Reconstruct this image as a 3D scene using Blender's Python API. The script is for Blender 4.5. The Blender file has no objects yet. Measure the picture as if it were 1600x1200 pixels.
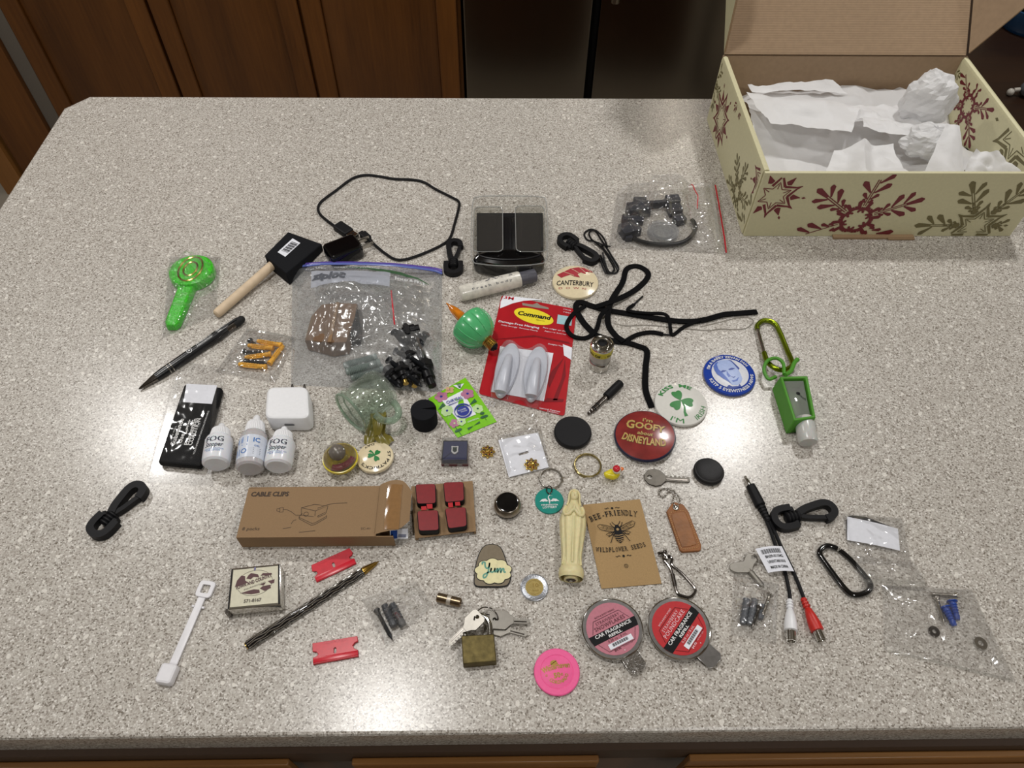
import bpy, bmesh, math, random
from mathutils import Vector, Matrix, noise, geometry
S = bpy.context.scene
COL = S.collection
PI = math.pi
H0 = 0.92                      # height of the worktop above the floor; all builders work in heights above the worktop
EYE = 0.64                     # camera height above the worktop
PITCH, YAW, ROLL, FPX = 0.91652, 0.02705, 0.01816, 1137.1
_fw = Vector((math.sin(YAW)*math.cos(PITCH), math.cos(YAW)*math.cos(PITCH), -math.sin(PITCH)))
_rt = Vector((math.cos(YAW), -math.sin(YAW), 0)); _up = _rt.cross(_fw)
_a = math.cos(ROLL)*_rt + math.sin(ROLL)*_up; _b = -math.sin(ROLL)*_rt + math.cos(ROLL)*_up
# ---------------------------------------------------------------- camera, world, lights, exposure
cd = bpy.data.cameras.new('camera'); cam = bpy.data.objects.new('camera', cd); COL.objects.link(cam)
cd.sensor_fit = 'HORIZONTAL'; cd.sensor_width = 36; cd.lens = FPX*36/1600; cd.clip_start = 0.01; cd.clip_end = 50
cam.matrix_world = Matrix(((_a.x, _b.x, -_fw.x, 0), (_a.y, _b.y, -_fw.y, 0), (_a.z, _b.z, -_fw.z, H0+EYE), (0, 0, 0, 1)))
S.camera = cam
w = bpy.data.worlds.new('room_light'); S.world = w; w.use_nodes = True
w.node_tree.nodes['Background'].inputs[0].default_value = (1, .98, .96, 1)
w.node_tree.nodes['Background'].inputs[1].default_value = 0.08
def lamp(x, y, power, r=.07, z=1.50, col=(1, .98, .95), spread=160):
    l = bpy.data.lights.new('ceiling_lamp_light', 'AREA'); l.shape = 'DISK'; l.size = 2*r; l.energy = power; l.color = col; l.spread = math.radians(spread)
    o = bpy.data.objects.new('ceiling_lamp_light', l); COL.objects.link(o); o.location = (x, y, H0+z)
    return o
LAMPS = [(.79, 1.41, 8), (-.32, .48, 5), (-1.2, 1.39, 8), (2.2, .10, 7), (.62, -.75, 6), (-1.75, -.4, 6)]
for lx, ly, e in LAMPS: lamp(lx, ly, e)
S.view_settings.view_transform = 'Standard'; S.view_settings.look = 'None'
S.view_settings.exposure = 0.32; S.view_settings.gamma = 1; S.view_settings.use_curve_mapping = False
# ---------------------------------------------------------------- helpers
V = Vector
def G(px, py, z=0.0):          # the point at height z above the worktop that the photograph shows at (px, py)
    d = (px-800)*_a - (py-600)*_b + FPX*_fw
    t = (z-EYE)/d.z
    return V((d.x*t, d.y*t, z))
def GP(pts, z=0.0): return [G(p[0], p[1], p[2] if len(p) > 2 else z) for p in pts]
def lin(h):
    h = h.lstrip('#'); out = []
    for i in (0, 2, 4):
        c = int(h[i:i+2], 16)/255
        out.append(c/12.92 if c <= .04045 else ((c+.055)/1.055)**2.4)
    return (*out, 1)
MATS = {}
def mat(key, col, rough=.5, metal=0, spec=.5, var=.06, vscale=300, bump=0, bscale=900, coat=0, sss=0):
    if key in MATS: return MATS[key]
    m = bpy.data.materials.new(key); m.use_nodes = True; MATS[key] = m
    nt = m.node_tree; N = nt.nodes; L = nt.links; p = N['Principled BSDF']
    p.inputs['Roughness'].default_value = rough; p.inputs['Metallic'].default_value = metal
    p.inputs['Specular IOR Level'].default_value = spec; p.inputs['Coat Weight'].default_value = coat; p.inputs['Coat Roughness'].default_value = .08
    if sss: p.inputs['Subsurface Weight'].default_value = sss; p.inputs['Subsurface Scale'].default_value = .004
    c = lin(col) if isinstance(col, str) else col
    tc = N.new('ShaderNodeTexCoord'); no = N.new('ShaderNodeTexNoise'); no.inputs['Scale'].default_value = vscale; no.inputs['Detail'].default_value = 3
    L.new(tc.outputs['Object'], no.inputs['Vector'])
    r = N.new('ShaderNodeValToRGB'); L.new(no.outputs['Fac'], r.inputs['Fac'])
    r.color_ramp.elements[0].position = .3; r.color_ramp.elements[1].position = .7
    r.color_ramp.elements[0].color = (c[0]*(1-var), c[1]*(1-var), c[2]*(1-var), 1)
    r.color_ramp.elements[1].color = (min(1, c[0]*(1+var)), min(1, c[1]*(1+var)), min(1, c[2]*(1+var)), 1)
    L.new(r.outputs['Color'], p.inputs['Base Color'])
    if bump:
        n2 = N.new('ShaderNodeTexNoise'); n2.inputs['Scale'].default_value = bscale; n2.inputs['Detail'].default_value = 2
        L.new(tc.outputs['Object'], n2.inputs['Vector'])
        b = N.new('ShaderNodeBump'); b.inputs['Strength'].default_value = bump; b.inputs['Distance'].default_value = .0006
        L.new(n2.outputs['Fac'], b.inputs['Height']); L.new(b.outputs['Normal'], p.inputs['Normal'])
    return m
def clear_mat(key, tint='#ffffff', rough=.08, gloss=1.0, haze=0.0, hazecol='#ffffff', edge=1.0, bump=0, bscale=300):
    """thin clear plastic or glass: see-through, with a fresnel sheen and a little milky haze"""
    if key in MATS: return MATS[key]
    m = bpy.data.materials.new(key); m.use_nodes = True; MATS[key] = m
    nt = m.node_tree; N = nt.nodes; L = nt.links; N.remove(N['Principled BSDF']); out = N['Material Output']
    tr = N.new('ShaderNodeBsdfTransparent'); tr.inputs[0].default_value = lin(tint)
    gl = N.new('ShaderNodeBsdfGlossy'); gl.inputs['Roughness'].default_value = rough
    df = N.new('ShaderNodeBsdfDiffuse'); df.inputs[0].default_value = lin(hazecol)
    lw = N.new('ShaderNodeFresnel'); lw.inputs['IOR'].default_value = 1.45
    mu = N.new('ShaderNodeMath'); mu.operation = 'MULTIPLY'; mu.inputs[1].default_value = gloss; mu.use_clamp = True
    mn = N.new('ShaderNodeMath'); mn.operation = 'MINIMUM'; mn.inputs[1].default_value = .20; L.new(lw.outputs[0], mn.inputs[0]); L.new(mn.outputs[0], mu.inputs[0])
    fac = N.new('ShaderNodeLayerWeight'); fac.inputs['Blend'].default_value = .3
    ma = N.new('ShaderNodeMath'); ma.operation = 'MULTIPLY_ADD'; ma.inputs[1].default_value = edge*.25; ma.inputs[2].default_value = haze; ma.use_clamp = True
    L.new(fac.outputs['Facing'], ma.inputs[0])
    m1 = N.new('ShaderNodeMixShader'); L.new(ma.outputs[0], m1.inputs[0]); L.new(tr.outputs[0], m1.inputs[1]); L.new(df.outputs[0], m1.inputs[2])
    m2 = N.new('ShaderNodeMixShader'); L.new(mu.outputs[0], m2.inputs[0]); L.new(m1.outputs[0], m2.inputs[1]); L.new(gl.outputs[0], m2.inputs[2])
    L.new(m2.outputs[0], out.inputs['Surface'])
    if bump:
        tc = N.new('ShaderNodeTexCoord'); n2 = N.new('ShaderNodeTexNoise'); n2.inputs['Scale'].default_value = bscale; n2.inputs['Detail'].default_value = 3
        L.new(tc.outputs['Object'], n2.inputs['Vector'])
        b = N.new('ShaderNodeBump'); b.inputs['Strength'].default_value = bump; b.inputs['Distance'].default_value = .002
        L.new(n2.outputs['Fac'], b.inputs['Height'])
        for nd in (gl, df, lw): L.new(b.outputs['Normal'], nd.inputs['Normal'])
    return m
def frame(o, x, up=V((0, 0, 1))):       # origin o, x axis along x, z near up
    x = V(x).normalized(); z = (V(up) - V(up).dot(x)*x).normalized(); y = z.cross(x)
    return Matrix(((x.x, y.x, z.x, o.x), (x.y, y.y, z.y, o.y), (x.z, y.z, z.z, o.z), (0, 0, 0, 1)))
def FR(p0, p1, z=0.0):                  # frame at photo point p0 looking along p0 -> p1 on the plane z
    a = G(*p0, z); b = G(*p1, z); return frame(a, b-a)
def spin(M_, deg): return M_ @ Matrix.Rotation(math.radians(deg), 4, 'Z')
def cr(pts, n=6, closed=False):         # catmull-rom through pts
    pts = [V(p) for p in pts]; k = len(pts); out = []
    g = (lambda i: pts[i % k]) if closed else (lambda i: pts[i] if 0 <= i < k else (2*pts[0]-pts[1] if i < 0 else 2*pts[-1]-pts[-2]))
    for i in range(k if closed else k-1):
        a, b, c, d = g(i-1), g(i), g(i+1), g(i+2)
        for j in range(n):
            t = j/n
            out.append(.5*((2*b)+(c-a)*t+(2*a-5*b+4*c-d)*t*t+(3*b-a-3*c+d)*t**3))
    if not closed: out.append(pts[-1].copy())
    return out
def circ(cx, cy, rx, ry=None, n=32, a0=0, a1=360):
    ry = rx if ry is None else ry; full = abs(a1-a0) >= 360; k = n if full else n+1
    return [(cx+rx*math.cos(math.radians(a0+(a1-a0)*i/n)), cy+ry*math.sin(math.radians(a0+(a1-a0)*i/n))) for i in range(k)]
def rrect(cx, cy, sx, sy, r, n=5):
    out = []
    for qx, qy, a in ((1, 1, 0), (-1, 1, 90), (-1, -1, 180), (1, -1, 270)):
        for i in range(n+1):
            t = math.radians(a+90*i/n); out.append((cx+qx*(sx/2-r)+r*math.cos(t), cy+qy*(sy/2-r)+r*math.sin(t)))
    return out
def inset2(poly, d):
    n = len(poly); area = sum(poly[i][0]*poly[(i+1) % n][1]-poly[(i+1) % n][0]*poly[i][1] for i in range(n)); s = 1 if area > 0 else -1
    out = []
    for i in range(n):
        p, q, r = V(poly[i-1]).to_2d(), V(poly[i]).to_2d(), V(poly[(i+1) % n]).to_2d()
        e1 = (q-p); e2 = (r-q)
        if e1.length < 1e-9: e1 = e2
        if e2.length < 1e-9: e2 = e1
        e1 = e1.normalized(); e2 = e2.normalized()
        n1 = V((-e1.y, e1.x))*s; n2 = V((-e2.y, e2.x))*s; b = n1+n2
        b = b/max(.5, b.dot(n1)) if b.length > 1e-6 else n1
        out.append((q.x+b.x*d, q.y+b.y*d))
    return out
_tx = {}
def glyphs(s, bold=0.0, shear=0.0, space=1.0):   # text as flat triangles: cap height 1, centred in x, baseline y 0
    k = (s, bold, shear, space)
    if k not in _tx:
        cu = bpy.data.curves.new('t', 'FONT'); cu.body = s; cu.size = 1; cu.offset = bold; cu.shear = shear; cu.space_character = space
        cu.resolution_u = 2; cu.fill_mode = 'FRONT'; cu.dimensions = '2D'; cu.fill_mode = 'BOTH' if False else cu.fill_mode
        ob = bpy.data.objects.new('t', cu); me = bpy.data.meshes.new_from_object(ob)
        vs = [(v.co.x, v.co.y) for v in me.vertices]; fs = [tuple(p.vertices) for p in me.polygons]
        bpy.data.objects.remove(ob); bpy.data.curves.remove(cu); bpy.data.meshes.remove(me)
        x0 = min(v[0] for v in vs); x1 = max(v[0] for v in vs); c = (x0+x1)/2
        _tx[k] = ([((x-c)/.729, y/.729) for x, y in vs], fs, (x1-x0)/.729)
    return _tx[k]
class M:
    """a mesh in the making: everything is written in the frame T and ends up in worktop coordinates"""
    def __init__(s, T=None): s.v = []; s.f = []; s.mi = []; s.T = T; s.cur = 0; s.map = None; s.up = 0.0002; s.maxe = 0; s.flat = set()
    def add(s, vs, fs, mi=None):
        b = len(s.v); T = s.T
        s.v.extend([(T @ V(p)) if T else V(p) for p in vs]); s.f.extend([tuple(b+i for i in f) for f in fs])
        s.mi.extend([s.cur if mi is None else mi]*len(fs)); return s
    def box(s, x0, x1, y0, y1, z0, z1, mi=None):
        s.add([(x0, y0, z0), (x1, y0, z0), (x1, y1, z0), (x0, y1, z0), (x0, y0, z1), (x1, y0, z1), (x1, y1, z1), (x0, y1, z1)],
              [(0, 3, 2, 1), (4, 5, 6, 7), (0, 1, 5, 4), (1, 2, 6, 5), (2, 3, 7, 6), (3, 0, 4, 7)], mi); return s
    def bbox(s, x0, x1, y0, y1, z0, z1, c=.0005, mi=None):       # chamfered box
        return s.prism([(x0, y0), (x1, y0), (x1, y1), (x0, y1)] if c == 0 else rrect((x0+x1)/2, (y0+y1)/2, x1-x0, y1-y0, c, 2), z0, z1, c, mi=mi)
    def prism(s, poly, z0, z1, c=0, holes=(), cb=0, mi=None):
        n = len(poly)
        area = sum(poly[i][0]*poly[(i+1) % n][1]-poly[(i+1) % n][0]*poly[i][1] for i in range(n))
        if area < 0: poly = poly[::-1]
        rings = []
        if cb: rings.append((inset2(poly, cb), z0)); rings.append((poly, z0+cb))
        else: rings.append((poly, z0))
        if c: rings.append((poly, z1-c)); rings.append((inset2(poly, c*.35), z1-c*.3)); rings.append((inset2(poly, c), z1))
        else: rings.append((poly, z1))
        vs = []; fs = []
        for r, z in rings: vs.extend((x, y, z) for x, y in r)
        for k in range(len(rings)-1):
            for i in range(n):
                j = (i+1) % n; fs.append((k*n+i, k*n+j, (k+1)*n+j, (k+1)*n+i))
        if not holes:
            fs.append(tuple(range(n-1, -1, -1))); fs.append(tuple((len(rings)-1)*n+i for i in range(n)))
        else:
            for r, z, top in ((rings[0][0], rings[0][1], 0), (rings[-1][0], rings[-1][1], 1)):
                loops = [[V((x, y, 0)) for x, y in r]]+[[V((x, y, 0)) for x, y in h] for h in holes]
                tri = geometry.tessellate_polygon(loops); allp = [p for l in loops for p in l]; b = len(vs)
                vs.extend((p.x, p.y, z) for p in allp)
                for t in tri:
                    a, bb, cc = (allp[i] for i in t); o = (bb-a).cross(cc-a).z
                    t = t if (o > 0) == bool(top) else t[::-1]; s.flat.add(len(s.f)+len(fs)); fs.append(tuple(b+i for i in t))
            for h in holes:
                b = len(vs); m = len(h); vs.extend((x, y, rings[0][1]) for x, y in h); vs.extend((x, y, rings[-1][1]) for x, y in h)
                fs.extend((b+i, b+m+i, b+m+(i+1) % m, b+(i+1) % m) for i in range(m))
        return s.add(vs, fs, mi)
    def lathe(s, prof, n=32, T=None, caps=True, mi=None, rx=1, ry=1):   # profile (r, z) about local z of T
        vs = []; fs = []
        for r, z in prof:
            for i in range(n):
                a = 2*PI*i/n; p = V((r*math.cos(a)*rx, r*math.sin(a)*ry, z)); vs.append(T @ p if T else p)
        for k in range(len(prof)-1):
            for i in range(n):
                j = (i+1) % n; fs.append((k*n+i, k*n+j, (k+1)*n+j, (k+1)*n+i))
        if caps:
            if prof[0][0] > 1e-6: fs.append(tuple(range(n-1, -1, -1)))
            if prof[-1][0] > 1e-6: fs.append(tuple((len(prof)-1)*n+i for i in range(n)))
        return s.add(vs, fs, mi)
    def tube(s, pts, r, n=10, closed=False, caps=True, w=None, up=None, mi=None):  # round (r), or a flat strap (r = half thickness, w = half width)
        pts = [V(p) for p in pts]; k = len(pts); vs = []; fs = []; prev = None
        for i, p in enumerate(pts):
            a = pts[(i-1) % k] if closed or i else p; b = pts[(i+1) % k] if closed or i < k-1 else p
            t = (b-a); t = t.normalized() if t.length > 1e-9 else V((1, 0, 0))
            if up is not None: side = t.cross(V(up)); side = side.normalized() if side.length > 1e-6 else (prev or V((0, 1, 0)))
            elif prev is None: side = t.cross(V((0, 0, 1))); side = side.normalized() if side.length > 1e-3 else V((0, 1, 0))
            else: side = (prev-prev.dot(t)*t).normalized()
            prev = side; nn = side.cross(t)
            ri = r[i] if isinstance(r, (list, tuple)) else r; wi = (w[i] if isinstance(w, (list, tuple)) else w) if w is not None else ri
            for j in range(n):
                an = 2*PI*(j+.5)/n; ca, sa = math.cos(an), math.sin(an)
                if w is not None and n == 4: ca, sa = math.copysign(1, ca), math.copysign(1, sa)
                vs.append(p+side*ca*wi+nn*sa*ri)
        for i in range(k if closed else k-1):
            for j in range(n):
                a, b = i*n+j, i*n+(j+1) % n; c, d = ((i+1) % k)*n+(j+1) % n, ((i+1) % k)*n+j
                fs.append((a, b, c, d))
        if caps and not closed: fs.append(tuple(range(n-1, -1, -1))); fs.append(tuple((k-1)*n+j for j in range(n)))
        return s.add(vs, fs, mi)
    def ball(s, c, r, n=12, m=8, sc=(1, 1, 1), mi=None):
        prof = [(max(1e-7, math.sin(PI*i/m)), -math.cos(PI*i/m)) for i in range(m+1)]
        return s.lathe(prof, n, Matrix.Translation(V(c)) @ Matrix.Diagonal((r*sc[0], r*sc[1], r*sc[2], 1)), mi=mi)
    def grid(s, fn, nu, nv, mi=None, closeu=False):
        vs = [fn(i/nu, j/nv) for j in range(nv+1) for i in range(nu+1)]
        return s.add(vs, [(j*(nu+1)+i, j*(nu+1)+i+1, (j+1)*(nu+1)+i+1, (j+1)*(nu+1)+i) for j in range(nv) for i in range(nu)], mi)
    # ---- flat print (ink): 2D shapes lifted onto a surface by s.map (x, y, lift) -> 3D
    def _ink(s, vs, fs, mi=None):
        f = s.map or (lambda x, y, h: (x, y, h))
        if s.maxe:      # cut long triangles so that print follows a curved face
            vs = [tuple(v) for v in vs]; todo = []; done = []
            for q in fs: todo += [(q[0], q[i], q[i+1]) for i in range(1, len(q)-1)]
            mid = {}
            while todo:
                t = todo.pop(); e = [(vs[t[i]][0]-vs[t[(i+1) % 3]][0])**2+(vs[t[i]][1]-vs[t[(i+1) % 3]][1])**2 for i in range(3)]; i = e.index(max(e))
                if e[i] <= s.maxe**2: done.append(t); continue
                a, b, c = t[i], t[(i+1) % 3], t[(i+2) % 3]; k = (min(a, b), max(a, b))
                if k not in mid: mid[k] = len(vs); vs.append(((vs[a][0]+vs[b][0])/2, (vs[a][1]+vs[b][1])/2))
                todo += [(a, mid[k], c), (mid[k], b, c)]
            fs = done
        return s.add([f(x, y, s.up) for x, y in vs], fs, mi)
    def poly(s, pts, mi=None, holes=()):
        loops = [[V((x, y, 0)) for x, y in pts]]+[[V((x, y, 0)) for x, y in h] for h in holes]
        allp = [p for l in loops for p in l]; fs = []
        for t in geometry.tessellate_polygon(loops):
            a, b, c = (allp[i] for i in t); fs.append(t if (b-a).cross(c-a).z > 0 else t[::-1])
        return s._ink([(p.x, p.y) for p in allp], fs, mi)
    def line(s, pts, wd, mi=None, closed=False):
        pts = [V(p).to_2d() for p in pts]; k = len(pts); vs = []
        for i, p in enumerate(pts):
            a = pts[(i-1) % k] if closed or i else p; b = pts[(i+1) % k] if closed or i < k-1 else p
            t = (b-a); t = t.normalized() if t.length > 1e-9 else V((1, 0)); nn = V((-t.y, t.x)); wi = wd[i] if isinstance(wd, (list, tuple)) else wd
            vs += [tuple(p+nn*wi/2), tuple(p-nn*wi/2)]
        return s._ink(vs, [(2*i+1, (2*((i+1) % k))+1, 2*((i+1) % k), 2*i) for i in range(k if closed else k-1)], mi)
    def ring(s, cx, cy, r, wd, n=40, mi=None, a0=0, a1=360): return s.line(circ(cx, cy, r, n=n, a0=a0, a1=a1), wd, mi, closed=abs(a1-a0) >= 360)
    def disc(s, cx, cy, r, ry=None, n=28, mi=None): return s.poly(circ(cx, cy, r, ry, n), mi)
    def text(s, t, cx, cy, h, wd=None, rot=0, bold=0.0, shear=0.0, space=1.0, mi=None, bend=0):
        vs, fs, w0 = glyphs(t, bold, shear, space); k = (wd/w0) if wd else h
        ca, sa = math.cos(math.radians(rot)), math.sin(math.radians(rot)); out = []
        for x, y in vs:
            X, Y = x*k, y*h
            if bend: a = X/bend; X, Y = (bend+Y)*math.sin(a), (bend+Y)*math.cos(a)-bend
            out.append((cx+X*ca-Y*sa, cy+X*sa+Y*ca))
        return s._ink(out, fs, mi)
    def arct(s, t, cx, cy, r, h, ang, span, bottom=False, bold=0.0, mi=None, space=1.0):   # text round an arc; span in degrees
        vs, fs, w0 = glyphs(t, bold, 0, space); k = math.radians(span)/w0; out = []
        for x, y in vs:
            if bottom: a = math.radians(ang)+x*k; q = r-y*h
            else: a = math.radians(ang)-x*k; q = r+y*h
            out.append((cx+q*math.cos(a), cy+q*math.sin(a)))
        return s._ink(out, fs, mi)
def sharp(me, deg=35, fl=()):
    if len(me.polygons):
        me.polygons.foreach_set('use_smooth', [True]*len(me.polygons))
        try: me.set_sharp_from_angle(angle=math.radians(deg))
        except Exception: pass
        me.polygons.foreach_set('use_smooth', [len(p.vertices) <= 4 and p.index not in fl for p in me.polygons])
class Thing:
    """one thing: an Empty at its base that carries its parts"""
    def __init__(s, name, label, cat, at, group=None, kind=None):
        o = bpy.data.objects.new(name, None); COL.objects.link(o); s.o = o; s.at = V(at); o.location = s.at+V((0, 0, H0)); o.empty_display_size = .01
        o['label'] = label; o['category'] = cat
        if group: o['group'] = group
        if kind: o['kind'] = kind
    def part(s, name, m, mats, parent=None, label=None, flat=False, deg=35, bev=0, kind=None):
        return mk(name, m, mats, parent or s.o, s.at, label, flat, deg, bev, kind)
def mk(name, m, mats, parent=None, at=V((0, 0, 0)), label=None, flat=False, deg=35, bev=0, kind=None):
    me = bpy.data.meshes.new(name); me.from_pydata([tuple(v-at) for v in m.v], [], m.f)
    mats = mats if isinstance(mats, (list, tuple)) else [mats]
    for a in mats: me.materials.append(a)
    if len(mats) > 1: me.polygons.foreach_set('material_index', m.mi)
    me.update()
    if not flat: sharp(me, deg, m.flat)
    o = bpy.data.objects.new(name, me); COL.objects.link(o)
    if parent: o.parent = parent
    else: o.location = at+V((0, 0, H0))
    if label: o['label'] = label
    if kind: o['kind'] = kind
    if bev:
        b = o.modifiers.new('soft_edge', 'BEVEL'); b.width = bev; b.segments = 2; b.limit_method = 'ANGLE'; b.angle_limit = math.radians(40)
    return o
def solo(name, m, mats, label, cat, at, group=None, **kw):      # a thing that is one mesh
    o = mk(name, m, mats, None, V(at), label, **kw); o['category'] = cat
    if group: o['group'] = group
    return o
def shell(name, m, mats, **kw):
    o = mk(name, m, mats, None, V((0, 0, 0)), **kw); o['kind'] = 'structure'; return o
def copy_thing(o, **props):
    c = o.copy(); COL.objects.link(c)
    for k, v in props.items(): c[k] = v
    for ch in o.children:
        d = ch.copy(); COL.objects.link(d); d.parent = c
        for g in ch.children:
            e = g.copy(); COL.objects.link(e); e.parent = d
    return c
def dome(R, h, cx=0, cy=0, z0=0):     # lift of print onto a dome of base radius R and rise h
    Q = (R*R+h*h)/(2*h)
    return lambda x, y, up: (x, y, z0+math.sqrt(max(0, Q*Q-x*x-y*y))-(Q-h)+up)
# ---------------------------------------------------------------- room materials
def stone_mat():
    m = bpy.data.materials.new('speckled_worktop'); m.use_nodes = True; nt = m.node_tree; N = nt.nodes; L = nt.links; p = N['Principled BSDF']
    tc = N.new('ShaderNodeTexCoord')
    def vor(scale, off):
        mp = N.new('ShaderNodeMapping'); mp.inputs['Location'].default_value = (off, off*.7, off*.3); L.new(tc.outputs['Object'], mp.inputs['Vector'])
        nz = N.new('ShaderNodeTexNoise'); nz.inputs['Scale'].default_value = scale*.8; L.new(mp.outputs[0], nz.inputs['Vector'])
        mx = N.new('ShaderNodeMixRGB'); mx.blend_type = 'ADD'; mx.inputs[0].default_value = .9/scale; L.new(mp.outputs[0], mx.inputs[1]); L.new(nz.outputs['Color'], mx.inputs[2])
        v = N.new('ShaderNodeTexVoronoi'); v.inputs['Scale'].default_value = scale; L.new(mx.outputs[0], v.inputs['Vector']); return v
    def ramp(src, stops, interp='CONSTANT'):
        r = N.new('ShaderNodeValToRGB'); r.color_ramp.interpolation = interp; e = r.color_ramp.elements
        while len(e) < len(stops): e.new(.5)
        for i, (pos, c) in enumerate(stops): e[i].position = pos; e[i].color = lin(c) if isinstance(c, str) else (c, c, c, 1)
        L.new(src, r.inputs['Fac']); return r
    def red(v):
        s = N.new('ShaderNodeSeparateColor'); L.new(v.outputs['Color'], s.inputs[0]); return s
    a = vor(820, 0); b = vor(400, 3.1); c = vor(120, 7.7)
    base = ramp(red(a).outputs[0], [(0, '#7e776e'), (.09, '#a19a92'), (.25, '#b2aca4'), (.5, '#bdb8b0'), (.76, '#c8c4bd'), (.92, '#dedad4')])
    # darker brown-grey grains
    s2 = red(b); d1 = ramp(s2.outputs[0], [(0, 1.0), (.075, 0.0)]); near = ramp(b.outputs['Distance'], [(0, 1.0), (.42, 0.0)])
    mm = N.new('ShaderNodeMath'); mm.operation = 'MULTIPLY'; L.new(d1.outputs[0], mm.inputs[0]); L.new(near.outputs[0], mm.inputs[1])
    mk_ = N.new('ShaderNodeMath'); mk_.operation = 'MULTIPLY'; mk_.inputs[1].default_value = .55; L.new(mm.outputs[0], mk_.inputs[0])
    x1 = N.new('ShaderNodeMixRGB'); L.new(mk_.outputs[0], x1.inputs[0]); L.new(base.outputs[0], x1.inputs[1]); x1.inputs[2].default_value = lin('#675c4d')
    # pale chips
    s3 = red(c); d3 = ramp(s3.outputs[1], [(0, 1.0), (.22, 0.0)]); n3 = ramp(c.outputs['Distance'], [(0, 1.0), (.24, 0.0)])
    m3 = N.new('ShaderNodeMath'); m3.operation = 'MULTIPLY'; L.new(d3.outputs[0], m3.inputs[0]); L.new(n3.outputs[0], m3.inputs[1])
    m4 = N.new('ShaderNodeMath'); m4.operation = 'MULTIPLY'; m4.inputs[1].default_value = .75; L.new(m3.outputs[0], m4.inputs[0])
    x2 = N.new('ShaderNodeMixRGB'); L.new(m4.outputs[0], x2.inputs[0]); L.new(x1.outputs[0], x2.inputs[1]); x2.inputs[2].default_value = lin('#e6e2da')
    L.new(x2.outputs[0], p.inputs['Base Color'])
    p.inputs['Roughness'].default_value = .24; p.inputs['Specular IOR Level'].default_value = .4
    return m
def wood_mat(key, dark, light, axis='Z', rough=.38, scale=9):
    m = bpy.data.materials.new(key); m.use_nodes = True; MATS[key] = m; nt = m.node_tree; N = nt.nodes; L = nt.links; p = N['Principled BSDF']
    tc = N.new('ShaderNodeTexCoord'); mp = N.new('ShaderNodeMapping'); L.new(tc.outputs['Object'], mp.inputs['Vector'])
    mp.inputs['Scale'].default_value = {'Z': (1, 1, .06), 'X': (.06, 1, 1), 'Y': (1, .06, 1)}[axis]
    n1 = N.new('ShaderNodeTexNoise'); n1.inputs['Scale'].default_value = scale; n1.inputs['Detail'].default_value = 4; n1.inputs['Distortion'].default_value = .6; L.new(mp.outputs[0], n1.inputs['Vector'])
    n2 = N.new('ShaderNodeTexNoise'); n2.inputs['Scale'].default_value = scale*16; n2.inputs['Detail'].default_value = 5; L.new(mp.outputs[0], n2.inputs['Vector'])
    mx = N.new('ShaderNodeMath'); mx.operation = 'MULTIPLY_ADD'; mx.inputs[1].default_value = .35; L.new(n2.outputs['Fac'], mx.inputs[0])
    m2 = N.new('ShaderNodeMath'); m2.operation = 'MULTIPLY'; m2.inputs[1].default_value = .65; L.new(n1.outputs['Fac'], m2.inputs[0]); L.new(m2.outputs[0], mx.inputs[2])
    r = N.new('ShaderNodeValToRGB'); r.color_ramp.elements[0].position = .32; r.color_ramp.elements[1].position = .68
    r.color_ramp.elements[0].color = lin(dark); r.color_ramp.elements[1].color = lin(light); L.new(mx.outputs[0], r.inputs['Fac'])
    L.new(r.outputs[0], p.inputs['Base Color']); p.inputs['Roughness'].default_value = rough
    b = N.new('ShaderNodeBump'); b.inputs['Strength'].default_value = .15; b.inputs['Distance'].default_value = .001; L.new(n2.outputs['Fac'], b.inputs['Height']); L.new(b.outputs['Normal'], p.inputs['Normal'])
    return m
STONE = stone_mat()
OAK = wood_mat('honey_oak', '#4e2c0d', '#73461a')
OAKX = wood_mat('honey_oak_across', '#7a5228', '#a87840', 'X')
OAKPALE = wood_mat('pale_oak', '#7a5024', '#986836')
WALNUT = wood_mat('dark_table_wood', '#20120a', '#301c0d', 'X', .4, 7)
TILE = mat('grey_floor_tile', '#8f877b', .5, var=.15, vscale=6, bump=.2, bscale=200)
PLASTER = mat('wall_paint', '#cfc6b6', .9, var=.03, vscale=8, bump=.15, bscale=120)
CEILP = mat('ceiling_paint', '#e4dfd6', .95, var=.03, vscale=5)
SHADOWGAP = mat('dark_gap', '#0a0806', .8)
STEEL = mat('dark_stainless_steel', '#8a8378', .22, 1.0, var=.08, vscale=3)
GREYTRIM = mat('grey_trim_paint', '#6d665d', .7)
# ---------------------------------------------------------------- room shell
zf = -H0
shell('floor', M().box(-3, 3, -2.6, 2.85, zf-.05, zf), TILE)
shell('ceiling', M().box(-3, 3, -2.6, 2.85, 1.53, 1.6), CEILP)
shell('wall_back', M().box(-3, 3, 2.75, 2.85, zf, 1.53), PLASTER)
shell('wall_front', M().box(-3, 3, -2.7, -2.6, zf, 1.53), PLASTER)
shell('wall_left', M().box(-3.1, -3, -2.7, 2.85, zf, 1.53), PLASTER)
shell('wall_right', M().box(3, 3.1, -2.7, 2.85, zf, 1.53), PLASTER)
# ---------------------------------------------------------------- island: worktop and the cabinet under it
xl, xr, yn, yf = -.672, .800, .134, 1.064
cl0, cl1 = G(100, 169), G(140, 150.5)
ww = xl-cl0.x; 
top = [(xl, yn), (xr, yn), (xr, cl0.y), (xr-(cl1.x-xl), yf), (cl1.x, yf), (xl, cl0.y)]
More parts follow.
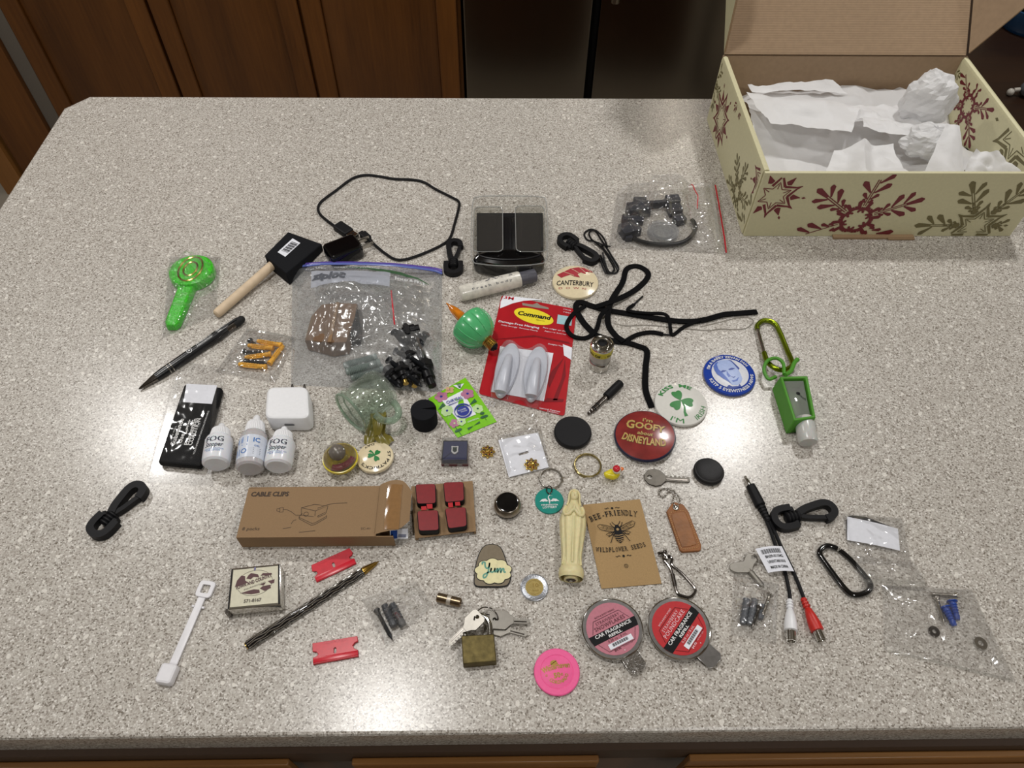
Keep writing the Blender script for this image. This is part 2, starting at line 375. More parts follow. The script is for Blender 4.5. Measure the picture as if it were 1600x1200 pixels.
# wider than seen: the near corners run outside the frame
o = solo('worktop', M().prism(top, -.04, 0, .003), STONE, 'pale grey speckled stone worktop with clipped corners on the wooden island', 'worktop', (0, .6, -.04), flat=True)
isl = Thing('island_cabinet', 'honey oak cabinet carrying the pale speckled stone worktop', 'cabinet', (0, .6, zf))
isl.part('body', M().box(xl+.02, xr-.02, .145, 1.03, zf+.1, -.0402).box(xl+.05, xr-.05, .2, .98, zf, zf+.1), OAK)
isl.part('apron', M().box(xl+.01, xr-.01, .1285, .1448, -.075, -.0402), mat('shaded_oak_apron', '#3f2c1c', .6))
gaps = [(-.70, G(478, 1190, -.07).x), (G(532, 1190, -.07).x, G(955, 1190, -.07).x), (G(1052, 1190, -.07).x, .84)]
for k, (a, b) in enumerate(gaps):
    a = max(a, xl+.012); b = min(b, xr-.012)
    d = isl.part('drawer', M().prism([(a, .109), (b, .109), (b-.012, .1225), (a+.012, .1225)], -.22, -.082, 0).box(a+.012, b-.012, .1225, .1284, -.22, -.058), OAKX, bev=.0012)
# ---------------------------------------------------------------- far side: tall cabinets, fridge, table
yc = 2.0
cab = Thing('tall_cabinet', 'tall honey oak cabinet with framed doors beyond the island', 'cabinet', (-.7, yc+.3, zf))
cab.part('body', M().box(-1.343, -.104, yc+.022, 2.62, zf+.1, 1.2).box(-1.343, -.104, yc+.08, 2.62, zf, zf+.1), OAK)
def door(th, x0, x1, z0, z1):
    t = .055
    m = M()
    for a, b, c, d in ((x0, x0+t, z0, z1), (x1-t, x1, z0, z1), (x0+t, x1-t, z0, z0+t), (x0+t, x1-t, z1-t, z1)): m.box(a, b, yc, yc+.0218, c, d)
    dr = th.part('door', m, OAK, bev=.003)
    pm = M(frame(V((0, yc+.0135, 0)), V((1, 0, 0)), V((0, -1, 0))))
    pm.T = Matrix(((1, 0, 0, 0), (0, 0, -1, yc+.0135), (0, 1, 0, 0), (0, 0, 0, 1)))
    th.part('door_panel', pm.prism([(x0+t, z0+t), (x1-t, z0+t), (x1-t, z1-t), (x0+t, z1-t)], -.008, .006, .004), OAK, parent=dr)
    return dr
for x0, x1 in ((-1.335, -.945), (-.937, -.541), (-.533, -.115)): door(cab, x0, x1, zf+.12, 1.18)
shell('trim_1', M().box(-1.398, -1.3435, yc+.03, 2.62, zf, 1.3), GREYTRIM)
sc = Thing('side_cabinet', 'brown oak cabinet panel standing past the grey filler strip', 'cabinet', (-1.48, yc+.3, zf))
sc.part('body', M().box(-1.552, -1.3985, yc+.012, 2.62, zf, 1.2), OAK)
sc.part('groove_shade', M().box(-1.566, -1.5525, yc+.03, 2.62, zf, 1.2), SHADOWGAP)  # near-black filler strip: shade of the groove beside the panel, put into its colour
shell('trim_2', M().box(-1.64, -1.5665, yc+.0, 2.62, zf, 1.3), OAKPALE)
fr = Thing('fridge', 'dark stainless fridge with two doors split by a black seam', 'fridge', (.26, yc+.35, zf))
fr.part('body', M().box(-.098, .76, yc+.04, 2.65, zf+.02, .9), SHADOWGAP)
for x0, x1 in ((-.096, .253), (.275, .755)):
    d = fr.part('door', M().bbox(x0, x1, yc, yc+.0395, zf+.06, .88, .004), STEEL)
xh = G(945, 0, 0); 
hm = M().tube([(.305, yc-.0002, -.19), (.305, yc-.045, -.20), (.305, yc-.05, -.262), (.305, yc-.05, .4), (.305, yc-.0002, .42)], .011, 10)
fr.part('handle', hm, mat('brushed_handle', '#a59b8c', .3, 1.0), label='pale metal fridge handle')
tb = Thing('side_table', 'dark brown wooden table with a blue bowl beyond the snowflake box', 'table', (1.4, 1.5, zf))
tz = -.17
tb.part('tabletop', M().bbox(.86, 2.3, 1.12, 1.93, tz-.03, tz, .003), WALNUT)
for x in (.9, 2.25):
    for y in (1.17, 1.88): tb.part('leg', M().prism([(x-.03, y-.03), (x+.03, y-.03), (x+.03, y+.03), (x-.03, y+.03)], zf, tz-.0302, 0), WALNUT)
bp = G(1604, 42, tz); bT = Matrix.Translation(bp)
bw = Thing('bowl', 'blue bowl with a black inside on the dark table', 'bowl', bp)
bw.part('shell', M().lathe([(.001, .0005), (.055, .0005), (.066, .02), (.07, .05), (.067, .0515), (.064, .048)], 32, bT), mat('blue_glaze', '#123a5e', .3, coat=.4))
bw.part('lining', M().lathe([(.0638, .048), (.06, .02), (.05, .006), (.001, .005)], 32, bT), mat('black_glaze', '#07090d', .3))
sp = G(1600, 150, tz)
t = Thing('smoky_bauble', 'round smoky grey bauble lying on the dark table by the box', 'bauble', sp)
t.part('head', M(Matrix.Translation(sp)).ball((0, 0, .016), .016, 16, 10, (1, 1, .99)), mat('smoky_glass', '#57595c', .25))
t.part('tip', M(Matrix.Translation(sp)).tube([(-.016, .001, .014), (-.026, .002, .012)], .004, 10).ball((-.031, .002, .0075), .0072, 12, 8), mat('white_tip', '#b9b4ab', .3), label='white rounded tip')
# ---------------------------------------------------------------- shared materials
def PL(px, py, axis, val):     # the point on the plane x = val (axis 0) or y = val (axis 1) that the photograph shows at (px, py)
    d = (px-800)*_a - (py-600)*_b + FPX*_fw; o = V((0, 0, EYE)); t = (val-o[axis])/d[axis]; return o+d*t
FILM = clear_mat('clear_film', '#fcfcfc', .09, 1.0, .015, '#ffffff', .3)
FILMG = clear_mat('hazy_zip_film', '#f8f9fa', .20, .9, .06, '#f2f4f6', .4)
DOMEM = clear_mat('smoky_clear_dome', '#f4f2ee', .03, 1.3, .02, '#bdb8b2', 1.0)
PLASTIC = clear_mat('clear_rigid_plastic', '#f4f4f2', .05, .8, .03, '#e6e6e4', 1.4)
CASE = clear_mat('clear_case', '#f4f4f2', .05, .7, .0, '#e6e6e4', .25)
BLACK = mat('black_plastic', '#0d0d10', .4, spec=.3, var=.1)
BLACKM = mat('matt_black_plastic', '#0f0f12', .55, spec=.25, var=.12)
RUBBER = mat('black_rubber', '#0b0b0d', .75, var=.1)
CHROME = mat('chrome', '#c9c7c2', .13, 1.0, var=.03)
GUNMETAL = mat('dark_polished_metal', '#6f6a66', .2, 1.0, var=.05)
NICKEL = mat('nickel', '#b5b1aa', .25, 1.0, var=.05)
BRASS = mat('brass', '#b59a55', .3, 1.0, var=.1)
GOLD = mat('gold_plate', '#d8b765', .25, 1.0, var=.08)
WHITEP = mat('white_plastic', '#e6e7ea', .35, var=.02)
PAPER = mat('white_paper', '#e4e6ee', .8, var=.03)
INK = mat('black_ink', '#111114', .6, spec=.2)
WHITEINK = mat('white_ink', '#dcdcdc', .6)
REDP = mat('red_plastic', '#c4172c', .3, var=.08)
CARD = mat('brown_card', '#9a8062', .85, var=.08, vscale=900)
CARDIN = mat('corrugated_card_inside', '#9c846a', .9, var=.06, vscale=150)
# ---------------------------------------------------------------- clear bags: two films with creased facets
def film_bag(name, label, quad, puff, seed, m=FILM, n=48, crink=.0011, group=None, hf=None, at=None, cat='bag', extra=None, lift=0.0004, edge=.55, creases=16, facet=False, ridges=(), cf=None):
    rnd = random.Random(seed); q = [G(*p) for p in quad]; size = ((q[1]-q[0]).length+(q[3]-q[0]).length)/2
    P = lambda u, v: (q[0]*(1-u)+q[1]*u)*(1-v)+(q[3]*(1-u)+q[2]*u)*v
    off = V((seed*3.7, seed*1.3, 0)); th = Thing(name, label, cat, at or (q[0]+q[1]+q[2]+q[3])/4, group)
    cs = []
    for _ in range(creases):
        p = P(rnd.random(), rnd.random()); a = rnd.uniform(0, PI); cs.append((p, V((math.cos(a), math.sin(a), 0)), rnd.uniform(.25, .6)*size, rnd.uniform(.003, .007)*(1+size*4), rnd.uniform(.4, 1.3)*crink*1.5))
    rg = [(GP(r_[0]), r_[1], r_[2]) for r_ in ridges]
    def topf(u, v):
        p = P(u, v); e = min(1, 5*min(u, 1-u, v, 1-v)); h = (max(0, math.sin(PI*u))*max(0, math.sin(PI*v)))**edge*puff
        if hf: h = max(h, 0)+hf(u, v)*min(1, e*2.4)
        c = noise.noise(p*60+off)*.8+noise.noise(p*170+off)*.6+abs(noise.noise(p*40-off))*1.0; z = 0
        for cp, cdr, cl, cw, ca in cs:
            d = p-cp; t = d.dot(cdr); w_ = abs(d.x*cdr.y-d.y*cdr.x)
            if abs(t) < cl and w_ < cw: z += ca*(.5+.5*math.cos(PI*w_/cw))*(1-(t/cl)**2)
        for rp, ra, rw in rg:
            for a_, b_ in zip(rp, rp[1:]):
                d = b_-a_; t = max(0, min(1, (p-a_).dot(d)/d.length_squared)); w_ = (p-a_-d*t).to_2d().length
                if w_ < rw: z = max(z, ra*(.5+.5*math.cos(PI*w_/rw)))
        if cf: kk = cf(u, v); c *= kk; z *= kk
        if facet: z += crink*1.2*(noise.cell(p*260+off)-.3)
        return p+V((0, 0, lift+.0004+h*(1+.08*c*e)+max(0, crink*(.6+c*.7)+z)*min(1, e+.25)))
    def botf(u, v): return P(u, v)+V((0, 0, lift))
    th.part('upper_film', M().grid(topf, n, n), m, flat=facet, deg=70)
    th.part('lower_film', M().grid(botf, 4, 4), m)
    if extra: extra(th, P, topf)
    return th
# ---------------------------------------------------------------- snowflake gift box
CREAM = mat('cream_printed_card', '#cfcaa6', .45, var=.03)
FLAKER = mat('snowflake_red', '#6e2029', .5, var=.1)
FLAKEO = mat('snowflake_olive', '#6f6742', .5, var=.1)
def club(m, x0, y0, x1, y1, w0, w1, mi, ok):
    d = V((x1-x0, y1-y0)); n = V((-d.y, d.x)).normalized(); a = V((x0, y0)); b = V((x1, y1)); c = a+d*.82
    pts = [a+n*w0/2, c+n*w1/2, b+n*w1*.12, b-n*w1*.12, c-n*w1/2, a-n*w0/2]
    m.up += 3e-6
    if all(ok(p.x, p.y) for p in pts): m.poly([tuple(p) for p in pts[::-1]], mi)
def flake(m, cx, cy, R, rot, kind, mi, lo, hi):
    ok = lambda x, y: lo[0] <= x <= hi[0] and lo[1] <= y <= hi[1]
    def seg(a, b, wd):
        if ok(*a) and ok(*b): m.up += 3e-6; m.line([a, b], wd, mi)
    for k in range(6):
        t = math.radians(rot+60*k); ux, uy = math.cos(t), math.sin(t); A = lambda s, w=0: (cx+ux*s*R-uy*w*R, cy+uy*s*R+ux*w*R)
        if kind in ('fern', 'bare'):
            for sg in (.016, -.016): seg(A(.27, sg), A(.76, sg), [.016*R, .016*R])
            club(m, *A(.74), *A(1.0), .05*R, .10*R, mi, ok)
            for s0, L, wd in ((.70, .27, .085), (.52, .30, .10), (.40, .17, .07), (.33, .11, .05)):
                for sg in (1, -1): club(m, *A(s0, .03*sg), *A(s0+L*.62, L*.72*sg), .022*R, wd*R, mi, ok)
            if kind == 'fern':      # cup of a petal between two arms
                t2 = t+PI/6; a2 = lambda s, w=0: (cx+math.cos(t2)*s*R-math.sin(t2)*w*R, cy+math.sin(t2)*s*R+math.cos(t2)*w*R)
                arc = [a2(.14+.10*math.cos(q_), .115*math.sin(q_)) for q_ in [math.radians(-115+23*j) for j in range(11)]]
                wd = [.03*R+.045*R*math.sin(PI*j/10) for j in range(11)]
                for j in range(10): seg(arc[j], arc[j+1], [wd[j], wd[j+1]])
                for sg in (1, -1): club(m, *a2(.22, .06*sg), *a2(.36, .10*sg), .05*R, .07*R, mi, ok)
        else:
            a2 = lambda s, sg=1: (cx+math.cos(t+sg*PI/6)*s*R, cy+math.sin(t+sg*PI/6)*s*R)
            for sg in (1, -1):
                seg(a2(.48, sg), A(.80, .035*sg), [.11*R, .07*R]); seg(A(.80, .035*sg), A(1.02), [.07*R, .02*R]); seg(a2(.34, sg), A(.60), [.035*R, .03*R])
            seg(A(.30), A(.52), [.03*R, .03*R])
            club(m, *a2(.98), *a2(.60), .02*R, .26*R, mi, ok)
            dm = [a2(1.02), (a2(1.11)[0]-math.sin(t+PI/6)*.05*R, a2(1.11)[1]+math.cos(t+PI/6)*.05*R), a2(1.2), (a2(1.11)[0]+math.sin(t+PI/6)*.05*R, a2(1.11)[1]-math.cos(t+PI/6)*.05*R)]
            if all(ok(*p) for p in dm): m.poly(dm[::-1], mi)
x0, x1, y0, y1, hz = .321, .678, .735, 1.008, .100
bx = Thing('gift_box', 'open cream cardboard box printed with red and olive snowflakes, lid up', 'box', ((x0+x1)/2, (y0+y1)/2, 0))
fw_ = bx.part('front_wall', M().box(x0+.001, x1-.001, y0, y0+.004, .0005, hz-.0005), [CREAM])
bx.part('bottom', M().box(x0+.001, x1-.001, y0+.0042, y1-.0042, .0004, .004), CARD)
bw_ = bx.part('back_wall', M().box(x0+.001, x1-.001, y1-.004, y1, .0005, hz+.0012), CARDIN)
def sidewall(xa, xb, nm):      # doubled side wall with a rounded fold on top
    m = M(); pr = [(xa, .0005), (xa, hz-.003), (xa+.0015, hz+.0005), ((xa+xb)/2, hz+.0015), (xb-.0015, hz+.0005), (xb, hz-.003), (xb, .0005)]
    k = len(pr)
    for yy in (y0+.0045, y1-.0045): m.v.extend(V((a, yy, b)) for a, b in pr)
    m.f.extend((i, (i+1) % k, k+(i+1) % k, k+i) for i in range(k)); m.f.append(tuple(range(k-1, -1, -1))); m.f.append(tuple(k+i for i in range(k))); m.mi = [0]*len(m.f)
    return bx.part(nm, m, CREAM)
lw_ = sidewall(x0-.0005, x0+.0085, 'side_wall'); rw_ = sidewall(x1-.0085, x1+.0005, 'side_wall')
mp_ = lambda x, y, h: (x, y0-h, y)
def fm(mp):
    m = M(); m.map = mp; return m
def fpart(c0, c1, r, a, kd, mi, mp, lo, hi, par):
    m = fm(mp); flake(m, c0, c1, r, a, kd, 0, lo, hi)
    if m.f: bx.part('snowflake_print', m, [FLAKEO if mi else FLAKER], parent=par, label='olive snowflake print' if mi else 'red snowflake print')
lo, hi = (x0+.002, .002), (x1-.002, hz-.001)
c = PL(1210, 306, 1, y0); fpart(c.x, c.z, .034, 25, 'star', 0, mp_, lo, hi, fw_)
c = PL(1337, 343, 1, y0); fpart(c.x, c.z, .082, 24, 'fern', 0, mp_, lo, hi, fw_)
c = PL(1524, 352, 1, y0); fpart(c.x, c.z, .080, 0, 'bare', 1, mp_, lo, hi, fw_); fpart(c.x, c.z, .036, 30, 'star', 1, lambda x, y, h: (x, y0-h-.0004, y), lo, hi, fw_)
mp_ = lambda x, y, h: (x0-.0005-h, -x, y)       # outside of the near side wall, seen from the left
lo, hi = (-y1+.006, .002), (-y0-.006, hz-.004)
for px, py, r, a, k, mi in ((1152, 300, .052, 20, 'fern', 1), (1127, 186, .040, 30, 'star', 0), (1118, 128, .042, 0, 'fern', 1), (1158, 150, .03, 10, 'fern', 0), (1172, 365, .05, 15, 'fern', 1), (1190, 285, .034, 0, 'star', 0)):
    c = PL(px, py, 0, x0); fpart(-c.y, c.z, r, a, k, mi, mp_, lo, hi, lw_)
mp_ = lambda x, y, h: (x1-.0085-h, x, y)        # inside of the far side wall
lo, hi = (y0+.006, .002), (y1-.006, hz-.004)
for px, py, r, a, k, mi in ((1512, 166, .062, 33, 'fern', 0), (1592, 214, .05, 20, 'star', 1), (1488, 105, .03, 0, 'fern', 1)):
    c = PL(px, py, 0, x1-.0085); fpart(c.y, c.z, r, a, k, mi, mp_, lo, hi, rw_)
m = M()
for px0, px1, py in ((1192, 1193, 0),): pass
m.box(x0+.118, x0+.225, y0-.0065, y0-.0003, .0006, .0035).box(x0+.19, x0+.225, y0-.0085, y0-.0066, .0006, .003)
bx.part('locking_tab', m, CARD)
# lid: leaning back from the rear top edge, with two dust flaps
la = math.radians(44); ld = V((0, math.sin(la), math.cos(la))); ln = V((0, -math.cos(la), math.sin(la)))
LT = Matrix(((1, ld.x, ln.x, 0), (0, ld.y, ln.y, y1), (0, ld.z, ln.z, hz+.0030), (0, 0, 0, 1)))   # local: x, s along the lid, n towards the viewer
m = M(LT); nr = 84; lenl = .27
for k in range(nr):        # shallow corrugation ribs
    a, b = lenl*k/nr, lenl*(k+1)/nr
    vs = [(x0+.002, a, .0036), (x1-.006, a, .0036), (x1-.006, a*.3+b*.7, .00375), (x0+.002, a*.3+b*.7, .00375), (x1-.006, b, .0036), (x0+.002, b, .0036)]
    m.add(vs, [(0, 1, 2, 3), (3, 2, 4, 5)], 0)
m.box(x0+.002, x1-.006, -.0016, lenl, 0, .0035, 0)
lid = bx.part('lid', m, [CARDIN, CREAM], deg=5)
def flap(xe, splay, col, s):    # a tapered flap hinged on the lid's side edge
    c, sn = math.cos(splay), math.sin(splay); n = M(LT)
    pts = [(0.0, .004), (.05, .078), (.09, .10), (.24, .10), (.265, .004)]
    for lift in (0, .003): n.v.extend(LT @ V((xe+s*(sn*q+c*lift), u, .004+c*q-sn*lift*s*s)) for u, q in pts)
    k = len(pts); n.f = [tuple(range(k)), tuple(k+i for i in range(k-1, -1, -1))]+[(i, k+i, k+(i+1) % k, (i+1) % k) for i in range(k)]; n.mi = [1, 0]+[2]*k
    return bx.part('dust_flap', n, col)
flap(x0+.003, math.radians(6), [CREAM, CARDIN, CARD], -1)
flap(x1-.007, math.radians(36), [CREAM, CARDIN, CARD], 1)
# ---------------------------------------------------------------- tissue paper in the box
TISSUE = bpy.data.materials.new('tissue_paper'); TISSUE.use_nodes = True
nt = TISSUE.node_tree; N = nt.nodes; p = N['Principled BSDF']; p.inputs['Base Color'].default_value = (.86, .86, .87, 1); p.inputs['Roughness'].default_value = .6
tl = N.new('ShaderNodeBsdfTranslucent'); tl.inputs[0].default_value = (.85, .85, .86, 1); mx = N.new('ShaderNodeMixShader'); mx.inputs[0].default_value = .3
tc = N.new('ShaderNodeTexCoord'); no = N.new('ShaderNodeTexNoise'); no.inputs['Scale'].default_value = 130; no.inputs['Detail'].default_value = 4
bp_ = N.new('ShaderNodeBump'); bp_.inputs['Strength'].default_value = .35; bp_.inputs['Distance'].default_value = .002
nt.links.new(tc.outputs['Object'], no.inputs['Vector']); nt.links.new(no.outputs['Fac'], bp_.inputs['Height']); nt.links.new(bp_.outputs['Normal'], p.inputs['Normal'])
nt.links.new(p.outputs[0], mx.inputs[1]); nt.links.new(tl.outputs[0], mx.inputs[2]); nt.links.new(mx.outputs[0], N['Material Output'].inputs['Surface'])
def clampbox(p):
    return V((min(max(p.x, x0+.0095), x1-.0095), min(max(p.y, y0+.005), y1-.005), max(p.z, .0045)))
def tissue(label, quad, amp, seed, n=26, fold=None, flat=False):
    q = [G(*p) for p in quad]; off = V((seed*5.1, seed*2.2, seed))
    def f(u, v):
        p = (q[0]*(1-u)+q[1]*u)*(1-v)+(q[3]*(1-u)+q[2]*u)*v
        c = noise.noise(p*24+off)*1.1+abs(noise.noise(p*48+off))*.9+noise.noise(p*110+off)*.25
        z = amp*c+(fold(u, v) if fold else 0)
        return clampbox(p+V((amp*.5*noise.noise(p*40-off), amp*.4*noise.noise(p*37+off*2), z)))
    c = (q[0]+q[1]+q[2]+q[3])/4
    return solo('tissue_paper', M().grid(f, n, n), TISSUE, label, 'paper', c, 'crumpled tissue papers in the snowflake box', flat=flat, deg=50)
tissue('broad smooth white tissue sheet spread across the inside of the snowflake box', [(1160, 150, .045), (1500, 150, .045), (1620, 275, .05), (1190, 275, .07)], .008, 1, 30, lambda u, v: .012*math.sin(5*v+3*u)-.02*(u > .75)*(u-.75)*4)
tissue('folded double layer of grey-white tissue by the box wall with sleeve edge', [(1166, 146, .080), (1345, 166, .082), (1330, 205, .092), (1205, 192, .092)], .004, 2, 26, lambda u, v: .012*math.sin(PI*min(1, v*1.4))*math.sin(PI*u))
tissue('thin wrinkled tissue strip rising against the brown back wall of the box', [(1168, 132, .070), (1300, 128, .072), (1325, 146, .066), (1176, 142, .066)], .005, 3, 22)
tissue('crumpled tissue between the folded layer and the twisted puff in the box', [(1335, 165, .074), (1432, 165, .07), (1440, 215, .085), (1345, 205, .084)], .009, 4, 22)
tissue('tissue corner folded into a grey band behind the front wall of the box', [(1300, 240, .078), (1395, 222, .092), (1420, 280, .078), (1285, 285, .072)], .006, 5, 22, lambda u, v: .010*max(0, 1-abs(u-.45)*6))
tissue('pointed tissue peak standing up beside the printed side wall of the box', [(1478, 192, .112), (1500, 196, .110), (1510, 284, .075), (1438, 284, .07)], .004, 6, 22, lambda u, v: .012*math.sin(PI*u)*v)
tissue('loose tissue tuft by the near corner of the printed side wall in the box', [(1525, 232, .09), (1562, 236, .085), (1590, 285, .06), (1500, 285, .065)], .010, 7, 22, lambda u, v: .012*math.sin(7*u)*v)
c = G(1450, 158, .10); off = V((9, 4, 2))
m = M()
def puff(u, v):
    th, ph = 2*PI*u, PI*v; r = .034*(1-.35*max(0, math.cos(ph))**2)
    d = V((math.sin(ph)*math.cos(th), math.sin(ph)*math.sin(th), -math.cos(ph)))
    r *= 1+.18*noise.noise(d*2.4+off)+.07*abs(math.sin(th*5+3*noise.noise(d*2+off)))*(1.1-d.z)*.8+.10*abs(noise.noise(d*6+off))
    return c+V((d.x*r*.95, d.y*r*.8, d.z*r*1.15))
m.grid(puff, 34, 22)
solo('tissue_paper', m, TISSUE, 'twisted white tissue puff rising highest in the snowflake box', 'paper', c, 'crumpled tissue papers in the snowflake box', flat=True)
c2 = G(1452, 222, .084)
def wad(u, v):
    th, ph = 2*PI*u, PI*v; d = V((math.sin(ph)*math.cos(th), math.sin(ph)*math.sin(th), -math.cos(ph)))
    r = .026*(1+.3*noise.noise(d*2.2-off)+.10*abs(math.sin(th*4+4*noise.noise(d*2-off)))+.08*abs(noise.noise(d*6-off))); return c2+V((d.x*r*1.15, d.y*r*.9, d.z*r*.75))
solo('tissue_paper', M().grid(wad, 34, 20), TISSUE, 'cream tinted tissue wad tucked under the twisted puff in the box', 'paper', c2, 'crumpled tissue papers in the snowflake box', flat=True)
# ---------------------------------------------------------------- far rows of the collection
def CR(ox, oy, f=5.714): return lambda x, y: (ox+x/f, oy+y/f)
def AX(F): return F @ Matrix.Rotation(PI/2, 4, 'Y')            # local z runs along the frame's x
def LOC(F):                                                     # photo point on height z -> local x, y of frame F
    I = F.inverted()
    def f(px, py, z=0.0): q = I @ G(px, py, z); return (q.x, q.y)
    return f
def LIFT(F, z): return lambda x, y, h: F @ V((x, y, z+h))
def stand(tx, ty, fx, fy, r):     # a standing round thing: photo point of its top centre and of its front foot -> base centre, height
    b = G(fx, fy); y = b.y+r; q = PL(tx, ty, 1, y); return V((q.x, y, 0)), q.z
def swivel_clip(base, tip, label, flip=1, th=1.0, z=.0042):
    F = FR(base, tip, z); L = (G(*tip, z)-G(*base, z)).length; s = flip; P = lambda *a: [(x*L, y*L*s, 0) for x, y in a]
    t = Thing('swivel_clip', label, 'clip', G(*base), 'black plastic swivel clips'); r = .0040*th
    t.part('base_loop', M(F).tube(cr(P((.33, .15), (.17, .155), (.06, .12), (.01, 0), (.06, -.12), (.17, -.155), (.33, -.15)), 5), r, 4, w=.0034*th, up=(0, 0, 1)).tube(P((.33, .155), (.33, .085)), r*.9, 8).tube(P((.33, -.155), (.33, -.085)), r*.9, 8), BLACKM)
    pr = []
    for k in range(13): pr.append(((.098 if k % 3 else .078)*L, (.20+.22*k/12)*L))
    t.part('barrel', M(F).lathe([(.04*L, .19*L)]+pr+[(.04*L, .43*L)], 16, Matrix.Rotation(PI/2, 4, 'Y')), BLACKM)
    t.part('hook', M(F).tube(cr(P((.40, -.03), (.52, -.075), (.70, -.105), (.86, -.115), (.955, -.07), (.985, .02), (.945, .10), (.86, .135), (.80, .14)), 6), r, 4, w=.0036*th, up=(0, 0, 1)), BLACKM)
    t.part('gate', M(F).tube(cr(P((.42, .02), (.55, .065), (.70, .10), (.81, .128)), 5), r*.8, 4, w=.0022*th, up=(0, 0, 1)), BLACKM)
    return t
swivel_clip((147, 836), (222, 759), 'black swivel clip on the bare worktop beside the cable clips carton', -1, 1.05)
swivel_clip((1209, 814), (1302, 795), 'black swivel clip touching the black audio splitter cable', -1, .95)
swivel_clip((708, 428), (710, 377), 'small black swivel clip between the usb cable and the clear case', -1, .9)
swivel_clip((877, 370), (931, 408), 'black swivel clip beside the coiled black cord above the racing badge', -1, .9)
# green paddle in its wrapper
F = FR((302, 436), (270, 517)); t = Thing('party_clapper', 'bright green glittery plastic paddle with round head and straight handle', 'toy', G(300, 450))
GREENG = mat('green_glitter_plastic', '#3cbf24', .2, var=.45, vscale=700, bump=.6, bscale=700, coat=.5)
m = M(F); r = .027
m.prism([(x*1.0-.004, y) for x, y in circ(0, 0, r, n=36)], .001, .013, .003)
t.part('head', m, GREENG); l = (G(270, 517)-G(302, 436)).length
t.part('handle', M(F).prism([(r*.75, -.010), (l-.006, -.0085), (l, -.005), (l, .005), (l-.006, .0085), (r*.75, .010)], .001, .010, .003), GREENG)
m = M(F)
for rr in (.008, .014): m.tube([(rr*1.5*math.cos(a)-.004, rr*math.sin(a), .0135) for a in [i*PI/8 for i in range(16)]], .0012, 6, closed=True)
t.part('gold_emblem', m, GOLD)
film_bag('paddle_wrapper', 'crinkled clear wrapper around the bright green paddle', [(266, 402), (345, 402), (337, 492), (253, 530)], .009, 11, creases=44, hf=lambda u, v: .0125*math.exp(-((u-.5)**2/.09+(v-.28)**2/.06))+.010*math.exp(-((u-.35+.35*(v-.6))**2/.03+(v-.7)**2/.10)), crink=.0024, n=56)
# foam brush
FOAM = mat('black_foam', '#1b1c1f', .95, spec=.15, var=.15, vscale=1500, bump=.5, bscale=1800)
t = Thing('foam_brush', 'black foam paint brush with a plain wooden dowel handle', 'brush', G(440, 400))
top = [G(413, 399, .021), G(450, 362, .013), G(503, 381, .012), G(447, 427, .021)]
bot = [V((p.x, p.y, .0006)) for p in top]
m = M(); m.v = bot+top; m.f = [(3, 2, 1, 0), (4, 5, 6, 7), (0, 1, 5, 4), (1, 2, 6, 5), (2, 3, 7, 6), (3, 0, 4, 7)]; m.mi = [0]*6
if (top[1]-top[0]).cross(top[3]-top[0]).z < 0: m.f = [f[::-1] for f in m.f]
head = t.part('foam_head', m, FOAM, bev=.0012)
h0 = G(338, 491, .0058); h1 = G(428, 412, .0115); FH = frame(h0, h1-h0); l = (h1-h0).length
t.part('handle', M(FH).lathe([(.0035, -.001), (.0052, .0005), (.0057, .004), (.0057, l+.004)], 20, Matrix.Rotation(PI/2, 4, 'Y')), mat('pale_dowel', '#d3bda0', .6, var=.06, vscale=120))
nz = (top[1]-top[0]).cross(top[3]-top[0]).normalized(); nz = nz if nz.z > 0 else -nz
FB = frame(top[0]*.5+top[3]*.5, (top[1]+top[2])/2-(top[0]+top[3])/2, nz); lp = FB.inverted()
Lq = [(lp @ G(px, py, .017)) for px, py in ((434, 396), (446, 403), (469, 377), (457, 370))]
m = M(FB); m.up = .0003; m.poly([(q.x, q.y) for q in Lq], 0); m.up = .0006
cx, cy = sum(q.x for q in Lq)/4, sum(q.y for q in Lq)/4
for k in range(14):
    x = cx-.010+.0225*k/14+.0004*(k % 3); m.line([(x, cy-.0055), (x, cy+.004)], .0005+.0005*((k*7) % 3), 1)
t.part('barcode_sticker', m, [PAPER, INK], parent=head, label='white barcode sticker')
# black stylus pen
p0, p1 = G(217, 608, .0028), G(382, 496, .0060); F = frame(p0, p1-p0); l = (p1-p0).length; T = AX(F); BP = mat('satin_black_barrel', '#0b0c10', .3, var=.05)
t = Thing('stylus_pen', 'black ballpoint pen with white imprint, silver rings and rubber stylus end', 'pen', G(300, 550))
t.part('tip_cone', M().lathe([(.0006, 0), (.0014, .002), (.0046, .02), (.0048, .021)], 20, T), GUNMETAL, label='dark polished metal nose cone')
t.part('barrel', M().lathe([(.0048, .0212), (.0055, .03), (.0058, .06), (.0055, .085), (.0062, l*.72), (.0054, l*.80), (.0050, l*.82)], 24, T), BP)
for k in (.036, .040): t.part('ring', M().lathe([(.0054, k), (.0059, k+.0003), (.0059, k+.0012), (.0054, k+.0015)], 24, T), CHROME, label='silver ring')
t.part('grip_window', M().lathe([(.0045, l*.815), (.0046, l*.90)], 20, T), GUNMETAL)
t.part('clip', M(F).bbox(l*.78, l*.93, -.0013, .0013, .0052, .0066, .0003), BP)
t.part('stylus_end', M().lathe([(.0050, l*.895), (.0052, l*.94), (.0046, l*.955), (.0046, l*.975), (.0025, l*.995), (.0005, l)], 20, T), RUBBER)
m = M(F); zc = lambda x, y, h: (x, y, math.sqrt(max(1e-8, .0059**2-y*y))+h)
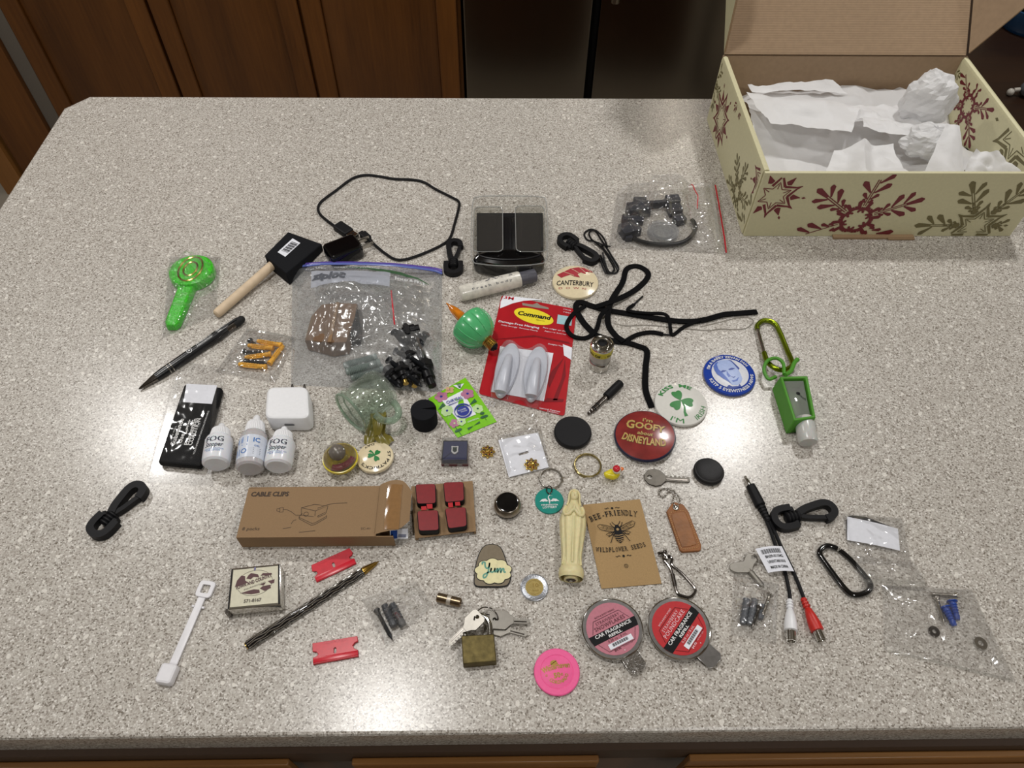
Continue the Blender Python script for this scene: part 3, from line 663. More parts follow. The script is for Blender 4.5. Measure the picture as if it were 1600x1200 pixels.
m.map = zc; m.up = .0001; m.ring(.066, 0, .0028, .0006, 20); m.disc(.066, 0, .0012); m.text('RETIRED FIRE SERVICE', .096, .0008, .0017, .040, bold=.02); m.text('ASSOCIATION OF AMERICA', .096, -.0020, .0017, .042, bold=.02)
t.part('imprint', m, WHITEINK)
# bag of yellow wall anchors and dark screws
k = CR(200, 470); YEL = mat('yellow_nylon', '#e0a321', .4, var=.1)
for n_, (a, b) in enumerate((((985, 565), (1235, 592)), ((1040, 508), (1278, 475)), ((1068, 398), (1298, 426)), ((1150, 358), (1372, 398)), ((1388, 398), (1262, 562)))):
    z = (.0035, .0042, .0040, .0060, .0045)[n_]; A, B = G(*k(*a), z), G(*k(*b), z); F = frame(A, B-A); l = (B-A).length; T = AX(F)
    lab = ('yellow wall anchor lying lowest in the little bag by the pen', 'yellow wall anchor in the middle of the little bag', 'yellow wall anchor second down from the bag seal', 'yellow wall anchor uppermost by the bag seal', 'yellow wall anchor lying crosswise to the others in the little bag')[n_]
    t = Thing('wall_anchor', lab, 'wall anchor', (A.x, A.y, 0), 'yellow wall anchors in the little bag')
    pr = [(.0012, 0), (.0023, .001)]
    for q in range(8): pr += [(.0024, .003+q*(l-.008)/8), (.0029, .003+(q+.6)*(l-.008)/8)]
    t.part('sleeve', M().lathe(pr+[(.0027, l-.003), (.0033, l-.0025), (.0034, l), (.0018, l)], 12, T), YEL)
    t.part('fin', M(F).box(.006, l*.7, -.0004, .0004, .0022, .0034).box(.006, l*.7, -.0034, -.0024, -.0004, .0004), YEL)
def screw(a, b, z, label, group, m_=GUNMETAL, r=.0017, hr=.0034, px=True):
    A, B = (G(*a, z), G(*b, z)) if px else (a, b); F = frame(A, B-A); l = (B-A).length; T = AX(F)
    t = Thing('screw', label, 'screw', (A.x, A.y, 0), group)
    t.part('head', M().lathe([(.0003, -.0014), (hr*.7, -.0013), (hr, -.0004), (hr, .0002), (r, .0022)], 14, T), m_)
    pr = [(r, .0022)]; n = max(6, int(l/.0016))
    for q in range(n): x = .0035+(l-.008)*q/n; pr += [(r*.78, x), (r*1.15, x+(l-.008)/n*.5)]
    t.part('shank', M().lathe(pr+[(r*.7, l-.004), (.0002, l)], 12, T), m_); return t
for n_, (a, b) in enumerate((((1040, 452), (1245, 470)), ((1090, 352), (1160, 420)), ((1050, 535), (1255, 560)))):
    screw(k(*a), k(*b), (.003, .003, .0024)[n_], ('dark screw between the yellow anchors in the middle of the bag', 'dark screw at the sealed end of the yellow anchor bag', 'dark screw just above the lowest yellow anchor')[n_], 'dark screws in the anchor bag', mat('black_oxide_steel', '#35373b', .35, .6))
film_bag('anchor_bag', 'small clear bag of yellow wall anchors beside the black pen', [(387, 513), (464, 528), (431, 599), (337, 582)], .0095, 12, crink=.0009, extra=lambda th, P, f: th.part('seal_strip', M().tube([f(.03+.94*i/14, .07)+V((0, 0, .0004)) for i in range(15)], .0006, 6, w=.0018, up=(0, 0, 1)), PLASTIC))
# usb cable and wall adapter
k = CR(480, 260)
pts = [(255, 540), (160, 470), (110, 420), (98, 370), (130, 310), (250, 220), (400, 110), (520, 78), (650, 90), (780, 112), (930, 118), (1040, 140), (1150, 205), (1290, 275), (1350, 312), (1355, 365), (1320, 500), (1280, 630), (1220, 690), (1080, 760), (900, 825), (790, 830), (700, 780), (620, 715), (560, 660)]
zs = [.004]+[.002]*1+[.0019]*21+[.003, .006]
t = Thing('usb_cable', 'black usb cable looped wide on the bare worktop', 'cable', G(600, 340))
t.part('cord', M().tube(cr([G(*k(*p), z) for p, z in zip(pts, zs)], 5), .0018, 8), BLACKM)
F = FR(k(285, 535), k(395, 610), .0045)
t.part('plug_body', M(F).bbox(-.004, .021, -.0075, .0075, -.004, .004, .0018), BLACKM, bev=.0008)
t.part('plug_shell', M(F).bbox(.021, .0325, -.006, .006, -.0022, .0022, .0006), CHROME, label='metal usb plug shell')
m = M(F); m.up = .0023; m.poly([(.024, -.0035), (.027, -.0035), (.027, -.0015), (.024, -.0015)]); m.poly([(.024, .0015), (.027, .0015), (.027, .0035), (.024, .0035)])
t.part('shell_window', m, INK)
F = FR(k(560, 660), k(470, 580), .0065)
t.part('micro_plug', M(F).tube([(-.004, 0, 0), (.002, 0, 0), (.004, 0, 0)], [.0022, .003, .0035], 10).bbox(.003, .017, -.005, .005, -.0035, .0035, .0015).bbox(.017, .022, -.0033, .0033, -.0014, .0006, .0004), BLACKM)
p0, p1 = G(514, 411, .0), G(566, 391, .0); F = frame((p0+p1)/2, p1-p0)
t = Thing('wall_adapter', 'glossy black usb wall adapter with two metal prongs', 'adapter', (p0+p1)/2)
t.part('body', M(F).prism(rrect(-.001, 0, .044, .031, .006), .0004, .020, .003, cb=.002), mat('gloss_black', '#050507', .12, coat=.4))
m = M(F @ Matrix.Translation((-.0232, 0, .010)) @ Matrix.Rotation(-PI/2, 4, 'Y')); m.up = .0003; m.poly([(-.003, -.007), (.003, -.007), (.003, .007), (-.003, .007)]); t.part('usb_socket', m, mat('socket_grey', '#5b5d60', .4))
for y in (-.0062, .0062): t.part('prong', M(F).bbox(.021, .037, y-.0007, y+.0007, .007, .0135, .0005), NICKEL, label='flat metal prong')
# clear case with black insides
k = CR(680, 300); zt = .028
F = FR((738, 410), (852, 410)); q = LOC(F); wd = (G(852, 410)-G(738, 410)).length
t = Thing('clip_case', 'black holder inside a clear plastic case with two rounded clear front panels', 'holder', G(795, 390))
def ring_of(pts, z): return [q(*k(x, y), z) for x, y in pts]
ol = ring_of([(335, 690), (420, 730), (650, 745), (900, 730), (985, 690), (1000, 500), (985, 180), (930, 130), (700, 122), (600, 122), (400, 128), (340, 180), (325, 480)], .012)
base = [q(*k(*p), 0.004) for p in ((372, 520), (965, 520), (960, 215), (372, 215))]
t.part('back_plate', M(F).prism(base, .001, .010, .001), BLACKM)
for a, b in ((385, 603), (722, 945)):
    t.part('felt_pad', M(F).prism([q(*k(*p), .014) for p in ((a, 525), (b, 525), (b, 215), ((a+b)/2, 205), (a, 215))], .0102, .015, .001), mat('brown_grey_pad', '#241f1e', .8, spec=.2, var=.2, vscale=200))
t.part('centre_strip', M(F).prism([q(*k(*p), .017) for p in ((608, 560), (716, 560), (716, 225), (608, 225))], .0102, .018, .0015), BLACK)
lz = [q(*k(x, y), .014) for x, y in [(660+318*math.cos(a)*(1 if abs(math.cos(a)) < .8 else 1), 622+78*math.sin(a)) for a in [i*2*PI/36 for i in range(36)]]]
t.part('oval_foot', M(F).prism(lz, .001, .024, .006, cb=.003), mat('gloss_black', '#08090c', .12))
t.part('foot_rib', M(F).tube([(x*.9+.5*.1*wd, y*.8+.0025, .0241) for x, y in lz[1:18]], .0012, 6), BLACK)
n = len(ol); m = M(F)
oc = [(x, y, .0006) for x, y in ol]; m.v = []; 
rim = cr([V((x, y, 0)) for x, y in ol], 4, True); k2 = len(rim); vs = [(p.x, p.y, .0008) for p in rim]+[(p.x, p.y, zt) for p in rim]
m.add(vs, [(i, (i+1) % k2, k2+(i+1) % k2, k2+i) for i in range(k2)])
shellp = t.part('clear_shell', m, CASE)
t.part('shell_rim', M(F).tube([(p.x, p.y, zt) for p in rim], .0007, 6, closed=True), clear_mat('clear_edge', '#dfe2e2', .05, 1.0, .18, '#e8eaea', 1.0), parent=shellp)
for a, b in (((342, 130), (603, 530)), ((718, 122), (985, 530))):
    (ax, ay), (bx_, by) = a, b; c = [q(*k(*p), zt) for p in ((ax, by), (bx_, by), (bx_, ay), (ax, ay))]
    cx, cy = sum(p[0] for p in c)/4, sum(p[1] for p in c)/4
    pl = rrect(cx, cy, abs(c[1][0]+c[2][0]-c[0][0]-c[3][0])/2, abs(c[2][1]+c[3][1]-c[0][1]-c[1][1])/2, .007)
    pn = t.part('clear_panel', M(F).prism(pl, zt-.0016, zt), CASE)
    t.part('panel_edge', M(F).tube([(x, y, zt-.0004) for x, y in pl], .0006, 6, closed=True), MATS['clear_edge'], parent=pn)
# lotion tube
p0, p1, p2 = G(718, 459, .010), G(812, 436, .010), G(837, 430, .010); F = frame(p0, p1-p0); l = (p1-p0).length; l2 = (p2-p0).length; T = AX(F)
t = Thing('lotion_bottle', 'small cloudy white lotion bottle with grey cap lying on its side', 'bottle', G(770, 450))
t.part('body', M().lathe([(.0005, .0008), (.0085, 0), (.0098, .0015), (.0100, .004), (.0100, l-.002), (.0094, l)], 28, T), mat('pearly_white_plastic', '#d9d5cb', .25, var=.16, vscale=160, coat=.3))
t.part('cap', M().lathe([(.0072, l), (.0084, l+.0006), (.0082, l2-.001), (.0074, l2), (.0004, l2)], 28, T), mat('slate_grey_cap', '#55555e', .4))
m = M(F); m.map = lambda x, y, h: (x, .01005*math.sin(y/.01), .01005*math.cos(y/.01)); m.up = 0
GI = mat('faint_grey_ink', '#6c6c6e', .6)
m.text('HYDRATE', l*.55, .0005, .0085, l*.66, bold=.03, mi=0); m.text('F r e s h   b o d y', l*.52, -.0072, .0028, l*.66, bold=.03, mi=0)
t.part('lettering', m, GI)
# pin badges
CREAMB = mat('cream_badge_enamel', '#e0d2b0', .18, var=.03, coat=.6)
def badge(cx, cy, R, up_px, label, face, z=.0, h=.0035, rim=None, tilt=None, group='round pin badges'):
    c = G(cx, cy, z+.004); e = G(*up_px, z+.004)-c; y = V((e.x, e.y, 0)).normalized(); x = V((y.y, -y.x, 0))
    F = frame(V((c.x, c.y, z)), x)
    if tilt: F = F @ Matrix.Rotation(tilt[1], 4, tilt[0])
    t = Thing('pin_badge', label, 'badge', V((c.x, c.y, 0)), group)
    pr = [(R*.90, .0004), (R*.985, .0008), (R, .0022), (R*.985, .0036)]; Q = (R*R+h*h)/(2*h)
    for i in range(9): rr = R*.97*(1-i/8.0); pr.append((max(rr, 1e-6), .0040+math.sqrt(Q*Q-rr*rr)-(Q-h)))
    t.part('disc', M(F).lathe(pr, 56), rim or face)
    D = dome(R, h, z0=.0041); m = M(F); m.map = lambda x, y, u: D(x, y, u); m.maxe = .004
    return t, m, F
def fill(m, R, mi=0):      # a curved face disc
    D = m.map; n = 48; vs = [(0, 0)]; fs = []
    for k in range(1, 6): vs += circ(0, 0, R*k/5, n=n)
    fs += [(0, 1+i, 1+(i+1) % n) for i in range(n)]
    for k in range(4): fs += [(1+k*n+i, 1+(k+1)*n+i, 1+(k+1)*n+(i+1) % n, 1+k*n+(i+1) % n) for i in range(n)]
    m._ink(vs, fs, mi)
def shamrock(m, cx, cy, R, mi, rot=0, w=1.0):
    for a in (90, 210, 330):
        t_ = math.radians(a+rot); u = V((math.cos(t_), math.sin(t_))); n = V((-u.y, u.x)); pts = []
        for j in range(25):
            s = PI*2*j/24; r_ = (1-.28*abs(math.cos(s/2))**8)    # heart-shaped leaf
            x = .5-.5*math.cos(s); yv = .46*math.sin(s)*(x**.55)*w
            notch = .16*math.exp(-((s-PI)/.35)**2); x = x*(1.0)-notch
            pts.append((cx+(u.x*x+n.x*yv)*R, cy+(u.y*x+n.y*yv)*R))
        m.poly(pts[:-1], mi)
GREENINK = mat('shamrock_green', '#2f7f3c', .45); DKGREEN = mat('dark_green_ink', '#1f5a32', .5)
t, m, F = badge(899, 440, .0288, (899, 400), 'cream oval-looking badge with red horse and racetrack lettering', CREAMB)
RD = mat('brick_red_ink', '#a8323c', .5); k = CR(680, 300); I = F.inverted()
LQ = lambda x, y: (lambda v: (v.x, v.y))(I @ G(*k(x, y), .006))
m.up = .0003; m.poly([LQ(*p) for p in ((1088, 735), (1150, 712), (1215, 680), (1280, 668), (1330, 672), (1390, 695), (1412, 712), (1350, 712), (1340, 735), (1300, 722), (1270, 740), (1292, 772), (1240, 762), (1205, 745), (1170, 755), (1125, 768))], 0)
m.up = .0005
for a, b in (((1150, 715), (1240, 755)), ((1215, 685), (1290, 735)), ((1290, 672), (1345, 725)), ((1340, 680), (1390, 708))): m.line([LQ(*a), LQ(*b)], .0006, 2)
m.up = .0003
c = LQ(1250, 838); m.text('CANTERBURY', c[0], c[1], .0080, .0455, bold=.012, mi=1, shear=.12); c = LQ(1225, 868); m.text('D  O  W  N', c[0], c[1], .0028, .033, mi=0)
t.part('printing', m, [RD, INK, CREAMB])
# black shoelace tangle and a clear elastic
k = CR(860, 280, 4.706); kg = CR(860, 490, 4.706)
LACE = mat('black_woven_lace', '#08080a', .9, spec=.15, var=.2, vscale=2500, bump=.6, bscale=2500)
t = Thing('shoelace', 'long black flat shoelace lying in a tangle of loops', 'shoelace', G(980, 500))
def lace(pts, kk, w, zz=.0016, zf=None):
    n = len(pts); P = [G(*(kg if len(p) > 2 else k)(p[0], p[1]), (zf[i] if zf else zz)) for i, p in enumerate(pts)]
    return t.part('lace', M().tube(cr(P, 6), .0008, 4, w=w, up=(0, 0, 1)), LACE)
lace([(1520, 975), (1400, 985), (1280, 995), (1150, 1030), (1050, 1045), (900, 1040), (700, 1010), (550, 985), (400, 960), (300, 930), (215, 905), (188, 950), (240, 1050), (330, 1145)], k, .0036, .0022)
lace([(330, 1145), (480, 205, 1), (560, 213, 1), (640, 238, 1), (708, 275, 1), (700, 400, 1), (700, 560, 1), (745, 690, 1)], k, .0034, zf=[.0022, .0018, .0022, .0014, .0014, .0012, .0012, .0012])
lace([(330, 940), (450, 900), (600, 830), (700, 745), (715, 685), (640, 640), (560, 662), (530, 760), (450, 890), (422, 1000), (430, 1080), (480, 1150), (540, 205, 1)], k, .0034, .0050, [.0030, .0060, .0022, .0012, .0012, .0012, .0012, .0012, .0040, .0052, .003, .002, .004])
lace([(255, 935), (170, 990), (118, 1080), (160, 1150), (260, 1168), (335, 1110), (370, 1005), (420, 950)], k, .0026, .0034, [.0045, .0022, .0030, .0030, .0012, .0035, .0045, .0062])
lace([(555, 200, 1), (640, 155, 1), (740, 138, 1), (830, 152, 1)], k, .0026, .0016)
lace([(615, 920), (570, 965), (700, 985), (830, 990), (872, 1030), (882, 1100), (900, 1145), (985, 1085), (1100, 1035)], k, .0020, .0040, [.0015, .0045, .0045, .0045, .0030, .0035, .0014, .0014, .0042])
t.part('aglet', M().tube([G(*k(612, 922), .0020), G(*k(680, 860), .0016)], .0011, 8), BLACK); t.part('aglet', M().tube([G(*kg(828, 152), .0018), G(*kg(908, 160), .0014)], .0011, 8), BLACK)
pts = [(470, 1060), (560, 1078), (700, 1072), (860, 1085), (1000, 1098), (1150, 1112), (1250, 1100), (1350, 1105), (1440, 1095), (1490, 1050), (1470, 1020), (1380, 1018), (1250, 1050), (1100, 1085)]
solo('elastic_thread', M().tube(cr(GP([k(*p) for p in pts], .0007), 6), .0006, 6), clear_mat('clear_elastic', '#dcdad6', .2, 1.0, .25, '#c9c6c0', 1), 'thin clear elastic thread lying under the black shoelace', 'thread', G(1100, 505))
# small black hook-and-cord bundle
k = CR(860, 280, 4.706); t = Thing('coiled_cord', 'thin black cord coiled and tied with a black twist', 'cord', G(945, 390))
def loop(pts, zf, r=.0012): return t.part('strand', M().tube(cr([G(*k(*p), z) for p, z in zip(pts, zf)], 5), r, 8), BLACK)
loop([(400, 490), (330, 460), (270, 445), (250, 400), (290, 370), (330, 380), (370, 440), (410, 500), (460, 580), (500, 650), (480, 690), (430, 680), (400, 610), (385, 540)], [.004, .003, .0014, .0014, .0014, .002, .003, .005, .004, .002, .0014, .0014, .002, .004])
loop([(420, 500), (390, 430), (345, 385), (315, 375), (285, 395), (300, 440), (350, 480), (400, 530), (440, 600), (470, 660), (445, 690), (405, 685), (370, 600), (365, 560)], [.006, .005, .004, .003, .003, .0035, .005, .0065, .005, .004, .003, .003, .003, .0014])
loop([(380, 500), (430, 560), (470, 620), (495, 670)], [.0045, .0062, .005, .0035]); loop([(370, 560), (400, 640), (425, 692)], [.0014, .004, .0045])
t.part('twist_tie', M().tube(cr([G(*k(*p), z) for p, z in (((355, 520), .001), (390, 490), (440, 495)) ] if False else [G(*k(365, 500), .0015), G(*k(385, 488), .0075), G(*k(410, 488), .0078), G(*k(440, 496), .003)], 5), .0008, 6), BLACKM)
# ---------------------------------------------------------------- middle rows
# black pouch in a clear sleeve
def slab(quad, z0, z1, r=.004, c=.001, n=4):        # rounded slab whose top outline is the photo quad on height z1 -> frame, outline in the frame
    P = [G(px, py, z1) for px, py in quad]; F = frame(V((P[3].x, P[3].y, 0)), P[2]-P[3]); I = F.inverted()
    q = [(I @ p) for p in P]; pts = []
    for i in range(4):
        a, b, d = q[i-1].to_2d(), q[i].to_2d(), q[(i+1) % 4].to_2d(); u = (a-b).normalized(); v = (d-b).normalized()
        s, e = b+u*r, b+v*r
        for j in range(n+1):
            t = j/n; pts.append(tuple((s*(1-t)**2+b*2*t*(1-t)+e*t*t)))
    return F, pts, [tuple(p.to_2d()) for p in q]
k = CR(230, 560)
F, ol, q = slab([k(330, 225), k(672, 255), k(478, 965), k(88, 930)], 0, .009)
t = Thing('fabric_pouch', 'flat black pouch with white coalition lettering and a white closure label', 'pouch', G(295, 665))
body = t.part('body', M(F).prism(ol, .0016, .009, .0022, cb=.0015), mat('black_vinyl', '#08090c', .55, spec=.15, var=.12, bump=.25, bscale=120))
lq = LOC(F); m = M(F); m.up = 0; m.map = lambda x, y, h: (x, y, .0092+h)
lp = [lq(*k(*p), .009) for p in ((352, 228), (625, 242), (578, 408), (325, 392))]
t.part('closure_label', M(F).prism(lp, .0090, .0094), PAPER, parent=body, label='white closure label')
B = lq(*k(150, 925), .009); T_ = lq(*k(345, 395), .009); d = V((T_[0]-B[0], T_[1]-B[1])); rot = math.degrees(math.atan2(d.y, d.x))
def tx(s_, x, y, h, wd, **kw): c = lq(*k(x, y), .009); m.text(s_, c[0], c[1], h, wd, rot=rot, **kw)
tx('LIVE WELL', 243, 660, .0016, .016); tx('Substance', 288, 655, .0048, .0325, bold=.025); tx('Use', 322, 715, .0046, .0115, bold=.025)
tx('Prevention', 408, 655, .0046, .0325, bold=.025); tx('COALITION', 440, 655, .0046, .0335, bold=.025); tx('YOUTHPREVENTIONCOALITION.ORG', 490, 660, .0018, .054)
for x, y in ((352, 655), (358, 615), (372, 575), (398, 578)):
    c = lq(*k(x, y), .009); u = V((math.cos(math.radians(rot)), math.sin(math.radians(rot)))); nn = V((-u.y, u.x)); cc = V(c)
    m.disc(*(cc+u*.0032), .0007, n=10); m.line([tuple(cc-u*.003), tuple(cc+u*.0024)], [.0018, .0010]); m.line([tuple(cc+u*.001-nn*.0016), tuple(cc+u*.002+nn*.0018)], .0005)
t.part('lettering', m, WHITEINK, parent=body)
film_bag('pouch_sleeve', 'loose crinkled clear sleeve around the black pouch', [(283, 564), (352, 576), (334, 760), (230, 754)], .0035, 21, hf=lambda u, v: .0112*(1 if v > .2 else max(0, v*5)), crink=.0014, cf=lambda u, v: 1.0 if v < .16 or v > .93 else .25, edge=.4, n=60, m=clear_mat('soft_sleeve', '#fcfcfc', .10, .35, .0, '#ffffff', .1))
# white charger
top = [(417, 604), (481, 603), (484, 654), (413, 654)]
yb = G(446, 673).y; hz_ = PL(446, 653, 1, yb).z
F, ol, q = slab(top, 0, hz_, .009, n=6)
t = Thing('wall_charger', 'white cube wall charger lying with its port towards the dropper bottles', 'charger', G(448, 645))
b_ = t.part('body', M(F).prism(ol, .0003, hz_, .0025, cb=.002), WHITEP)
w_ = q[2][0]-q[3][0]
PT = frame(F @ V((w_/2, -.0002, hz_*.5)), F.to_3x3() @ V((1, 0, 0)), F.to_3x3() @ V((0, -1, 0)))
m = M(PT); m.up = .0003; m.poly(rrect(0, .001, .0105, .0036, .0017)); t.part('usb_port', m, mat('port_grey', '#6f7075', .5), parent=b_)
for x in (.4, .68): t.part('prong', M(F).bbox(w_*x-.0008, w_*x+.0008, q[0][1]-.001, q[0][1]+.008, hz_*.5, hz_*.5+.006, .0003), GUNMETAL, label='dark metal prong')
# dropper bottles lying with their bases to the viewer
def dropper(base, tip, label, r, body, fs, group, letters):
    A, B = G(*base, r), G(*tip, r*.9); F = frame(A, B-A); l = (B-A).length; T = AX(F)
    t = Thing('dropper_bottle', label, 'bottle', (A.x, A.y, 0), group)
    t.part('body', M().lathe([(.0005, .001), (r*.80, .0004), (r*.96, .0022), (r, .006), (r, l*.54), (r*.93, l*.60), (r*.74, l*.635), (r*.72, l*.656)], 36, T), body)
    pr = [(r*.60, l*.585)]
    cp = M(); nn = 36; prof = [(r*.71, l*.652), (r*.74, l*.662), (r*.64, l*.825)]
    vs = []; fsx = []
    for rr, z in prof:
        for i in range(72): a = 2*PI*i/72; g = rr*(1+(.025 if i % 2 else -.02)); vs.append(T @ V((g*math.cos(a), g*math.sin(a), z)))
    for q_ in range(2): fsx += [(q_*72+i, q_*72+(i+1) % 72, (q_+1)*72+(i+1) % 72, (q_+1)*72+i) for i in range(72)]
    cp.add(vs, fsx); cp.lathe([(r*.64, l*.825), (r*.58, l*.845), (r*.36, l*.855), (r*.30, l*.90), (r*.22, l*.97), (r*.12, l*.995), (.0003, l)], 28, T)
    t.part('cap', cp, WHITEP)
    m = M(); m.map = lambda x, y, h: F @ V((y, (r+.0001+h)*math.sin(-x/r), (r+.0001+h)*math.cos(-x/r))); m.up = 0
    letters(m, r, l, t, F); return t
BW = mat('milky_white_bottle', '#dfe1e6', .22, var=.02, sss=.2)
NAVY = mat('navy_ink', '#1a1c30', .5); SKY = mat('pale_blue_print', '#9fb4d2', .5); BLUEI = mat('bright_blue_ink', '#2467b0', .5)
def fog(m, r, l, t, F):
    m.text('FOG', .0, l*.395, .0064, .0180, bold=.02, mi=0); m.text('Stopper', .0, l*.275, .0054, .0185, bold=.02, shear=.25, mi=0)
    m.text('ANTI-FOG SOLUTION', .0, l*.205, .0018, .020, mi=1); m.text('FOR LENSES', .0, l*.165, .0018, .014, mi=1)
    t.part('lettering', m, [NAVY, BLUEI])
def gel(m, r, l, t, F):
    lab = M(); lab.map = m.map; lab.up = .00008; n = 20
    for i in range(n):
        a, b = -.022+.044*i/n, -.022+.044*(i+1)/n; lab._ink([(a, l*.10), (b, l*.10), (b, l*.50), (a, l*.50)], [(0, 1, 2, 3)])
    pl = t.part('paper_label', lab, mat('label_white', '#ccd2de', .35)); m.up = .0002
    for px, py, w_, h_ in ((-.0105, l*.36, .005, .006), (-.0040, l*.36, .0060, .0070), (-.0110, l*.14, .005, .008), (-.004, l*.31, .006, .0012)): m.poly([(px-w_/2, py), (px+w_/2, py), (px+w_/2, py+h_), (px-w_/2, py+h_)], 0)
    m.up = .0003; m.ring(-.0040, l*.21, .0024, .0009, 20, mi=0); m.text('IC', .0075, l*.365, .0052, .0065, bold=.02, mi=0); m.text('GEL', .0085, l*.285, .002, .006, mi=0)
    for i in range(4): m.line([(.0050, l*(.25-.03*i)), (.0125, l*(.25-.03*i))], .0004, 1)
    t.part('lettering', m, [BLUEI, NAVY], parent=pl)
g_ = 'small dropper bottles by the white charger'
dropper((337, 727), (347, 662), 'white dropper bottle with black lettering resting against the black pouch', .0138, BW, 0, g_, fog)
dropper((390, 734), (402, 649), 'cloudy clear dropper bottle with a blue and white paper label', .0138, mat('cloudy_clear_bottle', '#b9b6b8', .2, var=.03, sss=.3), 0, g_, gel)
dropper((434, 731), (445, 667), 'white dropper bottle with black lettering just below the charger port', .0138, BW, 0, g_, fog)
# big zip bag and what lies in it
k = CR(450, 400)
BOXC = mat('kraft_brown', '#6f543c', .8, var=.08)
q = [G(*k(*p), z) for p, z in (((300, 432), .020), ((445, 415), .026), ((620, 425), .020), ((595, 545), .022), ((520, 770), .022), ((370, 770), .027), ((150, 752), .018), ((205, 540), .018))]
m = M(); b0 = [V((p.x, p.y, .0012)) for p in q]; m.v = b0+q
m.f = [(8, 9, 13, 14, 15), (9, 10, 11, 12, 13)]+[(i, (i+1) % 8, 8+(i+1) % 8, 8+i) for i in range(8)]+[tuple(range(7, -1, -1))]; m.mi = [0]*len(m.f)
bm_ = (q[1]-q[0]).cross(q[7]-q[0]).z
if bm_ < 0: m.f = [f[::-1] for f in m.f]
t = Thing('card_box', 'brown folded cardboard carton inside the big zip bag', 'carton', (sum(p.x for p in q)/8, sum(p.y for p in q)/8, 0)); t.part('carton', m, BOXC, bev=.0008, deg=20)
fl = [G(*k(*p), z) for p, z in (((150, 760), .016), ((370, 775), .022), ((365, 825), .012), ((190, 815), .008))]; m = M(); m.add(fl+[p-V((0, 0, .0012)) for p in fl], [(0, 3, 2, 1), (4, 5, 6, 7), (0, 1, 5, 4), (1, 2, 6, 5), (2, 3, 7, 6), (3, 0, 4, 7)]); t.part('end_flap', m, BOXC)
m = M(); zz = q[1].lerp(q[5], .5); pts = [q[1].lerp(q[5], s_/8)+V((0, 0, .0004)) for s_ in range(9)]; t.part('tape_seam', m.tube(pts, .0004, 6, w=.0022, up=(0, 0, 1)), mat('clear_tape', '#8b7157', .15))
SLATE = mat('slate_grey_nylon', '#77827e', .4, var=.12)
for n_, (a, b, z) in enumerate((((495, 985), (795, 905), .012), ((515, 1040), (825, 955), .015), ((560, 1090), (850, 1000), .010))):
    A, B = G(*k(*a), z), G(*k(*b), z); F = frame(A, B-A); l = (B-A).length
    t = Thing('ribbed_anchor', ('grey ribbed anchor uppermost of three in the zip bag', 'grey ribbed anchor in the middle of three in the zip bag', 'grey ribbed anchor lowest of three in the zip bag')[n_], 'wall anchor', (A.x, A.y, 0), 'grey ribbed anchors in the zip bag')
    pr = [(.002, 0), (.004, .001)]
    for s_ in range(18): pr += [(.0042, .003+s_*(l-.006)/18), (.0054, .003+(s_+.6)*(l-.006)/18)]
    t.part('body', M().lathe(pr+[(.005, l-.002), (.005, l), (.003, l+.0004)], 14, AX(F)), SLATE)
def connector(a, b, z, r, label, brass=False):
    A, B = G(*k(*a), z), G(*k(*b), z); F = frame(A, B-A); l = (B-A).length; T = AX(F)
    t = Thing('cable_gland', label, 'fitting', (A.x, A.y, 0), 'black fittings in the zip bag')
    t.part('body', M().lathe([(r*.5, 0), (r*.7, .001), (r*.7, l*.3), (r, l*.32), (r, l*.55), (r*.8, l*.58), (r*.8, l*.8), (r*.55, l*.82), (r*.55, l), (r*.3, l)], 18, T), BLACK)
    t.part('hex_nut', M().lathe([(r*1.0, l*.34), (r*1.22, l*.36), (r*1.22, l*.52), (r*1.0, l*.54)], 6, T), BLACK)
    if brass: t.part('brass_end', M().lathe([(r*.4, l*.99), (r*.42, l*1.2), (r*.2, l*1.21)], 14, T), BRASS, label='brass threaded end')
for a, b, z, r, lab, br in (((975, 690), (1170, 640), .022, .0075, 'black fitting nearest the inner clear pouch of the zip bag', 0), ((1010, 790), (1180, 700), .015, .007, 'black fitting tucked under the topmost one in the zip bag', 0),
        ((1040, 830), (1140, 1000), .013, .008, 'long black fitting standing across the middle of the zip bag', 0), ((880, 1000), (1010, 1150), .010, .0085, 'black fitting beside the grey ribbed anchors', 0),
        ((1000, 960), (1045, 1110), .016, .0075, 'black fitting with a brass end near the bag bottom', 1), ((1170, 860), (1290, 1160), .011, .0085, 'longest black fitting along the side seam of the zip bag', 0), ((1130, 1020), (1130, 1140), .012, .0075, 'short black fitting with brass end next to the longest one', 1)):
    connector(a, b, z, r, lab, br)
for n_, (a, b, z) in enumerate((((950, 680), (1060, 820), .020), ((1080, 650), (1215, 800), .018), ((1230, 700), (1160, 850), .012), ((960, 850), (1120, 930), .016), ((1080, 900), (1250, 1010), .019), ((900, 930), (1060, 1060), .018), ((1060, 1060), (1200, 1170), .017), ((900, 1090), (1010, 1180), .012))):
    A, B = G(*k(*a), z), G(*k(*b), z)
    screw(A, B, z, ('black screw nearest the red seal line', 'black screw crossing the top of the fittings heap', 'black screw at the side seam by the fittings', 'black screw in the middle of the fittings heap', 'black screw lying over the longest fitting', 'black screw beside the grey ribbed anchors', 'black screw near the brass ended fittings', 'black screw lowest by the glass mug')[n_]+' in the zip bag', 'black screws in the zip bag', mat('black_oxide_steel', '#35373b', .35, .6), .0026, .0050, px=False)
A = G(*k(575, 620), .014); t = Thing('black_block', 'black plastic block squeezed between the brown carton and the inner pouch', 'fitting', (A.x, A.y, 0))
F = FR(k(590, 560), k(560, 800)); t.part('body', M(F).prism(rrect(.022, .004, .042, .016, .003), .001, .018, .002), BLACK); t.part('ridge', M(F).bbox(.006, .038, .0005, .0075, .0181, .0205, .0006), BLACK)
k_ = CR(450, 400)
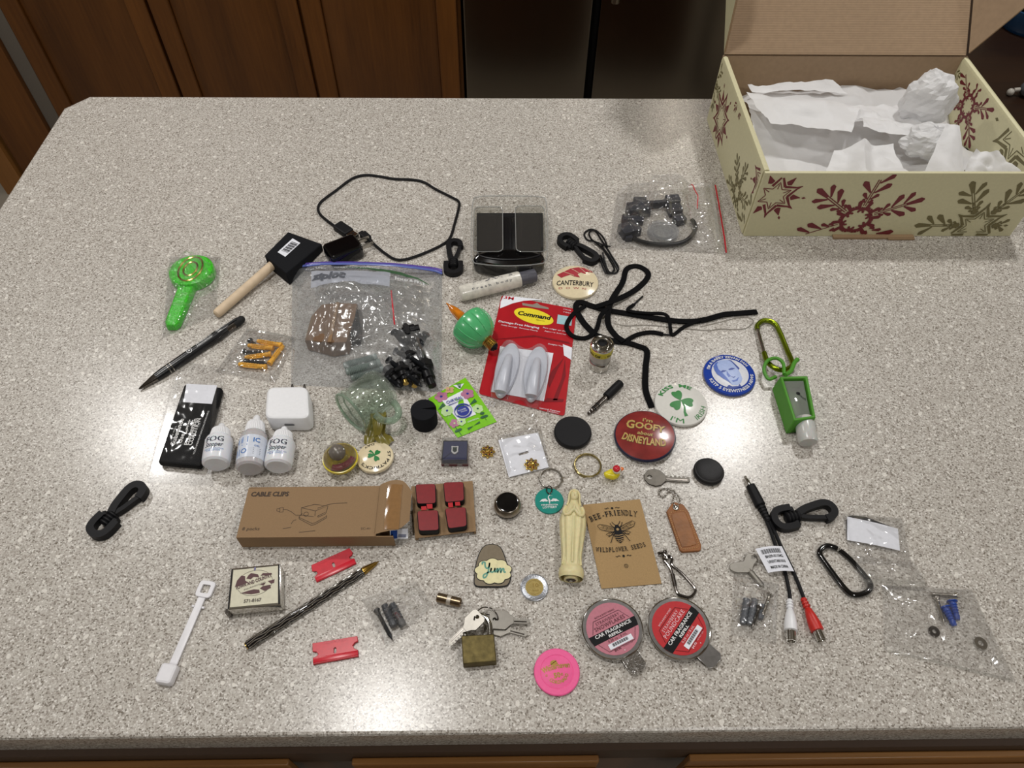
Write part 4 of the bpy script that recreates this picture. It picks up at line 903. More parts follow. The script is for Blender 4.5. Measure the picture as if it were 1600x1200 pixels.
def zipextra(th, P, f):
    zp = mat('purple_zip', '#5b4a9c', .25, var=.08)
    z1 = th.part('zip_strip', M().tube([f(i/24, .012)+V((0, 0, .002+.003*math.sin(PI*i/24))) for i in range(25)], .0014, 8, w=.0026, up=(0, 0, 1)), zp, label='purple zip strip')
    th.part('zip_ridge', M().tube([f(i/24, .034)+V((0, 0, .0016+.002*math.sin(PI*i/24))) for i in range(25)], .0012, 8, w=.0018, up=(0, 0, 1)), mat('blue_zip', '#5866ad', .25), parent=z1, label='blue zip ridge')
    m = M(); m.map = lambda x, y, h: f(x, y)+V((0, 0, h)); m.up = .0022
    n = 14
    for i in range(n):
        for j in range(5):
            a, b, c, d = .15+.52*i/n, .15+.52*(i+1)/n, .15+.16*j/5, .15+.16*(j+1)/5; m._ink([(a, d), (b, d), (b, c), (a, c)], [(0, 1, 2, 3)], 0)
    pan = th.part('label_panel', m, clear_mat('frosted_label', '#e8ebf2', .3, .6, .42, '#cdd2e0', .2))
    m = M(); m.map = lambda x, y, h: f(x, -y)+V((0, 0, h)); m.up = .0034
    m.text('ziploc', .27, -.245, .070, .23, bold=.05, shear=.2, mi=0); m.text('SEAL UNIT', .18, -.135, .02, .14, mi=1); m.text('GREAT FOR STORAGE', .45, -.115, .014, .3, mi=1)
    m3 = M(); m3.map = m.map; m3.up = .0034; m3.text('FOLD & FREE', .80, -.235, .026, .19, bold=.01); th.part('green_stripe_lettering', m3, mat('pale_print', '#d9dcde', .5))
    th.part('lettering', m, [mat('grey_print', '#565a63', .5), mat('pale_print', '#c9cdd0', .5)], parent=pan)
    m = M(); m.map = lambda x, y, h: f(x, y)+V((0, 0, h)); m.up = .0014
    ptsA = [(.34+.58*s_/16, .085+.12*(s_/16)**1.8) for s_ in range(17)]; w2 = [.004+.035*math.sin(PI*s_/16) for s_ in range(17)]
    for i in range(16):
        (a, b), (c, d) = ptsA[i], ptsA[i+1]; m._ink([(a, b+w2[i]/2), (c, d+w2[i+1]/2), (c, d-w2[i+1]/2), (a, b-w2[i]/2)], [(0, 1, 2, 3)])
    th.part('green_swoosh', m, clear_mat('green_print', '#7d9a80', .3, .5, .45, '#4f7a55', 0))
film_bag('zip_bag', 'large clear zip bag with purple seal filled with brown carton and black fittings', [(457, 417), (691, 424), (690, 613), (455, 602)], .030, 31, m=FILMG, n=76, crink=.0010, extra=zipextra, edge=.5, creases=14, ridges=[
    ([k_(435, 380), k_(330, 560), k_(290, 700), k_(215, 830)], 0.004, .008), ([k_(465, 375), k_(620, 420), k_(800, 560), k_(890, 640), k_(940, 715)], .005, .009), ([k_(610, 540), k_(700, 525), k_(820, 590), k_(900, 660)], .004, .007), ([k_(440, 520), k_(420, 720), k_(415, 800), k_(350, 930)], .004, .007), ([k_(600, 920), k_(760, 870), k_(960, 800)], .004, .008), ([k_(60, 130), k_(220, 250)], .004, .007), ([k_(1140, 830), k_(1290, 1140)], .004, .004), ([k_(850, 560), k_(820, 690), k_(740, 800)], .003, .004)])
film_bag('inner_pouch', 'small creased clear pouch with a red seal line inside the zip bag', [k(640, 540), k(1215, 330), k(1230, 700), k(700, 860)], .006, 32, n=24, crink=.002, lift=.020, extra=lambda th, P, f: th.part('red_seal', M().tube([f(.52, .03+.9*i/10)+V((0, 0, .0006)) for i in range(11)], .0005, 6, w=.0009, up=(0, 0, 1)), REDP, label='red seal line'))
# glass mug lying on its side, olive ribbon
GLASS = clear_mat('green_tinged_glass', '#f5f9f6', .04, 1.0, .005, '#c9d9cb', .45)
A, B = G(548, 644, .0245), G(597, 607, .0235); F = frame(A, B-A); l = (B-A).length+.004; T = AX(F)
t = Thing('glass_mug', 'small clear glass jar mug lying on its side beneath the zip bag', 'mug', (A.x, A.y, 0))
R = .0235
prof = [(R*.98, 0), (R*1.0, .0012), (R*.98, .003), (R*1.02, .005), (R*.97, .007), (R*1.0, .010), (R*.93, .013), (R*1.0, .018), (R*1.0, l*.85), (R*.93, l*.96), (R*.8, l), (.0005, l)]
gb = t.part('outer_glass', M().lathe(prof, 48, T), GLASS)
t.part('inner_glass', M().lathe([(R*.98, 0), (R*.90, .001), (R*.84, .012), (R*.90, .018), (R*.90, l*.82), (R*.78, l*.92), (.0005, l*.93)], 48, T), GLASS, parent=gb)
t.part('rim', M().tube([T @ V((R*.95*math.cos(a), R*.95*math.sin(a), 0)) for a in [i*2*PI/48 for i in range(48)]], .0015, 8, closed=True), clear_mat('glass_edge', '#d3e2d5', .05, 1.0, .2, '#c4d6c6', 1.2), parent=gb)
for a in (.9, 1.3, 1.7, 2.1): t.part('thread', M().tube([T @ V((R*1.0*math.cos(a*1.5+s_*.1-2), R*1.0*math.sin(a*1.5+s_*.1-2), .004+.002*a)) for s_ in range(8)], .0008, 6), MATS['glass_edge'], parent=gb)
hs = [F @ V((x, -y, z)) for x, y, z in ((l*.30, R*.95, .003), (l*.34, R*1.35, 0), (l*.50, R*1.62, -.002), (l*.70, R*1.55, -.002), (l*.80, R*1.25, 0), (l*.80, R*.97, .003))]
t.part('handle', M().tube(cr(hs, 6), .0036, 12), MATS['glass_edge'])
k = CR(490, 570); OLIVE = mat('olive_satin', '#7d7431', .3, var=.12, vscale=90, spec=.8)
t = Thing('satin_ribbon', 'olive satin ribbon trailing from the glass mug handle', 'ribbon', G(590, 672))
def strip(ed, n_, lab=None):      # a ribbon: pairs of photo points with heights
    L_ = cr([G(*k(a[0], a[1]), a[2]) for a, b in ed], 6); R_ = cr([G(*k(b[0], b[1]), b[2]) for a, b in ed], 6); m = M(); vs = []
    for a, b in zip(L_, R_):
        for j in range(7): s_ = j/6; vs.append(a.lerp(b, s_)+V((0, 0, .0012*math.sin(s_*9+a.x*300))))
    m.add(vs, [(i*7+j, i*7+j+1, (i+1)*7+j+1, (i+1)*7+j) for i in range(len(L_)-1) for j in range(6)]); return t.part(n_, m, OLIVE, deg=80)
strip([((510, 430, .018), (650, 425, .018)), ((500, 500, .014), (650, 500, .015)), ((470, 580, .008), (600, 570, .012)), ((455, 640, .004), (560, 640, .006)), ((450, 710, .0025), (530, 700, .003))], 'tail')
strip([((560, 440, .020), (645, 420, .020)), ((560, 520, .017), (650, 520, .018)), ((540, 620, .011), (640, 610, .010)), ((560, 680, .006), (690, 640, .007)), ((640, 745, .003), (720, 670, .003))], 'tail')
strip([((505, 440, .021), (650, 440, .021)), ((520, 480, .023), (640, 480, .023)), ((530, 560, .018), (620, 560, .018)), ((545, 640, .010), (600, 620, .012))], 'knot_loop')
# foam cylinder with slit
b, h = stand(661.5, 640, 661, 676, .0135); r = .0135
t = Thing('foam_cylinder', 'black foam cylinder with a wedge slit cut in its top', 'cylinder', b)
pts = [(r*math.cos(a), r*math.sin(a)) for a in [math.radians(20+345*i/44-5) for i in range(45)]]
t.part('body', M(Matrix.Translation(b)).prism(pts+[(-.002, .0012)], .0003, h, .0006), FOAM)
# green sachet
k = CR(690, 570, 10)
F, ol, q = slab([(669, 621), (727, 588), (776, 657), (715, 682)], 0, .003, .0008); lq = LOC(F)
t = Thing('flower_sachet', 'lime green flower food sachet printed with flowers and a white label', 'sachet', G(722, 636))
SG = mat('lime_green_foil', '#7cc51d', .3, var=.05, bump=.3, bscale=260)
w_, hgt = q[2][0], q[0][1]
def bulge(x, y): u, v = x/w_, y/hgt; return .0026*max(0, math.sin(PI*min(1, max(0, u))))**.5*max(0, math.sin(PI*min(1, max(0, v))))**.5
m = M(F); n = 16; Q4 = [V(p) for p in q]
gp = lambda u, v, z: (Q4[3]*(1-u)+Q4[2]*u)*(1-v)+(Q4[0]*(1-u)+Q4[1]*u)*v
vs = []
for j in range(n+1):
    for i in range(n+1):
        p = gp(i/n, j/n, 0); e = min(i, n-i, j, n-j); vs.append((p.x, p.y, .0008+bulge(p.x, p.y)+.0004*noise.noise(V((p.x*150, p.y*150, 3)))*(e > 0)))
m.add(vs, [(j*(n+1)+i, j*(n+1)+i+1, (j+1)*(n+1)+i+1, (j+1)*(n+1)+i) for j in range(n) for i in range(n)])
m.add([(p.x, p.y, .0003) for p in Q4], [(0, 1, 2, 3)])
bd = t.part('packet', m, SG)
m = M(F); m.map = lambda x, y, h: (x, y, .0010+bulge(x, y)+h); m.up = .0004
PINK = mat('dusty_pink_ink', '#b0718f', .5); LIMEP = mat('pale_lime_ink', '#b9d99a', .5); BLUEN = mat('royal_blue_ink', '#23318f', .45)
c_ = lambda x, y: lq(*k(x, y), .003)
def flower(x, y, r, mi, mc, np=5):
    cx, cy = c_(x, y); m.up = .0005
    for i in range(np): a = 2*PI*i/np+.3; m.disc(cx+r*.55*math.cos(a), cy+r*.55*math.sin(a), r*.46, n=10, mi=mi)
    m.up = .0007; m.disc(cx, cy, r*.2, n=8, mi=mc)
flower(-5, 490, .0075, 2, 3); flower(405, 455, .0075, 2, 3); flower(85, 715, .0068, 4, 3, 7); flower(200, 910, .0055, 2, 4); flower(125, 385, .0055, 5, 2, 4); flower(565, 690, .0060, 4, 1, 6); flower(310, 890, .005, 4, 3, 6)
m.up = .0006; m.poly([c_(*p) for p in ((10, 560), (320, 405), (540, 780), (270, 885))], 0)
for p3 in (((430, 640), (515, 530), (555, 580)), ((-60, 690), (20, 590), (60, 640)), ((400, 985), (420, 1015), (500, 950)), ((500, 950), (590, 880), (605, 905))): m.poly([c_(*p) for p in p3], 1)
for x, y in ((635, 760), (690, 800), (640, 820), (240, 1025), (280, 1010)): m.disc(*c_(x, y), .0026, .0016, 10, 1)
m.poly([c_(*p) for p in ((180, 310), (350, 280), (285, 380))], 0)
for dx in (-40, -15, 10, 35): m.up = .0009; m.line([c_(265+dx, 270), c_(285+dx*.2, 360)], .0006, 1)
m.up = .0006; m.line([c_(210, 960), c_(310, 1090)], .0007, 1); m.line([c_(640, 770), c_(700, 860)], .0005, 1)
m.up = .0010; a1, a2 = c_(75, 605), c_(335, 515); rt = math.degrees(math.atan2(a2[1]-a1[1], a2[0]-a1[0])); cc = c_(210, 575)
m.text('CHRYSAL', cc[0], cc[1], .0040, .0185, rot=rt, bold=.02, mi=3); m.line([c_(110, 640), c_(350, 548)], [.0010, .0003], 3)
cc = c_(337, 728); m.disc(*cc, .0066, n=28, mi=3); m.ring(*cc, .0092, .0007, 32, mi=3); m.ring(*cc, .0084, .0014, 32, mi=3, a0=20, a1=150); m.ring(*cc, .0084, .0014, 32, mi=3, a0=200, a1=330)
m.up = .0012; m.text('FLOWER', cc[0]-.0006, cc[1]+.0006, .0019, .0088, rot=rt, mi=0); m.text('FOOD', cc[0]+.0006, cc[1]-.0020, .0019, .0068, rot=rt, mi=0)
cc = c_(500, 880); m.text('UNIVERSAL', cc[0], cc[1], .0018, .013, rot=rt, mi=0)
t.part('printing', m, [PAPER, DKGREEN, PINK, BLUEN, LIMEP, mat('peach_ink', '#c9a27a', .5)], parent=bd)
# capsule with a dark red ring inside
c = G(533, 720, .008); c.z = 0; F = frame(c, V((1, 0, 0))); R = .0165; CT = Matrix.Translation(c)
t = Thing('toy_capsule', 'round vending capsule with yellow base, clear dome and dark red stripe inside', 'capsule', c)
YC = mat('translucent_yellow', '#d3c12a', .25, sss=.2)
t.part('base', M(CT).lathe([(.004, .0004), (.011, .002), (.0158, .007), (.0170, .0105), (.0176, .0108), (.0176, .0135), (.0166, .0137), (.0152, .0100), (.010, .0045), (.0005, .004)], 40), YC)
t.part('dome', M(CT).lathe([(.0166*math.cos(a), .0137+.0175*math.sin(a)) for a in [i*PI/2/12 for i in range(12)]]+[(.0002, .0312)], 40), DOMEM)
GB_ = mat('smoky_grey_ball', '#6f6a66', .15, coat=.4)
t2 = Thing('red_bangle', 'dark red plastic strip curled inside the vending capsule', 'trinket', c, None)
Fx = frame(c+V((.001, -.001, .013)), V((.9, .45, .12))); t2.part('band', M(Fx).tube([(.0125*math.cos(a), .004*math.sin(a)-.002, .004*math.sin(a)) for a in [math.radians(200+i*14) for i in range(11)]], .0024, 8, w=.0036, up=(0, 0, 1)), mat('wine_red', '#7d1535', .35)); t2.part('grey_ball', M().ball(c+V((-.003, .0045, .0165)), .0085, 20, 12), GB_, label='smoky grey rounded toy part'); t2.part('stud', M(Fx).ball((0, -.0064, -.002), .0022, 10, 8), mat('wine_red', '#6d1530'))
# st patrick badge leaning on the ribbon
t, m, F = badge(586, 714, .0190, (600, 740), 'small cream shamrock badge leaning on the olive ribbon, printed upside down', CREAMB, z=.0012, h=.0035, tilt=('X', math.radians(4)))
m.up = .0003; shamrock(m, 0, .0010, .0078, 0); m.line([(0, .001), (.0006, -.004), (.0022, -.0075)], [.0010, .0014, .0028], 0)
m.arct("ST PATRICK'S", 0, 0, .0134, .0030, 90, 165, bold=.01, mi=1); m.arct('DAY', 0, 0, .0164, .0030, -90, 42, bottom=True, bold=.01, mi=1)
t.part('printing', m, [mat('kelly_green', '#1f7a3c', .4), INK])
# blue pin case
F, ol, q = slab([(691, 683), (732, 683), (731, 716), (688, 716)], 0, .016, .0008, n=2); w_, hh = q[2][0], q[0][1]
t = Thing('pin_case', 'small clear case lined in navy velvet holding a silver crest pin', 'case', G(709, 706))
VELV = mat('navy_velvet', '#1b2150', .9, var=.15, vscale=1500)
t.part('velvet_pad', M(F).prism(inset2(ol, .0015), .004, .0105, .0008), VELV)
t.part('case_base', M(F).prism(ol, .0003, .004, .0005), mat('dark_red_plastic', '#571a20', .3))
t.part('clear_lid', M(F).prism(ol, .0041, .016, .0008), PLASTIC)
sh = [(w_/2+x, hh/2+y) for x, y in ((-.0038, .0040), (-.0030, .0047), (0, .0042), (.0030, .0047), (.0038, .0040), (.0034, .0018), (.0036, -.002), (.002, -.0042), (0, -.0052), (-.002, -.0042), (-.0036, -.002), (-.0034, .0018))]
t.part('crest', M(F).prism(sh, .0106, .0122, .0004), mat('bright_silver', '#c9c9cc', .45, .6)); t.part('crest_shield', M(F).prism([(w_/2+(x-w_/2)*.6, hh/2+(y-hh/2)*.6) for x, y in sh], .0123, .0128, .0002), mat('dark_green_enamel', '#1d2b2a', .25))
t.part('hinge_tab', M(F).bbox(w_*.12, w_*.3, -.0020, -.0001, .003, .006, .0004), PLASTIC); t.part('hinge_tab', M(F).bbox(w_*.6, w_*.78, -.0020, -.0001, .003, .006, .0004), PLASTIC)
# gold service pins
def service_pin(px, py, label, z=0.0):
    c = G(px, py, z); F = frame(c, V((1, 0, 0))); t = Thing('lapel_pin', label, 'pin', (c.x, c.y, 0), 'gold flower-shaped lapel pins')
    ol = []
    for i in range(48):
        a = 2*PI*i/48; r = .0068*(1+.16*math.cos(a*8)); ol.append((r*math.cos(a), r*math.sin(a)))
    t.part('rosette', M(F).prism(ol, .0008, .0024, .0005), GOLD); t.part('centre', M(F).lathe([(.0034, .0024), (.0034, .0032), (.0026, .0036), (.0018, .0031), (.0018, .0040), (.0003, .0042)], 20), GOLD)
    for i in range(8):
        a = 2*PI*i/8+.39; t.part('enamel_chip', M(F).prism([(.0044*math.cos(a)+.0009*math.cos(b), .0044*math.sin(a)+.0009*math.sin(b)) for b in (0, 1.26, 2.5, 3.8, 5.0)], .0024, .0028), mat('navy_enamel', '#1d1a45', .2) if i % 2 else mat('wine_enamel', '#6b1822', .2))
    return t
service_pin(762, 707, 'gold flower-shaped lapel pin lying alone on the worktop'); service_pin(830.5, 727, 'gold flower-shaped lapel pin attached to the white card', .0022)
k = CR(740, 620)
F, ol, q = slab([k(220, 385), k(576, 318), k(672, 628), k(315, 717)], 0, .0018, .0006, n=1); lq = LOC(F)
sl = [lq(*k(*p), .0018) for p in ((400, 508), (480, 482), (495, 494), (480, 505), (408, 525))]
t = Thing('pin_card', 'white square card with a cut slot inside a torn clear bag', 'card', G(818, 712)); t.part('card', M(F).prism(ol, .0009, .0018, .0002, holes=[sl[::-1]]), PAPER)
film_bag('pin_bag', 'torn clear bag around the white pin card', [k(215, 350), k(600, 270), k(690, 640), k(318, 740)], .0016, 41, n=26, crink=.0008, hf=lambda u, v: .0022, extra=lambda th, P, f: th.part('torn_flap', M().grid(lambda u, v: (lambda p: p+V((0, 0, .002+.004*u*v+.002*abs(noise.noise(p*150)))))(G(*k(340+u*230, 350-70*u-(150*u)*v*1.1), 0)), 14, 10), FILM, flat=True))
# checker, ring, duck
b, h = stand(895, 675, 895, 704, .0196)
solo('checker', M(Matrix.Translation(b)).lathe([(.017, .0004), (.0193, .0012), (.0198, .003), (.0194, .0062), (.0185, .007), (.0005, .0070)], 56), BLACKM, 'flat black round disc below the headphone adapter', 'disc', b)
def split_ring(px, py, R, label, m_, r=.0011, group=None, sx=1.0):
    c = G(px, py, r); return solo('split_ring', M(Matrix.Translation(c)).tube([(R*math.cos(a), R*math.sin(a), (r*.9)*(1+math.sin(a*.5-.2))) for a in [i*2*PI/60 for i in range(121)]][:104], r, 8), m_, label, 'ring', (c.x, c.y, 0), group)
split_ring(918, 728, .0134, 'brass split ring lying between the black disc and the tiny duck', mat('pale_brass', '#b3a573', .22, 1.0), .0010, 'split rings')
c = G(957, 745); DT = frame(c, V((1, .25, 0))); DT = DT @ Matrix.Translation((0, 0, 0))
t = Thing('toy_duck', 'tiny yellow rubber duck wearing a red cap with an orange bill', 'duck', c)
DY = mat('duck_yellow', '#e0d02c', .3)
m = M(DT); m.grid(lambda u, v: V((.0076*math.sin(PI*v)*math.cos(2*PI*u)-.0005-.002*(math.cos(2*PI*u) < -.8)*math.sin(PI*v), .0058*math.sin(PI*v)*math.sin(2*PI*u), .0052-.0050*math.cos(PI*v)+.0028*max(0, -math.cos(2*PI*u))**3*math.sin(PI*v))), 24, 12); t.part('body', m, DY)
t.part('head', M(DT).ball((.0030, 0, .0128), .0045, 16, 10), mat('duck_white', '#e9e2cf', .4)); t.part('cap', M(DT).ball((.0026, 0, .0146), .0040, 14, 8, (1, 1, .75)), mat('duck_red', '#c01f2e', .3)); t.part('bill', M(DT).ball((.0076, 0, .0122), .0022, 12, 8, (1.3, 1, .6)), mat('duck_orange', '#e2702a', .35))
for s_ in (1, -1): t.part('eye', M(DT).ball((.0062, .0022*s_, .0142), .0006, 8, 6), INK)
# ---------------------------------------------------------------- more of the middle rows
def ROT(lq, a, b, z): p, q_ = lq(*a, z), lq(*b, z); return math.degrees(math.atan2(q_[1]-p[1], q_[0]-p[0]))
# bubble light bulb
A, B = G(701, 477, .029), G(776, 546, .012); F = frame(A, B-A); l = (B-A).length; T = AX(F)
t = Thing('bubble_light', 'green plastic bubble light with amber glass tube and brass screw base', 'bulb', G(745, 520))
t.part('glass_tube', M().lathe([(.0004, -.004), (.0011, -.002), (.0013, 0), (.0036, l*.06), (.0052, l*.14), (.0062, l*.28), (.0066, l*.37)], 24, T), mat('amber_glass', '#c9761a', .1, var=.25, vscale=150, coat=.6, sss=.2), label='amber glass tube')
GB = mat('jade_green_plastic', '#52b374', .25, var=.04, coat=.5)
bp2 = [(.0064, l*.35), (.0150, l*.335), (.0190, l*.350), (.0215, l*.375), (.0222, l*.39), (.0226, l*.42), (.0230, l*.49), (.0222, l*.58), (.0198, l*.67), (.0155, l*.745), (.0105, l*.79), (.0075, l*.80)]
hb = t.part('housing', M().lathe(bp2, 40, T), GB)
m = M()
for i in range(12):
    a = 2*PI*i/12; m.tube(cr([T @ V((r_*math.cos(a), r_*math.sin(a), z)) for r_, z in bp2[5:10]], 4), .0007, 6)
t.part('fluting', m, GB, parent=hb)
for i in range(6):
    a = 2*PI*(i+.5)/6; p = T @ V((.0176*math.cos(a), .0176*math.sin(a), l*.665)); t.part('vent_hole', M().ball(p, .0008, 8, 6), INK, parent=hb)
pr = [(.0074, l*.80)]
for i in range(5): pr += [(.0060, l*(.815+.026*i)), (.0068, l*(.828+.026*i))]
t.part('screw_base', M().lathe(pr+[(.0058, l*.945)], 24, T), BRASS, label='brass screw base'); t.part('contact', M().lathe([(.0056, l*.945), (.0040, l*.975), (.0016, l*.98), (.0016, l*.995), (.0002, l)], 20, T), INK)
# red hook pack
k = CR(680, 440); F, ol, q = slab([(784, 461), (901, 483), (882, 650), (748, 615)], 0, .0014, .004); lq = LOC(F); I = F.inverted()
t = Thing('hook_pack', 'red retail card with two white adhesive hooks under a clear blister', 'package', G(825, 555))
RC = mat('red_card', '#ad1722', .28, var=.08, vscale=60, coat=.5); DKR = mat('dark_red_ink', '#7d121c', .3)
cd_ = t.part('backing_card', M(F).prism(ol, .0003, .0014, .0002), RC)
m = M(F); m.map = lambda x, y, h: (x, y, .0014+h); c_ = lambda x, y: lq(*k(x, y), .0015); m.up = .0002
wp = [c_(*p) for p in ((606, 128), (640, 122), (760, 145), (900, 168), (1040, 198), (1000, 160), (880, 168))]
m.poly([c_(*p) for p in ((612, 124), (1010, 168), (900, 165), (790, 172), (690, 195), (578, 240), (585, 180))], 1)
rt = ROT(lq, k(600, 130), k(1240, 235), .0015); cc = c_(655, 160); m.up = .0004; m.text('3M', *cc, .0050, .0120, rot=rt, bold=.02, mi=2)
m.up = .0003; m.poly([c_(*p) for p in ((775, 190), (830, 200), (870, 205), (910, 190), (935, 210), (1010, 232), (1015, 248), (900, 235), (780, 212))], 6)
cc = c_(880, 312); el = []
for i in range(40): a = 2*PI*i/40; p = c_(880+178*math.cos(a)*.98+18*math.sin(a), 312+70*math.sin(a)+36*math.cos(a)*.9); el.append(p)
m.up = .0003; m.poly(el if sum(el[i][0]*el[(i+1) % 40][1]-el[(i+1) % 40][0]*el[i][1] for i in range(40)) > 0 else el[::-1], 3)
m.up = .0005; cc = c_(882, 320); m.text('Command', *cc, .0066, .040, rot=rt, bold=.04, shear=.15, mi=2 if False else 4); cc = c_(940, 352); m.text('BRAND', *cc, .0012, .010, rot=rt, mi=4)
cc = c_(745, 392); m.text('Damage-Free Hanging', *cc, .0031, .049, rot=rt, bold=.015, mi=1); cc = c_(752, 420); m.text('Holds Strongly · Removes Cleanly', *cc, .0020, .044, rot=rt, mi=1)
cc = c_(1078, 436); m.text('Para colgar sin dañar', *cc, .0021, .031, rot=rt, mi=1); cc = c_(1070, 462); m.text('Agarre fuerte', *cc, .0016, .026, rot=rt, mi=1)
cc = c_(1085, 575); m.text('Designer Hooks', *cc, .0022, .020, rot=rt, mi=1); cc = c_(1020, 1152); m.text('General Purpose', *cc, .0022, .023, rot=rt, mi=1); cc = c_(1050, 1172); m.text('Multiuso', *cc, .0016, .012, rot=rt, mi=1)
for x, s_ in ((1175, '2 Hooks'), (1178, '4 Strips')): pass
cc = c_(1178, 258); m.text('2 Hooks', *cc, .0020, .009, rot=rt, mi=1); cc = c_(1176, 282); m.text('4 Strips', *cc, .0020, .009, rot=rt, mi=1)
m.up = .0003; m.poly([c_(*p) for p in ((1095, 295), (1225, 318), (1215, 395), (1085, 375))], 5); m.poly([c_(*p) for p in ((1140, 560), (1222, 590), (1215, 700), (1150, 660))], 1)
m.up = .00025; m.poly([c_(*p) for p in ((500, 520), (900, 495), (1210, 560), (1195, 540), (880, 478))], 7)
for pts in (((1150, 680), (1040, 800), (1000, 900), (1020, 950), (1090, 790)), ((1160, 690), (1130, 860), (1050, 1060), (1090, 1060), (1165, 840)), ((1000, 1040), (1150, 1050), (1140, 1075), (960, 1075))): m.poly([c_(*p) for p in pts], 7)
t.part('printing', m, [RC, PAPER, REDP, mat('sun_yellow_ink', '#e8d62a', .4), INK, mat('pale_teal_ink', '#9fc4cc', .4), mat('slot_grey', '#8c8074', .7), DKR], parent=cd_)
mm = m; m = M(F); m.map = mm.map
for a, b in (((455, 1060), (470, 1105)), ((500, 1070), (520, 1115))): p, q_ = c_(*a), c_(*b); m.up = .0003; m.line([p, (q_[0], p[1]), q_, (p[0], q_[1])], .0004, 1, closed=True)
t.part('icon_print', m, [RC, PAPER], parent=cd_)
HW = mat('hook_white', '#c9cdd8', .3, var=.02)
wh = t.part('white_insert', M(F).prism([lq(*k(*p), .0016) for p in ((500, 985), (580, 580), (1055, 640), (970, 1070))], .0017, .0021), PAPER, parent=cd_)
for a, b, s_ in (((692, 560), (575, 1035), 1), ((935, 590), (850, 1070), 2)):
    P0, P1 = G(*k(*a), .004), G(*k(*b), .006); HF = frame(V((P0.x, P0.y, .0022)), P1-P0); L_ = (P1-P0).length
    hk = t.part('hook', M(HF).prism([(L_/2+L_/2*math.cos(a_), .0125*math.sin(a_)*(1-.12*math.cos(a_))) for a_ in [i*2*PI/40 for i in range(40)]], 0, .005, .002), HW)
    t.part('prong', M(HF).tube(cr([(L_*.26, 0, .005), (L_*.38, 0, .009), (L_*.6, 0, .0115), (L_*.85, 0, .011), (L_*.97, 0, .009)], 5), [.0026+.0020*min(1, i/10) for i in range(21)], 14, w=[.0032+.0034*min(1, i/14) for i in range(21)], up=(0, 0, 1)), HW, parent=hk)
bl = [lq(*k(*p), .012) for p in ((500, 990), (520, 880), (590, 590), (680, 545), (760, 600), (830, 620), (930, 575), (1005, 640), (1000, 860), (960, 1030), (870, 1095), (760, 1010), (620, 1055))]
bl = [tuple(p.to_2d()) for p in cr([V((x, y, 0)) for x, y in bl], 4, True)]
t.part('clear_blister', M(F).prism(bl, .0022, .0195, .004), clear_mat('blister_plastic', '#fbfbfb', .06, .8, .0, '#ffffff', .3))
# chrome aerator with yellow band
b, h = stand(941.5, 536, 938, 584, .0122); T = Matrix.Translation(b)
t = Thing('tap_aerator', 'chrome tap fitting with a yellow lettered band standing on end', 'fitting', b)
t.part('base_ring', M(T).lathe([(.010, .0003), (.0122, .0012), (.0124, h*.28), (.0116, h*.32)], 36), CHROME); t.part('neck', M(T).lathe([(.0112, h*.32), (.0100, h*.36), (.0104, h*.41), (.0121, h*.43), (.0123, h*.66)], 36), mat('satin_metal', '#b3b0ac', .4, .85))
t.part('core', M(T).lathe([(.0085, h*.3), (.0085, h*.9)], 24), GUNMETAL)
bd = t.part('yellow_band', M(T).lathe([(.0122, h*.66), (.0127, h*.67), (.0129, h*.87), (.0125, h*.88)], 40), mat('yellow_label', '#c9bd2a', .35))
t.part('top_rim', M(T).lathe([(.0125, h*.88), (.0128, h*.93), (.0120, h*.98), (.0106, h), (.0094, h*.95), (.0075, h*.93), (.0070, h*1.0), (.0064, h*1.03), (.0052, h*1.02), (.0046, h*.93), (.0005, h*.90)], 40), CHROME); t.part('bore', M(T).lathe([(.0047, h*.935), (.0005, h*.937)], 20), INK)
m = M(T); m.map = lambda x, y, hh: (.01295*math.sin(x/.0129), -.01295*math.cos(x/.0129), y); m.text('To Turn Off — To Turn On', .001, h*.71, .0034, .056, bold=.03); t.part('lettering', m, INK, parent=bd)
# headphone jack adapter
A, B = G(918, 648, .0022), G(970, 598, .0046); F = frame(A, B-A); l = (B-A).length; T = AX(F)
t = Thing('jack_adapter', 'headphone jack adapter with dark metal shaft and black plastic sleeve', 'adapter', A)
t.part('shaft', M().lathe([(.0003, 0), (.0020, .002), (.0024, .004), (.0015, .0052), (.0027, .007), (.0029, .0095), (.0029, l*.56)], 20, T), GUNMETAL)
for x in (.0100, .0160): t.part('insulator_ring', M().lathe([(.00295, x), (.00300, x+.0007), (.00295, x+.0014)], 20, T), INK)
t.part('sleeve', M().lathe([(.0030, l*.55), (.0046, l*.555), (.0048, l*.60), (.0048, l*.97), (.0040, l), (.0025, l*1.0), (.0022, l*.96)], 20, T), BLACKM)
# three larger badges
t, m, F = badge(1064, 631, .0288, (1061, 600), 'white badge with a green shamrock half under the red badge', mat('white_badge_enamel', '#d9d8d2', .2, var=.03, coat=.5))
m.up = .0003; shamrock(m, -.001, .002, .0150, 0, rot=20, w=1.1); m.line([(.0, .002), (.0028, -.006), (.0025, -.013), (.0040, -.0175)], [.0014, .0018, .0024, .0040], 0)
m.arct('KISS  ME', 0, 0, .0212, .0052, 108, 100, bold=.03, mi=0); m.arct("I'M", 0, 0, .0262, .0056, -104, 34, bottom=True, mi=0); m.arct('IRISH', 0, 0, .0262, .0056, -30, 46, bottom=True, mi=0)
t.part('printing', m, [GREENINK])
t, m, F = badge(1008, 680, .0322, (1014, 640), 'large dull red badge with golden park lettering overlapping the shamrock badge', mat('brick_red_enamel', '#7f2d2b', .2, var=.25, vscale=70, coat=.5), z=.0022, tilt=('Y', math.radians(-3.6)), rim=mat('navy_badge_rim', '#1c1f3a', .25, coat=.5))
fill(m, .0305, 0); m.up = .0005; GT = 1
